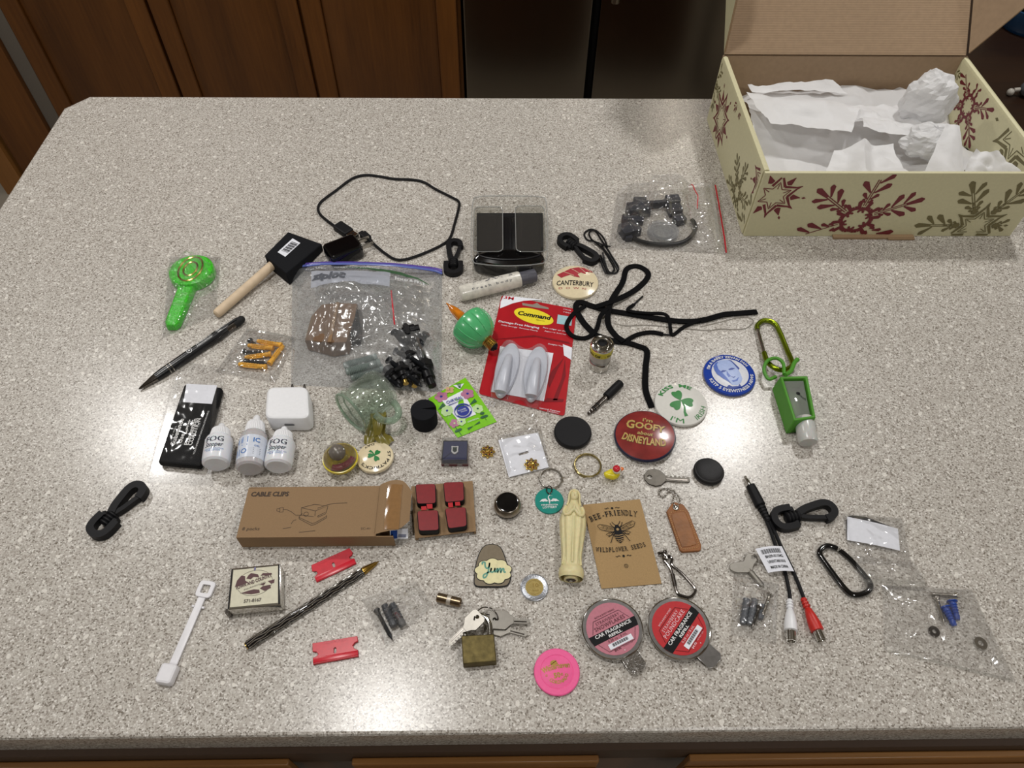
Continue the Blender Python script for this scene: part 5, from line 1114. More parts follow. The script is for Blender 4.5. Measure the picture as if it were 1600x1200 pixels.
for dx, dy, mi in ((.0004, -.0004, 2), (0, 0, 1)):
    m.up = .0004 if mi == 2 else .0006; u = lambda x, y: (x+dx, y+dy)
    m.text("i'm", *u(.0005, .0150), .0048, .0105, mi=mi, bold=.02); m.text('G', *u(-.0165, .0042), .0110, .0085, mi=mi, bold=.03); m.text('OOFY', *u(.0040, .0050), .0085, .031, mi=mi, bold=.03); m.text('about', *u(0, -.0025), .0044, .0165, mi=mi, bold=.02, shear=.2); m.text('DISNEYLAND', *u(0, -.0135), .0085, .047, mi=mi, bold=.03, bend=-.085)
t.part('printing', m, [mat('brick_red_enamel', '#9b3a35'), mat('tan_gold_ink', '#b89a55', .4), mat('moss_outline_ink', '#4d4a25', .5)])
t, m, F = badge(1140, 585, .0292, (1146, 540), 'blue rimmed badge with a blue printed portrait of a balding man', mat('cobalt_enamel', '#1d3f9e', .2, coat=.5))
k = CR(1090, 540, 13.33); I = F.inverted(); c_ = lambda x, y: (lambda v: (v.x, v.y))(I @ G(*k(x, y), .0065))
fill(m, .0205, 0); m.up = .0004
BLM, BLL, BLD = 1, 2, 3
m.poly([c_(*p) for p in ((325, 430), (380, 350), (480, 300), (620, 295), (700, 330), (770, 390), (850, 520), (900, 620), (930, 700), (900, 780), (820, 830), (720, 820), (640, 760), (520, 690), (400, 600))], BLL)
m.up = .0005; m.poly([c_(*p) for p in ((325, 430), (360, 370), (430, 325), (400, 400), (430, 500), (520, 590), (620, 700), (700, 800), (640, 760), (520, 690), (400, 600), (350, 520))], BLM)
m.poly([c_(*p) for p in ((620, 295), (700, 310), (790, 400), (870, 480), (850, 520), (770, 420), (700, 340))], BLD)
m.poly([c_(*p) for p in ((455, 560), (520, 525), (600, 535), (560, 560), (470, 585))], BLD); m.poly([c_(*p) for p in ((630, 510), (700, 475), (775, 485), (720, 520), (650, 530))], BLD)
m.poly([c_(*p) for p in ((600, 540), (640, 600), (690, 650), (640, 670), (600, 620))], BLM); m.poly([c_(*p) for p in ((680, 655), (740, 665), (790, 650), (750, 690))], BLD); m.poly([c_(*p) for p in ((700, 740), (790, 720), (860, 660), (830, 740), (740, 770))], BLM)
m.poly([c_(*p) for p in ((600, 870), (650, 820), (720, 850), (850, 840), (870, 800), (920, 850), (740, 900))], BLD)
m.up = .0004; ZI = 0
m.arct("I'M A BARRY ZEVAN FAN", 0, 0, .0222, .0036, 112, 138, bold=.03, mi=0); m.arct('KSTP 5 EYEWITNESS NEWS', 0, 0, .0258, .0036, -66, 160, bottom=True, bold=.03, mi=0)
t.part('printing', m, [mat('badge_white', '#d4d6de', .3), mat('mid_blue_ink', '#4a68b8', .4), mat('pale_blue_ink', '#9fb1dc', .4), mat('deep_blue_ink', '#2a4396', .4)])
# green carabiner and hand gel in a green sleeve
k = CR(1080, 480); GAN = mat('olive_green_anodised', '#7d8f1c', .2, .9, var=.08)
pts = [((650, 405), .006), ((690, 500), .007), ((790, 560), .008), ((880, 540), .007), ((900, 490), .006), ((860, 390), .004), ((790, 220), .0035), ((740, 140), .0035), ((650, 118), .0035), ((592, 160), .0035), ((592, 200), .0035)]
t = Thing('carabiner', 'shiny olive green carabiner clipped to the hand gel holder', 'carabiner', G(1207, 530), 'carabiners')
t.part('body', M().tube(cr([G(*k(*p), z) for p, z in pts], 6), .0029, 12), GAN); t.part('gate', M().tube([G(*k(592, 200), .0035), G(*k(650, 405), .006)], .0022, 12), CHROME, label='silver gate bar')
SLV = mat('green_silicone', '#4a8f24', .5, var=.04)
t = Thing('gel_holder', 'clear hand gel bottle in a green silicone holder with a loop', 'bottle', G(1240, 630))
zt = .024; tq = [G(1219, 588, zt), G(1262, 587, zt), G(1275, 652, zt), G(1241, 657, zt)]
F = frame(V((tq[3].x, tq[3].y, 0)), tq[2]-tq[3]); I = F.inverted(); q = [tuple((I @ p).to_2d()) for p in tq]; lq = LOC(F)
hole = inset2(q[::-1], .0028); low = [(x*1.0+dx, y+dy) for (x, y), dx, dy in zip(q, (-.002, .002, .002, -.002), (.001, .001, -.001, -.001))]
m = M(F); n4 = 4; vs = [(x, y, .0005) for x, y in low]+[(x, y, zt) for x, y in q]+[(x, y, zt) for x, y in hole[::-1]]+[(x, y, .006) for x, y in hole[::-1]]
fs = [(0, 3, 2, 1)]
for a in (0, 4, 8):
    for i in range(4): j = (i+1) % 4; fs.append((a+j, a+i, a+4+i, a+4+j))
m.add(vs, [f[::-1] if i else f for i, f in enumerate(fs)]); slv = t.part('sleeve', m, SLV, bev=.0012)
ins = inset2(hole[::-1], .0004)
t.part('gel_bottle', M(F).prism(ins, .0065, .0215, .003), clear_mat('clear_gel', '#f2f4f0', .04, 1.0, .22, '#c2c5bf', .8))
m = M(F); m.map = lambda x, y, hh: (x, y, .0217+hh); c_ = lq(1247, 615, .0215); m.disc(c_[0], c_[1], .0022, n=8); m.text('wash', c_[0]+.001, c_[1]-.005, .003, .011, rot=-65); t.part('lettering', m, INK)
c0, c1 = G(1256, 655, .013), G(1263, 692, .010); T = AX(frame(c0, c1-c0)); l = (c1-c0).length
t.part('cap', M().lathe([(.0090, -.001), (.0098, .0005), (.0100, l*.9), (.0090, l), (.0003, l)], 28, T), mat('translucent_cap', '#bfc0bd', .25, var=.04, sss=.3))
hoop = [((760, 620), .012), ((690, 640), .010), ((650, 560), .010), ((680, 480), .013), ((760, 455), .015), ((820, 500), .016), ((830, 600), .018)]
t.part('loop', M().tube(cr([G(*k(*p), z) for p, z in hoop], 6), .0020, 10), SLV); t.part('tail', M().tube(cr([G(*k(*p), z) for p, z in (((840, 605), .018), ((890, 570), .016), ((920, 500), .013), ((945, 468), .012))], 6), .0024, 10).ball(G(*k(945, 470), .012), .0028), SLV)
# bag with black clamp parts and a clear disc
k = CR(860, 280, 4.706); DKB = mat('blue_black_plastic', '#1c1f2a', .35)
t = Thing('clear_disc', 'round clear plastic lid inside the bag of black clamp parts', 'disc', G(*k(830, 385)))
c = G(*k(828, 385), .006); CT = Matrix.Translation(V((c.x, c.y, 0)))
pls = clear_mat('frosted_clear', '#f0f1f2', .12, 1.0, .09, '#c4c6ca', .9)
t.part('lid', M(CT).lathe([(.0005, .003), (.013, .003), (.0135, .0075), (.0175, .0075), (.0195, .002), (.0205, .002), (.0205, .0085), (.0165, .0095), (.0120, .009), (.0005, .0085)], 40), pls)
t = Thing('clamp_parts', 'black plastic clamp blocks and bent tube inside the sealed clear bag', 'clamp', G(*k(650, 250)))
for a, b, wd_, z1 in (((605, 195), (700, 195), .012, .011), ((560, 270), (720, 250), .018, .016), ((520, 312), (680, 330), .010, .009), ((510, 420), (640, 385), .020, .013), ((560, 385), (575, 465), .010, .008), ((840, 195), (940, 188), .015, .013), ((860, 260), (955, 250), .016, .012), ((905, 330), (980, 310), .014, .010), ((720, 215), (850, 200), .006, .011)):
    Fm = FR(k(*a), k(*b)); L_ = (G(*k(*b))-G(*k(*a))).length; t.part('block', M(Fm).prism(rrect(L_/2, 0, L_, wd_, .002), .0012, z1, .001), DKB)
t.part('bent_tube', M().tube(cr([G(*k(*p), .0044) for p in ((600, 425), (650, 452), (740, 474), (850, 482), (960, 468), (1030, 425), (1066, 365), (1055, 318), (1040, 298))], 6), .0028, 10), BLACK)
def clampextra(th, P, f):
    th.part('red_seal', M().tube([f(.965, .01+.98*i/16)+V((0, 0, .0006)) for i in range(17)], .0005, 6, w=.0010, up=(0, 0, 1)), REDP, label='red seal line'); th.part('zip_ridge', M().tube([f(.90, .01+.98*i/16)+V((0, 0, .0008)) for i in range(17)], .0008, 6, w=.0022, up=(0, 0, 1)), PLASTIC)
    th.part('red_crease', M().tube([f(.70+.04*math.sin(i/4), .04+.5*i/10)+V((0, 0, .0006)) for i in range(11)], .0004, 6, w=.0007, up=(0, 0, 1)), REDP)
film_bag('clamp_bag', 'sealed clear bag of black clamp parts in front of the snowflake box', [(964, 303), (1122, 290), (1141, 398), (951, 388)], .006, 51, crink=.0014, hf=lambda u, v: .019*max(0, min(1, (.70-u)*8))+.0105*max(0, min(1, (.94-u)*12))*(u > .3), creases=44, n=60, extra=clampextra)
# knobs
b, h = stand(1108.5, 734, 1107, 760, .0150)
t = Thing('rubber_stopper', 'plain black rubber knob with a dished top beside the plain key', 'stopper', b)
t.part('skirt', M(Matrix.Translation(b)).lathe([(.0135, .0003), (.0152, .0012), (.0154, .0045), (.0150, h-.003), (.0141, h-.0005), (.0132, h), (.0120, h-.0009), (.006, h-.0016), (.0003, h-.0018)], 44), mat('dimpled_rubber', '#141417', .5, bump=.5, bscale=1500))
b, h = stand(793, 784, 793, 813, .0138)
t = Thing('dial_knob', 'round dial knob with black glossy cap and ridged dark chrome skirt', 'knob', b); T = Matrix.Translation(b)
nn = 60; m = M(T)
for z0_, z1_, ra, rb in ((.0004, h*.35, .0128, .0132),):
    vs = [((r_*(1+(.02 if i % 2 else -.02)))*math.cos(2*PI*i/nn) for i in range(nn)) for r_ in (ra, rb)]
    vv = [(r_*(1+(.03 if i % 2 else -.01))*math.cos(2*PI*i/nn), r_*(1+(.03 if i % 2 else -.01))*math.sin(2*PI*i/nn), z) for r_, z in ((ra, z0_), (rb, z1_)) for i in range(nn)]
    m.add(vv, [(i, (i+1) % nn, nn+(i+1) % nn, nn+i) for i in range(nn)])
t.part('ridged_skirt', m, GUNMETAL); t.part('chrome_collar', M(T).lathe([(.0134, h*.35), (.0138, h*.42), (.0132, h*.62), (.0112, h*.86), (.0104, h*.9)], 44), mat('smoked_chrome', '#a39b90', .28, 1.0)); t.part('cap', M(T).lathe([(.0106, h*.88), (.0106, h*.97), (.0096, h), (.0080, h*.985), (.004, h*.94), (.0003, h*.93)], 44), mat('gloss_black', '#08090c'))
# teal tag
k = CR(740, 620); c = G(*k(676, 928), .0016); F = frame(V((c.x, c.y, 0)), V((1, .03, 0)))
t = Thing('lottery_tag', 'round teal key tag printed with a white loon and lettering', 'tag', (c.x, c.y, 0)); R = .0142
pp = t.part('disc', M(F).prism(circ(0, 0, R, n=48), .0004, .0020, .0005), mat('teal_plastic', '#0f8579', .3, var=.04)); m = M(F); m.map = lambda x, y, h: (x, y, .0020+h)
for s_ in (1, -1): m.poly([(s_*x, y) for x, y in ((.0006, -.0012), (.0035, .0022), (.0072, .0016), (.0098, -.0012), (.0075, -.0006), (.006, -.0012), (.0045, -.0006), (.003, -.0012), (.0015, -.0006))][::s_], 0)
m.line([(0, -.0035), (.0002, 0), (-.0008, .0030), (-.0006, .0048), (.0006, .0056), (.0016, .0060)], [.0004, .0018, .0010, .0008, .0010, .0003], 0); m.disc(.0028, .0052, .0003, n=8, mi=0)
m.text('MINNESOTA', 0, -.0056, .0017, .0165, bold=.02, mi=0); m.text('LOTTERY', 0, -.0085, .0022, .0140, bold=.02, mi=0); t.part('printing', m, WHITEINK, parent=pp)
t.part('jump_link', M().tube([G(*k(675+24*math.cos(a), 830+34*math.sin(a)), .0030) for a in [i*2*PI/20 for i in range(20)]], .0006, 6, closed=True), GUNMETAL)
split_ring(860.7, 748.5, .0112, 'steel split ring through the teal lottery tag', NICKEL, .0009, 'split rings')
# figurine
IV = mat('ivory_plastic', '#d8cd9d', .42, var=.05, sss=.15)
A, B = G(897, 769, .0085), G(892, 905, .0085); F = frame(V((A.x, A.y, 0)), B-A, V((0, 0, 1))); L_ = (B-A).length
t = Thing('figurine', 'ivory plastic figurine of a robed praying woman lying on its back', 'figurine', G(895, 840))
# half widths along the length (0 = crown of the head)
prof = [(0, .0005, .0078), (.015, .0036, .0078), (.05, .0056, .0082), (.095, .0060, .0080), (.13, .0054, .0076), (.155, .0056, .0078), (.185, .0074, .0082), (.23, .0098, .0086), (.29, .0118, .009), (.34, .0126, .009), (.40, .0126, .0092), (.50, .0118, .0092), (.62, .0104, .009), (.74, .0094, .0088), (.83, .0092, .0088), (.885, .0100, .009), (.90, .0112, .0095), (.955, .0116, .0098), (1.0, .0108, .0092)]
def pat(s_):
    for (a, w0, h0), (b_, w1, h1) in zip(prof, prof[1:]):
        if s_ <= b_: f_ = (s_-a)/(b_-a); f_ = f_*f_*(3-2*f_); return w0+(w1-w0)*f_, h0+(h1-h0)*f_
    return prof[-1][1:]
def body(u, v):
    w_, h_ = pat(v); a = 2*PI*u; fold = 0
    if .2 < v < .88: fold = .0007*math.cos(a*12)*min(1, (v-.2)*8)*min(1, (.88-v)*20)*(1 if math.sin(a) > 0 else 0)
    y = (w_+fold*.4)*math.cos(a); z = h_*.98+(h_+fold)*math.sin(a)*(1 if math.sin(a) > 0 else .95)
    return V((v*L_, y, max(.0004, z)))
t.part('robed_body', M(F).grid(body, 64, 60), IV, deg=80)
hd = F @ V((L_*.075, 0, .0125))
fc = t.part('face', M(F).ball((L_*.078, 0, .0142), .0044, 18, 12, (1.3, .92, .85)), IV); t.part('veil', M(F).tube(cr([V((x*L_, y, z)) for x, y, z in ((.19, -.0066, .0130), (.135, -.0052, .0142), (.08, -.0050, .0155), (.035, -.0032, .0160), (.022, 0, .0162), (.035, .0032, .0160), (.08, .0050, .0155), (.135, .0052, .0142), (.19, .0066, .0130))], 6), .0010, 8), IV)
t.part('nose', M(F).ball((L_*.086, 0, .0180), .0008, 8, 6, (1.8, .8, 1)), IV, parent=fc)
for s_ in (1, -1): t.part('eye', M(F).ball((L_*.072, .0016*s_, .0176), .0006, 8, 6, (.7, 1.3, .6)), IV, parent=fc)
t.part('mouth', M(F).ball((L_*.100, 0, .0174), .0006, 8, 6, (.6, 1.8, .6)), IV, parent=fc)
t.part('praying_hands', M(F).ball((L_*.250, 0, .0190), .0015, 12, 8, (2.6, .9, 1.0)).ball((L_*.275, .0012, .0186), .0013, 12, 8, (2.0, .8, 1.0)).ball((L_*.275, -.0012, .0186), .0013, 12, 8, (2.0, .8, 1.0)), IV)
for s_ in (1, -1):
    t.part('sleeve', M(F).tube(cr([V((x*L_, y*s_, z)) for x, y, z in ((.205, .0078, .0128), (.27, .0095, .0140), (.325, .0078, .0165), (.315, .0040, .0180), (.275, .0020, .0186))], 6), .0015, 10), IV)
    for y0_, y1_ in ((.0040, .0030), (.0072, .0058), (.0102, .0078)): t.part('robe_fold', M(F).tube(cr([V((x*L_, y*s_, max(.004, h2))) for x, y, h2 in ((.36, y0_, .0180-y0_*.45), (.55, y0_*.95, .0178-y0_*.45), (.75, y1_, .0172-y1_*.5), (.87, y1_*1.1, .0176-y1_*.5))], 6), .0008, 8), IV)
t.part('centre_fold', M(F).tube([V((x*L_, 0, .0182-.0006*x)) for x in (.34, .5, .7, .86)], .0011, 8), IV)
e0 = F @ V((L_*1.0, 0, .0092)); T = AX(frame(e0, B-A))
t.part('socket', M().lathe([(.0060, -.002), (.0064, .0012), (.0048, .0016), (.0042, -.001), (.0005, -.0012)], 28, T), IV); t.part('magnet_hole', M().lathe([(.0042, .0013), (.0005, .0012)], 24, T), mat('rust_brown', '#3a2a1f', .6)); t.part('screw_core', M().lathe([(.0016, .0012), (.0016, .0022), (.0005, .0024)], 16, T), NICKEL)
# seed packet
k = CR(800, 730); F, ol, q = slab([(911, 788), (1000, 779), (1034, 911), (940, 919)], 0, .0022, .0006, n=1); lq = LOC(F)
t = Thing('seed_packet', 'brown kraft seed packet printed with a bee beside the figurine', 'packet', G(970, 850)); w_, hh = q[2][0], q[0][1]
KR = mat('kraft_paper', '#a3865c', .85, var=.1, vscale=1200)
Q4 = [V(p) for p in q]
kb = lambda x, y: .0020*max(0, math.sin(PI*min(1, max(0, x/w_))))**.4*max(0, math.sin(PI*min(1, max(0, y/hh))))**.4
m = M(F); n = 16; vs = []
for j in range(n+1):
    for i in range(n+1): p = (Q4[3]*(1-i/n)+Q4[2]*i/n)*(1-j/n)+(Q4[0]*(1-i/n)+Q4[1]*i/n)*j/n; vs.append((p.x, p.y, .0012+kb(p.x, p.y)+.0005*noise.noise(V((p.x*60, p.y*60, 1)))))
m.add(vs, [(j*(n+1)+i, j*(n+1)+i+1, (j+1)*(n+1)+i+1, (j+1)*(n+1)+i) for j in range(n) for i in range(n)]); m.add([(p.x, p.y, .0004) for p in Q4], [(0, 1, 2, 3)])
bd = t.part('packet', m, KR); m = M(F); m.map = lambda x, y, h: (x, y, .0016+kb(x, y)+h); m.up = .0004
rt = ROT(lq, (911, 788), (1000, 779), .002); c_ = lambda x, y: lq(*k(x, y), .0025)
def slabs(s_, cx, cy, h, wd, bend):      # evenly spaced letters with slab feet, on a bend
    ca, sa = math.cos(math.radians(rt)), math.sin(math.radians(rt)); n_ = len(s_); pw = wd/n_
    def at(x, y): a = x/bend; X, Y = (bend+y)*math.sin(a), (bend+y)*math.cos(a)-bend; return (cx+X*ca-Y*sa, cy+X*sa+Y*ca)
    for i, ch in enumerate(s_):
        if ch == ' ': continue
        x = -wd/2+pw*(i+.5); vs, fs, w0 = glyphs(ch, .008); lw_ = pw*(.26 if ch == 'I' else .40 if ch == '-' else .96 if ch == 'W' else .66)
        m._ink([at(x+u/w0*lw_, v*h) for u, v in vs], fs)
        f0 = {'B': (-.3,), 'E': (-.3,), 'F': (-.3, ), 'R': (-.3, .33), 'I': (0,), 'N': (-.3, .3), 'D': (-.3,), 'L': (-.3,), 'Y': (0,), 'W': ()}.get(ch, ()); f1 = {'B': (-.3,), 'E': (-.3,), 'F': (-.3,), 'R': (-.3,), 'I': (0,), 'N': (-.3, .3), 'D': (-.3,), 'L': (-.3,), 'Y': (-.32, .32), 'W': (-.4, .4)}.get(ch, ())
        for fx, yy in [(q_, h*.05) for q_ in f0]+[(q_, h*.95) for q_ in f1]: m.line([at(x+pw*(fx-.17), yy), at(x+pw*(fx+.17), yy)], h*.085)
cc = c_(905, 438); slabs('BEE-FRIENDLY', cc[0], cc[1], .0060, .046, .075)
cc = c_(980, 755); slabs('WILDFLOWER SEEDS', cc[0], cc[1], .0046, .049, -.11)
for y in (368, 798): 
    cc = c_(893 if y < 500 else 995, y); m.disc(*cc, .0012, n=10)
    for s_ in (1, -1): m.line([(cc[0]+s_*.003, cc[1]), (cc[0]+s_*.0045, cc[1]+.0007), (cc[0]+s_*.006, cc[1]-.0003), (cc[0]+s_*.0074, cc[1]+.0004)], .0006)
cc = c_(1018, 885); m.ring(*cc, .0018, .0003, 20); m.ring(*cc, .0010, .0003, 6)
bo = c_(948, 590); ax = lambda x, y: (lambda X, Y: (bo[0]+X*math.cos(math.radians(rt))-Y*math.sin(math.radians(rt)), bo[1]+X*math.sin(math.radians(rt))+Y*math.cos(math.radians(rt))))(x*.0001, y*.0001)
m.disc(*ax(0, 62), .0022, n=14); m.disc(*ax(0, 34), .0036, n=18); m.poly([ax(*p) for p in ((-34, 10), (-44, -30), (-34, -75), (0, -108), (34, -75), (44, -30), (34, 10))], 0)
m.up = .0006
for y, w2 in ((-22, 40), (-44, 40), (-66, 33), (-84, 22)): m.line([ax(-w2, y), ax(0, y-7), ax(w2, y)], .0007, 1)
m.disc(*ax(0, 34), .0014, n=10, mi=1); m.up = .0004
for s_ in (1, -1):
    m.line([ax(s_*x, y) for x, y in ((20, 50), (90, 85), (160, 110), (185, 95), (165, 55), (110, 30), (50, 15), (25, 20))], .0005, 0)
    m.line([ax(s_*x, y) for x, y in ((30, 15), (90, 10), (120, -5), (95, -22), (50, -15), (30, 5))], .0005, 0)
    for q_ in (((40, 45), (150, 95)), ((40, 40), (165, 75)), ((45, 32), (130, 45)), ((90, 65), (110, 40)), ((125, 85), (140, 60)), ((45, 10), (95, -5))): m.line([ax(s_*q_[0][0], q_[0][1]), ax(s_*q_[1][0], q_[1][1])], .0003, 0)
    for lg in (((25, 55), (50, 80), (60, 108)), ((30, 20), (75, -20), (100, -28)), ((35, 0), (70, -50), (85, -85), (95, -95)), ((10, 80), (30, 100), (40, 120))): m.line([ax(s_*x, y) for x, y in lg], .0006, 0)
t.part('printing', m, [INK, KR], parent=bd)
# leather fob with ball chain
k = CR(980, 690); c = G(1070, 825); F = FR(k(432, 590), k(580, 950)); lq = LOC(F)
t = Thing('leather_fob', 'stitched tan leather key fob on a short steel ball chain', 'key fob', c)
LE = mat('tan_leather', '#86511f', .5, var=.12, vscale=120, bump=.25, bscale=500); ol = [lq(*k(*p), .003) for p in ((352, 622), (400, 552), (430, 540), (500, 562), (545, 620), (662, 925), (658, 965), (640, 975), (495, 985), (470, 965))]
hl = lq(*k(433, 592), .003); lb = t.part('leather', M(F).prism(ol, .0004, .0034, .0007, holes=[circ(*hl, .0022, n=16)[::-1]]), LE)
il = [lq(*k(*p), .0034) for p in ((400, 690), (420, 640), (500, 632), (530, 665), (610, 890), (600, 925), (505, 942), (480, 920))]; t.part('raised_panel', M(F).prism([tuple(p.to_2d()) for p in cr([V((*p, 0)) for p in il], 3, True)], .0034, .0040, .0004), mat('worn_leather_panel', '#855323', .45, var=.2, vscale=90, bump=.3, bscale=300), parent=lb)
so = [lq(*k(*p), .0034) for p in ((375, 660), (400, 625), (510, 615), (535, 650), (638, 915), (630, 945), (505, 962), (478, 945))]; so.append(so[0]); m = M(F)
for (a, b_) in zip(so, so[1:]):
    d = V(b_)-V(a); n_ = max(2, int(d.length/.0022))
    for i in range(n_): p, q2 = V(a)+d*(i+.15)/n_, V(a)+d*(i+.75)/n_; m.tube([(p.x, p.y, .0036), (q2.x, q2.y, .0036)], .0003, 5)
t.part('stitching', m, mat('pale_thread', '#c79a63', .7), parent=lb)
t.part('grommet', M(F @ Matrix.Translation((*hl, 0))).lathe([(.0020, .0003), (.0020, .0040), (.0030, .0042), (.0031, .0036)], 20), NICKEL)
ch = cr([G(*k(*p), z) for p, z in (((428, 590), .004), ((412, 540), .004), ((412, 500), .003), ((425, 455), .0026), ((390, 425), .0016), ((330, 420), .0014), ((285, 440), .0014), ((290, 480), .0014), ((325, 492), .0014), ((355, 470), .0014), ((375, 435), .0018), ((410, 435), .003), ((445, 470), .0024), ((470, 530), .003), ((440, 590), .004))], 8)
m = M(); acc = 0; m.ball(ch[0], .0011, 8, 6)
for a, b_ in zip(ch, ch[1:]):
    acc += (b_-a).length
    if acc > .0027: m.ball(b_, .0011, 8, 6); acc = 0
m.tube(ch, .0003, 5); t.part('ball_chain', m, NICKEL, label='steel ball chain')
# keys
def key(bow, tip, label, m_, bw=.0105, shape='round', z=.0005, th=.0018, cat='key', group='keys', hole=.0026, bl=.0035, tilt=0):
    F = FR(bow, tip, z); L_ = (G(*tip, z)-G(*bow, z)).length
    if tilt: F = F @ Matrix.Rotation(tilt, 4, 'Y')
    t = Thing('key', label, 'key', F @ V((0, 0, 0)), group)
    if shape == 'round': ol = [(x*bw/.0105, y*bw/.0105) for x, y in ((.0115, -.0028), (.0095, -.0052), (.0060, -.0088), (.0, -.0105), (-.0070, -.0082), (-.0110, -.0030), (-.0110, .0030), (-.0070, .0082), (0, .0105), (.0060, .0088), (.0095, .0052), (.0115, .0028))]
    else: ol = [(x*bw/.0105, y*bw/.0105) for x, y in ((.0150, -.0035), (.0105, -.0060), (.0060, -.0100), (-.0080, -.0100), (-.0110, -.0075), (-.0110, .0075), (-.0080, .0100), (.0060, .0100), (.0105, .0060), (.0150, .0035))]
    hx = -.0055*bw/.0105; bo_ = t.part('bow', M(F).prism(ol, 0, th, .0004, holes=[circ(hx, 0, hole, n=14)[::-1]]), m_)
    x0_ = ol[0][0]; n_ = 5; pts = [(x0_-.001, -bl), (L_-.002, -bl), (L_, -bl*.3), (L_-.001, bl*.5)]; d = (L_-.002-x0_-.001)/n_
    for i in range(n_): x = L_-.0015-d*i; pts += [(x, bl*(.95 if i % 2 else .8)), (x-d*.35, bl*(.95 if i % 2 else .8)), (x-d*.5, bl*.35), (x-d*.8, bl*.3)]
    pts.append((x0_-.001, bl)); t.part('blade', M(F).prism(pts, .0002, th-.0002), m_); t.part('groove', M(F).bbox(x0_, L_-.003, -bl*.6, -bl*.2, th-.0002, th+.0001, .00005), GUNMETAL); return t
DKEY = mat('tarnished_steel', '#5a5650', .4, .85, var=.12)
key((1023, 747), (1078, 750), 'plain dull grey key lying above the leather fob', DKEY, .0102, group='keys')
# silver snap hook
k = CR(880, 850); t = Thing('snap_hook', 'slim polished metal snap hook touching the red fragrance pod', 'hook', G(1058, 895))
t.part('wire', M().tube(cr([G(*k(*p), .0022) for p in ((905, 150), (935, 185), (965, 240), (990, 340), (1005, 400), (1025, 445), (1080, 468), (1130, 474), (1172, 440), (1178, 400), (1140, 350), (1060, 262), (985, 200), (965, 170), (972, 130), (945, 108), (915, 130))], 5), .0013, 10), GUNMETAL)
t.part('gate_sleeve', M().tube([G(*k(975, 270), .0022), G(*k(998, 372), .0022)], .0019, 12), GUNMETAL); t.part('swivel', M().tube(cr([G(*k(*p), .0035) for p in ((930, 130), (905, 95), (880, 80), (845, 85))], 5), .0015, 10).ball(G(*k(908, 70), .003), .0022).ball(G(*k(905, 125), .003), .0026), GUNMETAL)
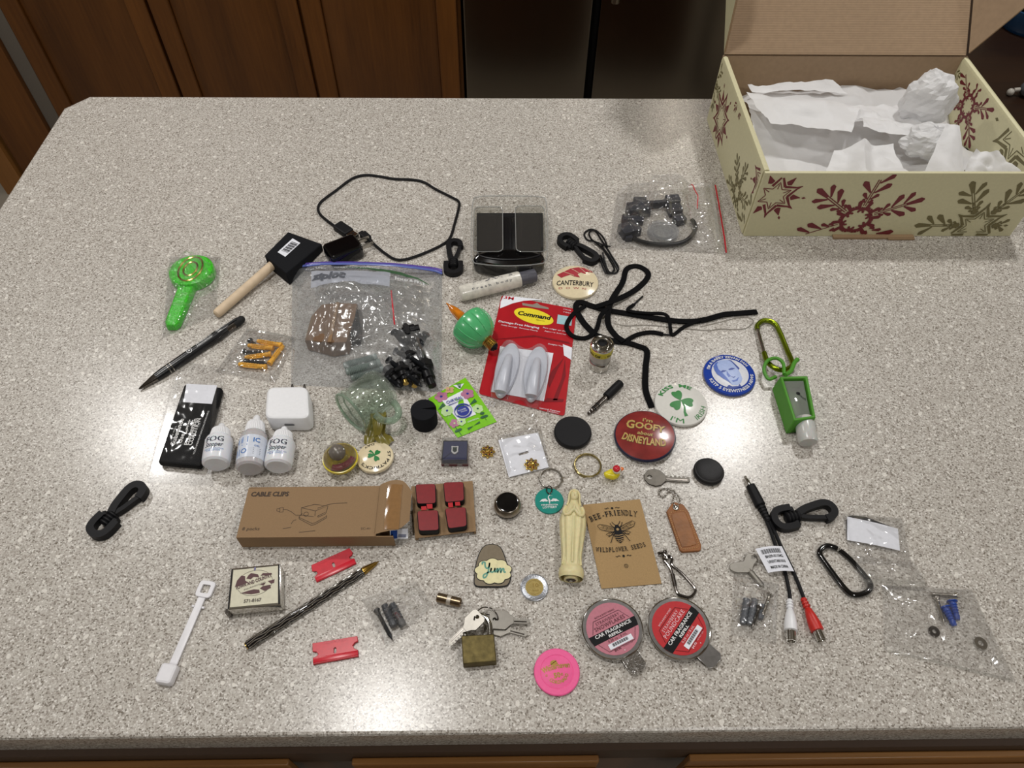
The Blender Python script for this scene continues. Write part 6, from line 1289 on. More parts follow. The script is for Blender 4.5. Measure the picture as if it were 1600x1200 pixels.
# fragrance pods
def pod(cx, cy, R, up_px, tab_px, label, colour, name, fl, foil_tab):
    c = G(cx, cy, .006); c.z = 0; e = G(*up_px, .006)-G(cx, cy, .006); y = V((e.x, e.y, 0)).normalized(); F = frame(c, V((y.y, -y.x, 0)))
    t = Thing('fragrance_pod', label, 'air freshener', c, 'car fragrance refills'); ti = F.inverted() @ G(*tab_px, .006); ta = math.atan2(ti.y, ti.x); tl = V((ti.x, ti.y)).length
    FOIL = mat('silver_foil', '#8f8d8c', .3, 1.0, var=.08, bump=.15, bscale=200)
    rim_ = [(R*math.cos(a), R*math.sin(a)) for a in [ta+.31+i*(2*PI-.62)/60 for i in range(61)]]
    u = V((math.cos(ta), math.sin(ta))); n = V((-u.y, u.x)); wt = R*.31
    tabp = [tuple(u*(R*.97)-n*wt), tuple(u*(tl-.003)-n*wt), tuple(u*tl-n*wt*.6), tuple(u*tl+n*wt*.6), tuple(u*(tl-.003)+n*wt), tuple(u*(R*.97)+n*wt)]
    t.part('tray', M(F).lathe([(R*.55, .0004), (R*.78, .0006), (R*.84, .0048), (R*.97, .0052)], 48), mat('dark_tray', '#4a4a4e', .3, .6))
    t.part('foil_lid', M(F).prism(rim_, .0052, .0062, .0003), FOIL)
    tb_ = M(F).prism(tabp, .0050, .0058, .0002)
    t.part('pull_tab', tb_, FOIL if not foil_tab else mat('crumpled_foil', '#b9b7b5', .2, 1.0, bump=1.0, bscale=260))
    t.part('rim_bead', M(F).tube([(x, y, .0058) for x, y in circ(0, 0, R*.985, n=64)], .0007, 6, closed=True), CHROME)
    r = R*.86; m = M(F); m.map = lambda x, y, h: (x, y, .0062+h); m.up = .0002; m.disc(0, 0, r, n=60, mi=0)
    m.up = .0004; a0 = .10
    yb0, yb1 = -r*.30, r*.06; xs = lambda y: math.sqrt(max(0, r*r-y*y))
    m.poly([(-xs(yb0), yb0), (xs(yb0), yb0), (xs((yb0+yb1)/2), (yb0+yb1)/2), (xs(yb1), yb1), (-xs(yb1), yb1), (-xs((yb0+yb1)/2), (yb0+yb1)/2)], 1)
    m.up = .0006; m.text('CAR FRAGRANCE', 0, -r*.10, r*.135, r*1.55, bold=.02, mi=2); m.text('REFILL', 0, -r*.255, r*.105, r*.56, bold=.03, mi=2)
    m.text(name, 0, r*.33, r*.125, r*1.02, mi=3, space=1.1); m.text(fl, 0, r*.145, r*.155, r*1.30, bold=.01, mi=3, space=1.1)
    m.text('BATH & BODY WORKS', 0, r*.585, r*.065, r*.85, bold=.01, mi=3); m.text('0.28 oz / 8 mL', -.0002, -r*.42, r*.10, r*.80, mi=3)
    m.line([(-r*.55, r*.52), (r*.55, r*.52), (r*.80, r*.10)], .0003, 1); m.line([(-r*.55, r*.52), (-r*.80, r*.10)], .0003, 1); m.line([(-r*.80, -r*.32), (-r*.55, -r*.72), (r*.55, -r*.72), (r*.8, -r*.32)], .0003, 1)
    m.poly([(-r*.48, -r*.68), (r*.52, -r*.68), (r*.52, -r*.47), (-r*.48, -r*.47)], 4); m.up = .0008
    for i in range(22): x = -r*.32+r*.68*i/22; m.line([(x, -r*.62), (x, -r*.50)], (.00022, .0004, .0006)[(i*5) % 3], 1)
    m.up = .0006; m.text('$4.95', -r*.22, -r*.80, r*.085, r*.28, bold=.03, mi=3 if colour != 0 else 1); m.text('US ONLY 1234', r*.22, -r*.78, r*.045, r*.42, mi=3); m.poly([(0, -r*.93), (.0006, -r*.885), (-.0006, -r*.885)], 2)
    t.part('label', m, [colour, INK, WHITEINK, mat('pale_rose_ink', '#e7b9c0', .5) if foil_tab == 0 else mat('maroon_ink', '#5d2430', .5), PAPER], label='round printed label')
pod(957, 982, .0268, (936, 945), (1000, 1048), 'car fragrance pod with a dusty pink label and crumpled foil tab', mat('dusty_pink_label', '#b8707f', .45), 'STRAWBERRY', 'SNOWFLAKES', 1)
pod(1061, 981, .0276, (1029, 958), (1121, 1036), 'car fragrance pod with a bright red label and flat grey tab', mat('bright_red_label', '#b5121c', .45), 'STRAWBERRY', 'POUNDCAKE', 0)
# ---------------------------------------------------------------- near rows
# cable clips carton, its tray and the four clips
yb = G(376, 855).y; hz_ = PL(372, 840, 1, yb).z
k = CR(350, 740); F, ol, q = slab([(388.5, 763), (597, 759), (587, 838), (369, 840)], 0, hz_, .0006, n=1); lq = LOC(F)
t = Thing('clips_carton', 'long brown kraft carton lettered for cable clips with its end flap open', 'carton', G(490, 810))
KB = mat('carton_kraft', '#8c7152', .85, var=.06, vscale=1400); w_ = q[2][0]
Lr = w_+.012                                             # the lower tray sticks out past the lid panel
th_ = .0008; y0_, y1_ = q[2][1], q[1][1]
m = M(F); m.prism([q[3], q[2], q[1], q[0]], hz_-th_, hz_)
bd = t.part('top_panel', m, KB)
t.part('front_panel', M(F).prism([(0, y0_-.0002), (Lr+.004, y0_-.0002), (Lr+.004, y0_+th_), (0, y0_+th_)], .0004, hz_-th_-.0001), KB)
t.part('rear_panel', M(F).prism([(q[0][0], y1_-th_), (Lr, y1_-th_), (Lr, y1_), (q[0][0], y1_)], .0004, hz_-th_-.0001), KB)
t.part('floor_panel', M(F).box(.001, Lr, y0_+.001, y1_-.001, .0004, .0012), KB)
t.part('end_panel', M(F).add([(q[3][0]-.0001, y0_, .0004), (q[0][0]-.0001, y1_, .0004), (q[0][0]-.0001, y1_, hz_-.0012), (q[3][0]-.0001, y0_, hz_-.0012), (q[3][0]+.001, y0_, .0004), (q[0][0]+.001, y1_, .0004), (q[0][0]+.001, y1_, hz_-.0012), (q[3][0]+.001, y0_, hz_-.0012)], [(0, 1, 2, 3), (7, 6, 5, 4), (0, 4, 5, 1), (3, 2, 6, 7), (0, 3, 7, 4), (1, 5, 6, 2)]), INK)
k2 = CR(560, 740); fz = hz_+.003
fp = [lq(*k2(*p), fz) for p in ((190, 108), (300, 85), (410, 105), (450, 140), (452, 450), (435, 500), (390, 525), (285, 530), (140, 560))]
def fl(x, y): return hz_+.0004+.0055*math.sin(PI*min(1, max(0, (x-w_+.004)/.036)))
m = M(F); n_ = 14; xa, xb = w_-.0005, max(p[0] for p in fp); 
vs = []
for j in range(9):
    for i in range(n_+1):
        x = xa+(xb-xa)*i/n_; yy0 = y0_+.001+(.010*(1-math.cos(min(1, max(0, (i/n_-.6)/.4))*PI/2)) if i/n_ > .6 else 0)+.004*i/n_; yy1 = y1_-(.008*(1-math.cos(min(1, max(0, (i/n_-.65)/.35))*PI/2)) if i/n_ > .65 else 0)+.003*math.sin(PI*i/n_*.9)
        vs.append((x, yy0+(yy1-yy0)*j/8, fl(x, 0)))
m.add(vs, [(j*(n_+1)+i, j*(n_+1)+i+1, (j+1)*(n_+1)+i+1, (j+1)*(n_+1)+i) for j in range(8) for i in range(n_)])
fpart = t.part('end_flap', m, KB)
m = M(F); n_ = 8; vs = []
for j in range(9):
    for i in range(n_+1): x = xa+.008+(.014)*i/n_; yy = y0_+.004+(y1_-y0_-.006)*j/8; vs.append((x, yy, fl(x, 0)+.0003+.0004*abs(math.sin(j*2.2+i*.7))))
m.add(vs, [(j*(n_+1)+i, j*(n_+1)+i+1, (j+1)*(n_+1)+i+1, (j+1)*(n_+1)+i) for j in range(8) for i in range(n_)]); t.part('tape', m, mat('packing_tape', '#8c6a45', .12, coat=.5), parent=fpart)
m = M(F); m.map = lambda x, y, h: (x, y, hz_+h); c_ = lambda x, y: lq(*k(x, y), hz_); rt = 1.0
cc = c_(408, 202); m.text('CABLE CLIPS', *cc, .0048, .036, bold=.045, shear=.1); cc = c_(238, 506); m.text('8 packs', *cc, .0033, .016, shear=.12); cc = c_(1262, 500); m.text('SC-41', *cc, .0022, .0085)
dr = lambda *pts, w=.00045: m.line([c_(*p) for p in pts], w)
dr((692, 305), (810, 275), (928, 290), (815, 333), (692, 305)); dr((692, 305), (690, 370), (800, 385)); dr((928, 290), (912, 350)); dr((815, 333), (812, 378)); dr((670, 385), (700, 355)); dr((670, 385), (672, 405), (780, 462), (812, 455), (915, 395), (918, 372)); dr((672, 392), (785, 445), (812, 440), (918, 380))
cc = c_(733, 362); m.ring(cc[0], cc[1], .0022, .0004, 18); dr((835, 380), (905, 345), (908, 358), (840, 390), (835, 380)); dr((700, 372), (640, 372), (600, 340), (560, 322), (530, 322)); dr((530, 303), (500, 305), (497, 345), (527, 343), (530, 303)); dr((500, 312), (472, 315), (472, 335), (498, 340)); dr((835, 310), (920, 280), (980, 266), (1100, 262)); dr((600, 450), (620, 420), (645, 412)); dr((525, 492), (600, 480)); dr((670, 525), (815, 510))
t.part('printing', m, mat('brown_print', '#3b2c20', .7), parent=bd)
k = k2
F2, ol2, q2 = slab([k(470, 108), k(1020, 60), k(1050, 510), k(505, 572)], 0, .007, .0008, n=1)
t = Thing('clip_tray', 'brown card tray sliding out of the kraft carton under red clips', 'tray', G(690, 795))
q2b = [(x, y) for x, y in q2]; t.part('tray_sheet', M(F2).prism(ol2, .0050, .0060), KB); t.part('tray_edge', M(F2).prism([q2[3], (q2[3][0]+.003, q2[3][1]), (q2[0][0]+.003, q2[0][1]), q2[0]][::1], .0013, .0049), KB); t.part('tray_edge', M(F2).prism([(q2[2][0]-.002, q2[2][1]), q2[2], q2[1], (q2[1][0]-.002, q2[1][1])], .0004, .0049), KB)
RF = mat('red_release_film', '#7d1119', .4, var=.1, vscale=200, coat=.1); RFL = mat('red_tab', '#b3141f', .35)
for n_, (cq, tabq, lab) in enumerate(((((504, 92), (690, 86), (696, 268), (520, 274)), ((608, 272), (660, 270), (662, 312), (615, 314)), 'cable clip with red film nearest the carton flap, farther row'), (((754, 74), (941, 68), (948, 244), (772, 262)), ((862, 252), (905, 250), (910, 285), (866, 288)), 'cable clip with red film at the outer end, farther row'),
        (((520, 330), (714, 320), (723, 508), (536, 516)), ((560, 295), (606, 292), (610, 325), (563, 328)), 'cable clip with glossy red film nearest the carton flap, nearer row'), (((768, 306), (962, 294), (972, 472), (800, 496)), ((800, 262), (842, 258), (846, 300), (805, 304)), 'cable clip with red film at the outer end, nearer row'))):
    Fc, oc, qc = slab([k(*p) for p in cq], 0, .0145, .0035); t = Thing('cable_clip', lab, 'clip', Fc @ V((.01, .01, 0)), 'red topped cable clips on the tray')
    t.part('base', M(Fc).prism(inset2(oc, -.0007) if False else oc, .0061, .0142, .0008), BLACKM); t.part('release_film', M(Fc).prism(inset2(oc, .0007), .0143, .0147, .0001), RF)
    tq_ = [Fc.inverted() @ G(*k(*p), .0135) for p in tabq]; t.part('pull_tab', M(Fc).prism([(p.x, p.y) for p in tq_], .0130, .0138), RFL)
t = Thing('folded_leaflet', 'small blue and white printed leaflet peeking out below the carton flap', 'leaflet', G(620, 838))
FL = FR(k(300, 590), k(415, 580), .0072); t.part('sheet', M(FL).box(-.002, .0150, -.0002, .010, 0, .0004), PAPER)
m = M(FL); m.up = .0006; m.poly([(-.001, .0005), (.005, .0005), (.005, .009), (-.001, .009)], 0); m.poly([(.0055, .002), (.013, .001), (.0135, .004), (.006, .005)], 1); m.poly([(-.0018, .003), (.001, .003), (.0004, .006)], 2); t.part('printing', m, [mat('leaflet_blue', '#2a4fa0', .4), mat('leaflet_grey', '#8d92a8', .4), REDP])
# tape measure
kN = CR(230, 850, 5.218); yb = G(352.6, 963.5).y; hz_ = max(.006, PL(354.6, 954, 1, yb).z)
F, ol, q = slab([(361.5, 888), (438.5, 880.5), (438.5, 945.5), (355, 953.5)], 0, hz_, .0012, n=2); lq = LOC(F); w_, hh = q[2][0], q[1][1]
t = Thing('pocket_tape', 'flat square chrome pocket tape measure with cream advertising face', 'tape measure', G(398, 920))
t.part('case', M(F).prism(ol, .0004, hz_, .0008, cb=.0006), CHROME)
fq = inset2(q[::-1], .0022)[::-1]; fp_ = t.part('face_plate', M(F).prism(fq, hz_+.0001, hz_+.0005), mat('cream_face', '#cfcbb5', .3))
t.part('side_band', M(F).prism([(q[2][0]-.0019, q[2][1]+.001), (q[2][0]-.0007, q[2][1]+.001), (q[1][0]-.0007, q[1][1]-.001), (q[1][0]-.0019, q[1][1]-.001)], hz_+.0001, hz_+.0006), INK); t.part('side_band', M(F).prism([(q[3][0]+.0004, q[3][1]+.001), (q[3][0]+.0012, q[3][1]+.001), (q[0][0]+.0012, q[0][1]-.001), (q[0][0]+.0004, q[0][1]-.001)], hz_+.0001, hz_+.0006), INK)
t.part('tape_hook', M(F).box(-.0028, .0004, -.0012, .0028, .0004, hz_*.75), GUNMETAL)
m = M(F); m.map = lambda x, y, h: (x, y, hz_+.0005+h); c_ = lambda x, y: lq(*kN(x, y), hz_); cc = c_(878, 318); rx, ry = .0155, .0118; sk = math.radians(2)
m.line(circ(*cc, rx, ry, n=40), .0003, 1, closed=True); BR = 0; rt = ROT(lq, kN(720, 370), kN(1025, 258), hz_)
for pts in (((720, 345), (735, 300), (770, 260), (800, 265), (800, 300), (825, 315), (790, 330), (740, 348)), ((810, 285), (830, 255), (850, 240), (905, 250), (915, 275), (870, 270), (845, 290)), ((925, 262), (945, 240), (1015, 238), (1020, 250)), ((755, 408), (820, 385), (870, 372), (915, 375), (920, 400), (850, 412), (770, 405)), ((920, 365), (945, 345), (1005, 335), (1010, 360), (960, 385)), ((985, 305), (1040, 290), (1035, 320), (1010, 325)), ((915, 335), (970, 315), (950, 340))): m.up = .0003; m.poly([c_(*p) for p in pts], 0)
cc = c_(872, 322); m.up = .0005; m.text('TOWN AND COUNTRY', *cc, .0034, .032, rot=rt, bold=.03, mi=0); cc = c_(880, 350); m.text('INSURANCE INC', cc[0], cc[1], .0014, .019, rot=rt, mi=1); cc = c_(860, 475); m.text('571-8167', *cc, .0030, .0150, bold=.025, mi=1); m.up = .0003; cc = c_(880, 205); m.disc(*cc, .0009, .0019, mi=2)
t.part('printing', m, [mat('maroon_print', '#4b2226', .5), mat('grey_brown_print', '#5a5248', .5), mat('violet_smudge', '#6c6a8c', .5)], parent=fp_)
# patterned twist pen
A, B = G(384, 1010, .0038), G(592, 877, .0020); F = frame(A, B-A); l = (B-A).length; T = AX(F); r = .0037
t = Thing('patterned_pen', 'dark metal ballpoint pen with wavy silver lines and gold tip', 'pen', G(480, 950))
bd = t.part('barrel', M().lathe([(r*.86, .0008), (r, .0016), (r, l*.87), (r*.95, l*.872)], 28, T), mat('black_lacquer', '#15151b', .15, .5, coat=.6))
m = M()
for i in range(12):
    a0 = 2*PI*i/12; m.tube([T @ V(((r+.00005)*math.cos(a0+.13*math.sin(x*430+(i % 2)*1.2)), (r+.00005)*math.sin(a0+.13*math.sin(x*430+(i % 2)*1.2)), x)) for x in [.002+(l*.865-.002)*j/110 for j in range(111)]], .00016, 4, w=.00042)
t.part('wavy_inlay', m, CHROME, parent=bd, label='wavy silver lines')
t.part('end_cap', M().lathe([(.0003, 0), (r*.80, 0), (r*.88, .0008), (r*.6, .0009)], 24, T), GOLD, label='gold end cap')
t.part('tip_cone', M().lathe([(r*.95, l*.872), (r*.98, l*.88), (r*.80, l*.92), (r*.42, l*.978), (r*.24, l*.982), (.0004, l)], 24, T), mat('antique_gold', '#a5843f', .25, 1.0), label='gold nose cone')
t.part('cap_ring', M().lathe([(r*1.01, l*.56), (r*1.04, l*.562), (r*1.04, l*.572), (r*1.01, l*.574)], 24, T), BRASS, label='thin gold ring') if False else None
# red plastic blades
kM = CR(460, 840)
def blade(pts, slot, bevel, z1, label, name):
    c = [G(*kM(*p), z1) for p in pts]; cc = sum(c, V())/len(c); F = frame(V((cc.x, cc.y, 0)), G(*kM(*pts[1]), 0)-G(*kM(*pts[0]), 0)); lq = LOC(F)
    t = Thing('scraper_blade', label, 'blade', V((cc.x, cc.y, 0)), 'red plastic scraper blades'); q_ = [lq(*kM(*p), z1) for p in pts]
    sx, sy = lq(*kM(*slot), z1); b_ = t.part('blade', M(F).prism(q_, .0004, z1, .0004, holes=[rrect(sx, sy, .0024, .0052, .0011, 3)[::-1]]), REDP)
    bv = [lq(*kM(*p), z1) for p in bevel]; t.part('raised_edge', M(F).prism(bv, z1, z1+.0006, .0003), REDP)
    m = M(F); m.map = lambda x, y, h: (x, y, z1+h); m.up = .0003; tx_, ty_ = lq(*kM(*name[1]), z1); m.text(name[0], tx_, ty_, .0022, .021); t.part('embossing', m, mat('pale_red_emboss', '#cf3a4a', .3)); return t
blade([(150, 245), (490, 92), (520, 130), (515, 155), (490, 172), (497, 188), (535, 185), (553, 232), (197, 398), (180, 350), (208, 318), (195, 300), (158, 300)], (350, 243), [(178, 352), (532, 190), (550, 230), (198, 392)], .0018, 'red plastic scraper blade tilted between the carton and the patterned pen', ('SCRAPER', (330, 190)))
blade([(160, 943), (560, 878), (567, 925), (540, 935), (520, 962), (535, 990), (567, 1002), (570, 1058), (166, 1130), (164, 1072), (200, 1058), (212, 1040), (195, 1018), (162, 1015)], (362, 1005), [(166, 1075), (567, 1006), (569, 1050), (168, 1122)], .0030, 'glossy red plastic scraper blade lying alone near the worktop front', ('SCRAPER', (360, 935)))
# white plastic strap
kS = CR(230, 850, 5.218); F = FR(kS(180, 1075), kS(482, 375)); lq = LOC(F); L_ = (G(*kS(482, 375))-G(*kS(180, 1075))).length
t = Thing('plastic_strap', 'white plastic strap with square loop and block end', 'strap', G(292, 990)); WS = mat('soft_white_plastic', '#e3e2e6', .4, var=.02)
t.part('strap', M(F).prism([(.006, -.0035), (L_-.008, -.0032), (L_-.008, .0032), (.006, .0035)], .0010, .0028, .0005), WS); t.part('block', M(F).prism(rrect(.0, 0, .0165, .0145, .003), .0004, .0085, .0022, cb=.001), WS)
t.part('loop', M(F).prism(rrect(L_, 0, .0155, .0150, .0035), .0008, .0030, .0006, holes=[rrect(L_, 0, .0080, .0075, .0012)[::-1]]), WS)
for s_ in (1, -1): t.part('notch_tab', M(F).bbox(L_-.0175, L_-.0155, s_*.0047-.0012, s_*.0047+.0012, .0010, .0026, .0004), WS)
# small metal coupler
A, B = G(683, 933, .0043), G(720, 942, .0043); F = frame(A, B-A); l = (B-A).length; T = AX(F)
t = Thing('tube_coupler', 'short brown-grey metal tube coupler with a pale middle band', 'coupler', G(700, 937)); DM = mat('bronze_grey_metal', '#8a7862', .3, 1.0, var=.08)
t.part('tube', M().lathe([(.0034, 0), (.0043, .0006), (.0043, l-.0006), (.0034, l), (.0030, l-.004), (.0004, l-.0042)], 28, T), DM); t.part('band', M().lathe([(.0043, l*.42), (.0045, l*.43), (.0045, l*.58), (.0043, l*.59)], 28, T), mat('brushed_band', '#c6beb2', .5, .8))
# little bag of dark plugs
for n_, (a, b, z, lab) in enumerate((((800, 595), (890, 790), .005, 'dark wall plug in the middle of the twisted little bag'), ((868, 585), (970, 785), .0046, 'dark wall plug on the outer side of the twisted little bag'))):
    A, B = G(*kM(*a), z), G(*kM(*b), z); F = frame(A, B-A); l = (B-A).length; t = Thing('wall_plug', lab, 'wall plug', (A.x, A.y, 0), 'dark wall plugs in small bags'); pr = [(.0014, 0), (.0030, .0008)]
    for s_ in range(6): pr += [(.0030, .003+s_*(l-.006)/6), (.0036, .003+(s_+.7)*(l-.006)/6)]
    t.part('sleeve', M().lathe(pr+[(.0034, l-.001), (.0034, l), (.0018, l)], 12, AX(F)), mat('charcoal_nylon', '#3a3d42', .4))
screw(kM(735, 650), kM(875, 915), .0036, 'dark pointed screw in the twisted little bag', 'screws in small bags', mat('black_oxide_steel', '#35373b'), .0017, .0032)
film_bag('plug_bag', 'twisted little clear bag of dark plugs and a screw', [kM(600, 555), kM(1085, 395), kM(1240, 615), kM(815, 985)], .0085, 61, crink=.0017, creases=30, n=64)
# outlined enamel pin (plain taupe body, cream scalloped cloud)
k = CR(560, 740); c = G(*k(1195, 840), .002); F = frame(V((c.x, c.y, 0)), V((1, -.02, 0))); lq = LOC(F)
t = Thing('enamel_pin', 'black outlined taupe enamel pin with a cream scalloped cloud and teal script', 'pin', (c.x, c.y, 0)); bo = [lq(*k(*p), .002) for p in ((1040, 1000), (1035, 900), (1050, 790), (1085, 690), (1130, 640), (1200, 625), (1265, 650), (1300, 710), (1330, 800), (1365, 900), (1345, 985), (1290, 1010), (1160, 1012))]
bo = [tuple(p.to_2d()) for p in cr([V((*p, 0)) for p in bo], 4, True)]
t.part('back_plate', M(F).prism(bo, .0004, .0020, .0004), BLACK); t.part('taupe_enamel', M(F).prism(inset2(bo if sum(bo[i][0]*bo[(i+1) % len(bo)][1]-bo[(i+1) % len(bo)][0]*bo[i][1] for i in range(len(bo))) > 0 else bo[::-1], .0009), .0020, .0022), mat('taupe_enamel', '#7d7260', .25))
cl = []
cc = lq(*k(1205, 872), .0024)
for i in range(110):
    a = 2*PI*i/110; sc_ = 1+.15*abs(math.sin(a*4.5+.4)); cl.append((cc[0]+.0152*sc_*math.cos(a)*.98, cc[1]+.0108*sc_*math.sin(a)))
t.part('cloud_outline', M(F).prism(inset2(cl, -.0007), .0022, .0025), BLACK); t.part('cloud', M(F).prism(cl, .0025, .0028), mat('cream_enamel', '#e3dcae', .25))
m = M(F); m.map = lambda x, y, h: (x, y, .0028+h); m.up = .0002
def script(pts, w2): m.line([tuple(p.to_2d()) for p in cr([V((cc[0]+x*.00120, cc[1]+y*.00118, 0)) for x, y in pts], 6)], w2)
script(((-8.6, 5.2), (-8.6, 7.0), (-6.8, 7.0), (-6.4, 4.0), (-5.2, 2.2), (-3.6, 3.4), (-3.0, 6.8)), .0015); script(((-3.0, 6.8), (-3.6, 1.5), (-5.2, -4.2), (-7.2, -5.6), (-7.4, -3.4), (-4.6, -1.4), (-2.4, -.4), (-1.6, 2.4)), .0014); script(((-1.6, 2.6), (-1.9, -.2), (-.6, -.9), (.8, .6), (1.2, 2.6), (1.0, -.2), (1.8, -.9)), .0014); script(((1.8, -.9), (3.0, 2.2), (3.4, .6), (3.2, -1.2), (4.6, 1.8), (5.6, 2.0), (5.6, -1.2), (7.0, 1.8), (8.0, 1.8), (8.2, -.6), (9.6, -.6)), .0014)
t.part('lettering', m, mat('teal_script', '#5f9c8b', .3))
# two-tone coin
c = G(835, 918, .001); T = Matrix.Translation(V((c.x, c.y, 0))); SIL = mat('coin_silver', '#a9acb2', .35, .9, var=.08, bump=.3, bscale=900)
t = Thing('coin', 'two-tone coin with silver rim and golden centre', 'coin', (c.x, c.y, 0)); t.part('rim', M(T).lathe([(.0122, .0003), (.0127, .0006), (.0127, .0018), (.0121, .0021), (.0116, .0018), (.0086, .0018), (.0082, .0017)], 56), SIL)
ct = t.part('centre', M(T).lathe([(.0082, .0004), (.0082, .0019), (.0076, .0019), (.0005, .0019)], 40), mat('coin_gold', '#94824f', .45, .8, var=.1, bump=.2, bscale=900)); m = M(T); m.map = lambda x, y, h: (x, y, .0019+h); m.text('10', .0012, .0002, .0036, .0052, bold=.02); m.text('BANK', .001, -.0038, .0015, .006); m.ring(0, 0, .0066, .0002, 30); t.part('relief', m, mat('coin_shadow', '#8a743d', .45, .7), parent=ct)
# padlock, ring and keys
kP = CR(660, 900); BRO = mat('aged_brass', '#5f5432', .5, .8, var=.3, vscale=160, bump=.25, bscale=260); zt = .0125
F, ol, q = slab([kP(348, 532), kP(638, 517), kP(662, 757), kP(362, 786)], 0, zt, .001, n=2); lq = LOC(F)
t = Thing('padlock', 'small aged brass padlock with a steel shackle', 'padlock', G(748, 1012)); t.part('body', M(F).prism(ol, .0004, zt, .0008, cb=.0006), BRO)
sp_ = [(385, 540, .0065), (378, 490, .0065), (395, 430, .0065), (450, 375, .0065), (510, 352, .0065), (560, 370, .0065), (592, 420, .0065), (602, 480, .0065), (604, 540, .0065)]
t.part('shackle', M().tube(cr([G(*kP(x, y), z) for x, y, z in sp_], 5), .0026, 12), CHROME)
KS = mat('bright_key_steel', '#8f8b84', .4, .85, var=.06)
key(kP(462, 400), kP(236, 604), 'bright key with a square bow leaning over the padlock shackle', KS, .0078, 'hex', .0125, .0018, group='padlock keys', hole=.0018, bl=.0028, tilt=.16)
key(kP(690, 395), kP(962, 402), 'uppermost of two keys pointing away from the padlock', KS, .0088, 'hex', .0040, .0018, group='padlock keys', hole=.0018, bl=.0028, tilt=.03); key(kP(672, 455), kP(942, 525), 'lower key showing under the other beside the padlock shackle', KS, .0084, 'hex', .0012, .0018, group='padlock keys', hole=.0018, bl=.0026)
t = solo('key_ring', M().tube(cr([G(*kP(x, y), z) for x, y, z in ((462, 392, .0150), (478, 330, .013), (530, 285, .008), (580, 280, .004), (630, 300, .0065), (668, 350, .0075), (668, 390, .0062), (610, 350, .0035), (540, 340, .0075), (480, 345, .0130))], 6, True), .0006, 8, closed=True), GUNMETAL, 'thin wire ring joining the padlock keys', 'ring', G(*kP(570, 330)))
# pink chip
c = G(870, 1050, .002); F = frame(V((c.x, c.y, 0)), V((1, .22, 0))); PK = mat('hot_pink_clay', '#ee5c98', .5, var=.03, bump=.15, bscale=700)
t = Thing('casino_chip', 'hot pink round gaming chip stamped with gold lettering', 'chip', (c.x, c.y, 0)); cb_ = t.part('disc', M(F).lathe([(.0186, .0003), (.0194, .0009), (.0194, .0028), (.0187, .0033), (.0142, .0033), (.0138, .0030), (.0132, .0033), (.0005, .0033)], 64), PK)
m = M(F); m.map = lambda x, y, h: (x, y, .0033+h); m.up = .0002; m.text('Winterhaven', .0, .0024, .0046, .0235, bold=.03, bend=.045); m.text('50', -.0006, -.0048, .0042, .0058, bold=.04); m.text('c', .0036, -.0040, .0030, .0020, bold=.04); m.arct('CORONADO', 0, 0, .0100, .0030, -86, 124, bottom=True, bold=.03); m.disc(-.0008, .0075, .0030, .0022, 16); m.text('*', -.0094, -.0040, .004); m.line([(-.0060, .0060), (-.0030, .0068), (.0020, .0088)], .0004)
t.part('gold_stamp', m, GOLD, parent=cb_)
# audio splitter cable with label
k = CR(1120, 730); kW = CR(1100, 830)
t = Thing('audio_splitter', 'black audio splitter cable ending in one white and one red socket', 'cable', G(1215, 880))
A, B = G(*k(248, 78), .0030), G(*k(300, 165), .0035); F = frame(A, B-A); l = (B-A).length; t.part('jack_pin', M().lathe([(.0003, 0), (.0012, .0008), (.0017, .002), (.0010, .0030), (.0018, .0044), (.0018, l+.002)], 16, AX(F)), CHROME)
A, B = G(*k(298, 160), .0046), G(*k(388, 340), .0046); F = frame(A, B-A); l = (B-A).length; t.part('plug_body', M().lathe([(.0030, 0), (.0045, .0006), (.0049, l*.3), (.0052, l)], 20, AX(F)), BLACKM)
A, B = G(*k(385, 330), .0045), G(*k(462, 485), .0042); F = frame(A, B-A); l = (B-A).length; pr = []
for i in range(6): pr += [(.0046-.0003*i, l*i/6), (.0046-.0003*i, l*(i+.55)/6), (.0034-.0002*i, l*(i+.6)/6), (.0034-.0002*i, l*(i+.95)/6)]
t.part('strain_relief', M().lathe(pr, 18, AX(F)), BLACKM)
t.part('cord', M().tube(cr([G(*p_, z) for p_, z in ((k(440, 470), .0040), (k(480, 570), .0022), (k(525, 700), .0020), (k(580, 830), .0020), (k(615, 960), .0020), (k(648, 1120), .0022), (kW(768, 640), .0035))], 6), .0017, 8), BLACKM); t.part('cord', M().tube(cr([G(*p_, z) for p_, z in ((k(460, 465), .0040), (k(515, 570), .0022), (k(575, 710), .0021), (k(640, 840), .0020), (k(695, 960), .0020), (k(770, 1150), .0024), (kW(890, 620), .0035))], 6), .0017, 8), BLACKM)
def socket(a, b, c_, m_, lab):
    A, B, C = G(*kW(*a), .0040), G(*kW(*b), .0056), G(*kW(*c_), .0056); F = frame(A, B-A); l = (B-A).length; l2 = l+(C-B).length; T = AX(F); pr = []
    for i in range(3): pr += [(.0028+.0002*i, l*.10*i), (.0030+.0002*i, l*(.10*i+.055)), (.0022, l*(.10*i+.06)), (.0022, l*(.10*i+.095))]
    s_ = t.part('socket', M().lathe([(.0022, -.001)]+pr+[(.0030, l*.32), (.0046, l*.55), (.0056, l*.78), (.0057, l), (.0045, l+.0003)], 24, T), m_, label=lab); t.part('socket_barrel', M().lathe([(.0040, l), (.0041, l2), (.0034, l2), (.0030, l2-.002), (.0003, l2-.0022)], 24, T), CHROME, parent=s_)
socket((765, 620), (776, 888), (776, 985), WHITEP, 'white moulded socket'); socket((888, 608), (1012, 888), (1042, 978), mat('socket_red', '#c0271f', .4), 'red moulded socket')
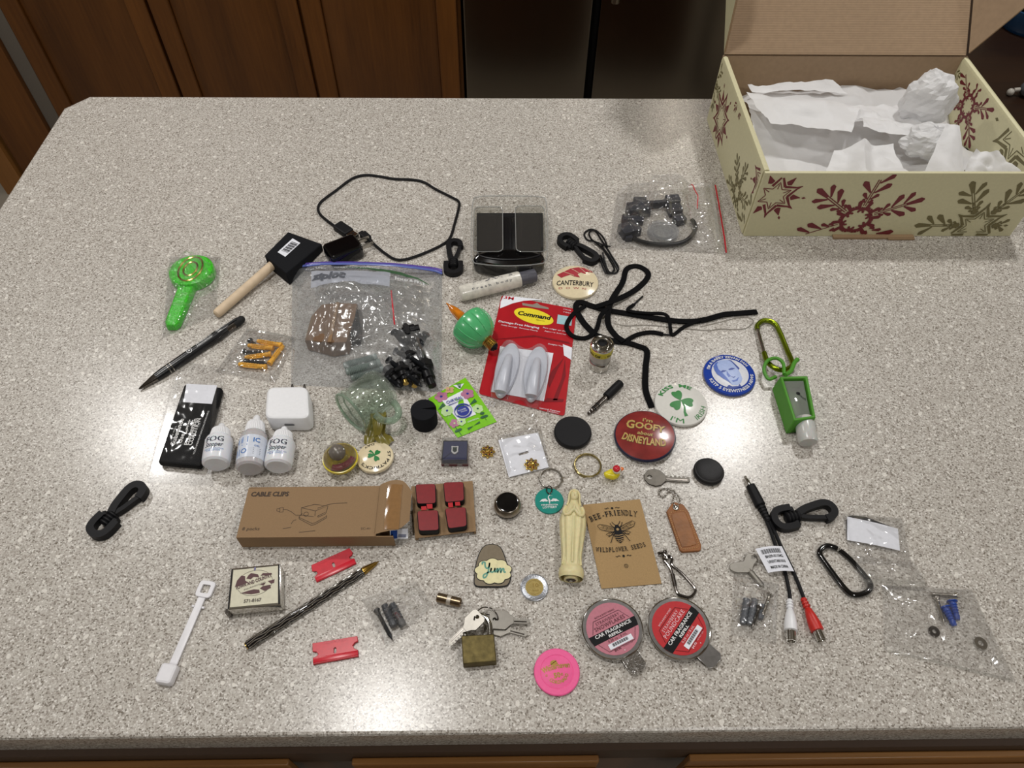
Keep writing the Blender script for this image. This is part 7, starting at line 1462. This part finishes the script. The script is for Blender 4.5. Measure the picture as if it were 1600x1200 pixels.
lb = [k(345, 728), k(580, 706), k(690, 930), k(458, 943)]; P = [G(*p, z) for p, z in zip(lb, (.009, .0052, .0052, .007))]
m = M(); n_ = 10
def lab_pt(u, v): p = (P[0]*(1-u)+P[1]*u)*(1-v)+(P[3]*(1-u)+P[2]*u)*v; return p+V((0, 0, .0030*math.sin(PI*u)))
m.grid(lab_pt, n_, 6); tg = t.part('paper_label', m, PAPER, label='white barcode label')
m = M(); m.map = lambda x, y, h: lab_pt(x, 1-y)+V((0, 0, h)); m.up = .0004
for i in range(26): x = .12+.72*i/26; m._ink([(x, .72), (x+(.007, .013, .018)[(i*5) % 3], .72), (x+(.007, .013, .018)[(i*5) % 3], .90), (x, .90)], [(0, 1, 2, 3)])
for s_, y in (('BN39-01154G', .55), ('UNIXTAR/1010', .34), ('MADE IN CHINA', .12)):
    vs, fs, w0 = glyphs(s_, .02); m._ink([(.50+x/w0*.66, y+yy*.115) for x, yy in vs], fs)
t.part('lettering', m, INK, parent=tg)
# little furniture key
ol = [(230, 312), (240, 292), (300, 275), (350, 268), (372, 218), (400, 200), (440, 200), (475, 225), (475, 260), (445, 300), (425, 352), (395, 368), (330, 368), (280, 365), (240, 345)]
F = FR(kW(300, 330), kW(450, 330)); lq = LOC(F); q_ = [lq(*kW(*p), .004) for p in ol]; q_ = [tuple(p.to_2d()) for p in cr([V((*p, 0)) for p in q_], 3, True)]; t = Thing('cabinet_key', 'small shiny winged key with a round hollow stem beside the cable label', 'key', F @ V((0, 0, 0)))
t.part('bow', M(F).prism(q_, .0030, .0046, .0004, holes=[circ(*lq(*kW(437, 235), .004), .0021, n=14)[::-1]]), KS); A, B = G(*kW(405, 350), .0030), G(*kW(520, 488), .0026); FS = frame(A, B-A); l = (B-A).length; t.part('stem', M().lathe([(.0018, -.001), (.0021, .001), (.0025, .0015), (.0025, l), (.0016, l), (.0014, l-.002), (.0003, l-.002)], 20, AX(FS)), KS)
# bag of grey wall plugs and screws
GN = mat('steel_grey_nylon', '#54585e', .4)
for n_, (a, b, z, lab) in enumerate((((382, 605), (345, 830), .0042, 'grey wall plug on the outer edge of the bag under the winged key'), ((455, 608), (405, 835), .0046, 'grey wall plug in the middle of the bag under the winged key'), ((515, 655), (500, 785), .0040, 'short grey wall plug behind the screw in the bag under the winged key'))):
    A, B = G(*kW(*a), z), G(*kW(*b), z); F = frame(A, B-A); l = (B-A).length; t = Thing('wall_plug', lab, 'wall plug', (A.x, A.y, 0), 'grey wall plugs under the winged key'); pr = [(.0026, 0), (.0035, .0006), (.0030, .002)]
    for s_ in range(5): pr += [(.0028, .003+s_*(l-.006)/5), (.0034, .003+(s_+.7)*(l-.006)/5)]
    t.part('sleeve', M().lathe(pr+[(.0024, l), (.0012, l)], 12, AX(F)), GN)
screw(kW(588, 570), kW(512, 775), .0060, 'bright screw lying uppermost in the bag of grey plugs', 'screws in small bags', NICKEL, .0017, .0034); screw(kW(492, 680), kW(422, 872), .0060, 'dull screw lying across the grey plugs', 'screws in small bags', GUNMETAL, .0017, .0034)
film_bag('grey_plug_bag', 'small clear bag of grey plugs lying under the winged key', [(1146, 898), (1217, 913), (1212, 1008), (1141, 992)], .0085, 71, crink=.0012, n=40, lift=.0004)
# black carabiner
k = CR(1120, 730); pts = [(930, 735), (985, 703), (1075, 730), (1190, 820), (1335, 985), (1372, 1060), (1335, 1118), (1240, 1142), (1165, 1108), (1055, 975), (950, 830), (918, 775)]
t = Thing('carabiner', 'glossy black oval carabiner partly under the clear bag of washers', 'carabiner', G(1318, 893), 'carabiners'); BC = mat('gloss_black_paint', '#0b0b0d', .12, coat=.6); ring_ = cr(GP([k(*p) for p in pts], .0029), 6, True)
i0 = 14; t.part('body', M().tube(ring_[24:]+ring_[:13], .0027, 12), BC); t.part('gate', M().tube(ring_[13:25], .0023, 12), BC); t.part('gate_pin', M().ball(ring_[13]+V((0, 0, .0022)), .0010, 8, 6), NICKEL)
# paper in its sleeve, bag of screws, blue plugs and washers
k = CR(1270, 790, 4.0)
F, ol, q = slab([k(217, 67), k(535, 142), k(547, 280), k(217, 213)], 0, .0036, .0006, n=1); bl_ = [k(222, 66), k(250, 60), k(330, 70), k(400, 97), k(520, 145), k(520, 260), k(216, 205), k(211, 90)]; lq = LOC(F)
t = Thing('black_backing', 'black curved piece just showing behind the blank white slip', 'card', G(1365, 830)); t.part('sheet', M(F).prism([lq(*p, .002) for p in bl_], .0010, .0020), BLACK)
m = M(F); Q4 = [V(p) for p in q]; m.grid(lambda u, v: (lambda p: V((p.x, p.y, .0028+.0012*math.sin(PI*u))))((Q4[3]*(1-u)+Q4[2]*u)*(1-v)+(Q4[0]*(1-u)+Q4[1]*u)*v), 10, 4)
solo('paper_slip', m, PAPER, 'blank white paper slip in the clear sleeve by the black carabiner', 'paper', G(1365, 835))
film_bag('slip_sleeve', 'clear sleeve around the blank white slip', [(1316, 803), (1409, 810), (1425, 886), (1328, 880)], .0022, 81, n=36, crink=.0007, hf=lambda u, v: .0044*max(0, min(1, (.72-v)*8)))
film_bag('sleeve_flap', 'wide empty clear flap lying across the tip of the black carabiner', [(1331, 872), (1424, 884), (1450, 928), (1342, 926)], .001, 82, n=30, crink=.0007, lift=.0062, extra=lambda th, P, f: th.part('seal_strip', M().tube([f(.05+.9*i/14, .78)+V((0, 0, .0004)) for i in range(15)], .0004, 6, w=.0022, up=(0, 0, 1)), PLASTIC))
screw((1494, 930.5), (1450, 927.5), .0026, 'bright screw lying level near the washers bag seal', 'screws in the washers bag', NICKEL, .0015, .0029); screw((1463.5, 934), (1476, 977), .0026, 'bright screw standing across beside the blue plugs', 'screws in the washers bag', NICKEL, .0015, .0029)
BLUEP = mat('navy_blue_nylon', '#1d3f92', .35, var=.1)
for n_, (a, b, z, lab) in enumerate((((868, 592), (905, 715), .0034, 'blue wall plug nearest the washer with the wide hole'), ((822, 628), (886, 752), .0034, 'blue wall plug between the screw and the other blue plug'))):
    A, B = G(*k(*a), z), G(*k(*b), z); F = frame(A, B-A); l = (B-A).length; t = Thing('wall_plug', lab, 'wall plug', (A.x, A.y, 0), 'blue wall plugs in the washers bag'); pr = [(.0030, 0), (.0046, .0006), (.0046, .0016), (.0032, .0020)]
    for s_ in range(5): pr += [(.0030-.0002*s_, .003+s_*(l-.006)/5), (.0036-.0002*s_, .003+(s_+.7)*(l-.006)/5)]
    t.part('sleeve', M().lathe(pr+[(.0024, l-.001), (.0020, l), (.001, l)], 14, AX(F)), BLUEP)
for px, py, R, r_, m_, lab in ((1458.5, 987.5, .0048, .0018, GUNMETAL, 'dull grey washer with a small hole below the screw'), (1531, 1006, .0056, .0024, CHROME, 'bright washer lying apart near the bag corner')):
    c = G(px, py); solo('washer', M(Matrix.Translation(c)).prism(circ(0, 0, R, n=32), .0009, .0019, .0002, holes=[circ(0, 0, r_, n=20)[::-1]]), m_, lab, 'washer', c, 'washers in the clear bag')
film_bag('washers_bag', 'large flat clear bag with two washers, two screws and blue plugs', [(1378, 914), (1518, 922), (1588, 1068), (1381, 1018)], .0058, 83, n=50, crink=.0008, creases=14, extra=lambda th, P, f: th.part('sealed_edge', M().tube([f(.03+.94*i/20, .985)+V((0, 0, .0003)) for i in range(21)], .0004, 6, w=.0008, up=(0, 0, 1)), PLASTIC))
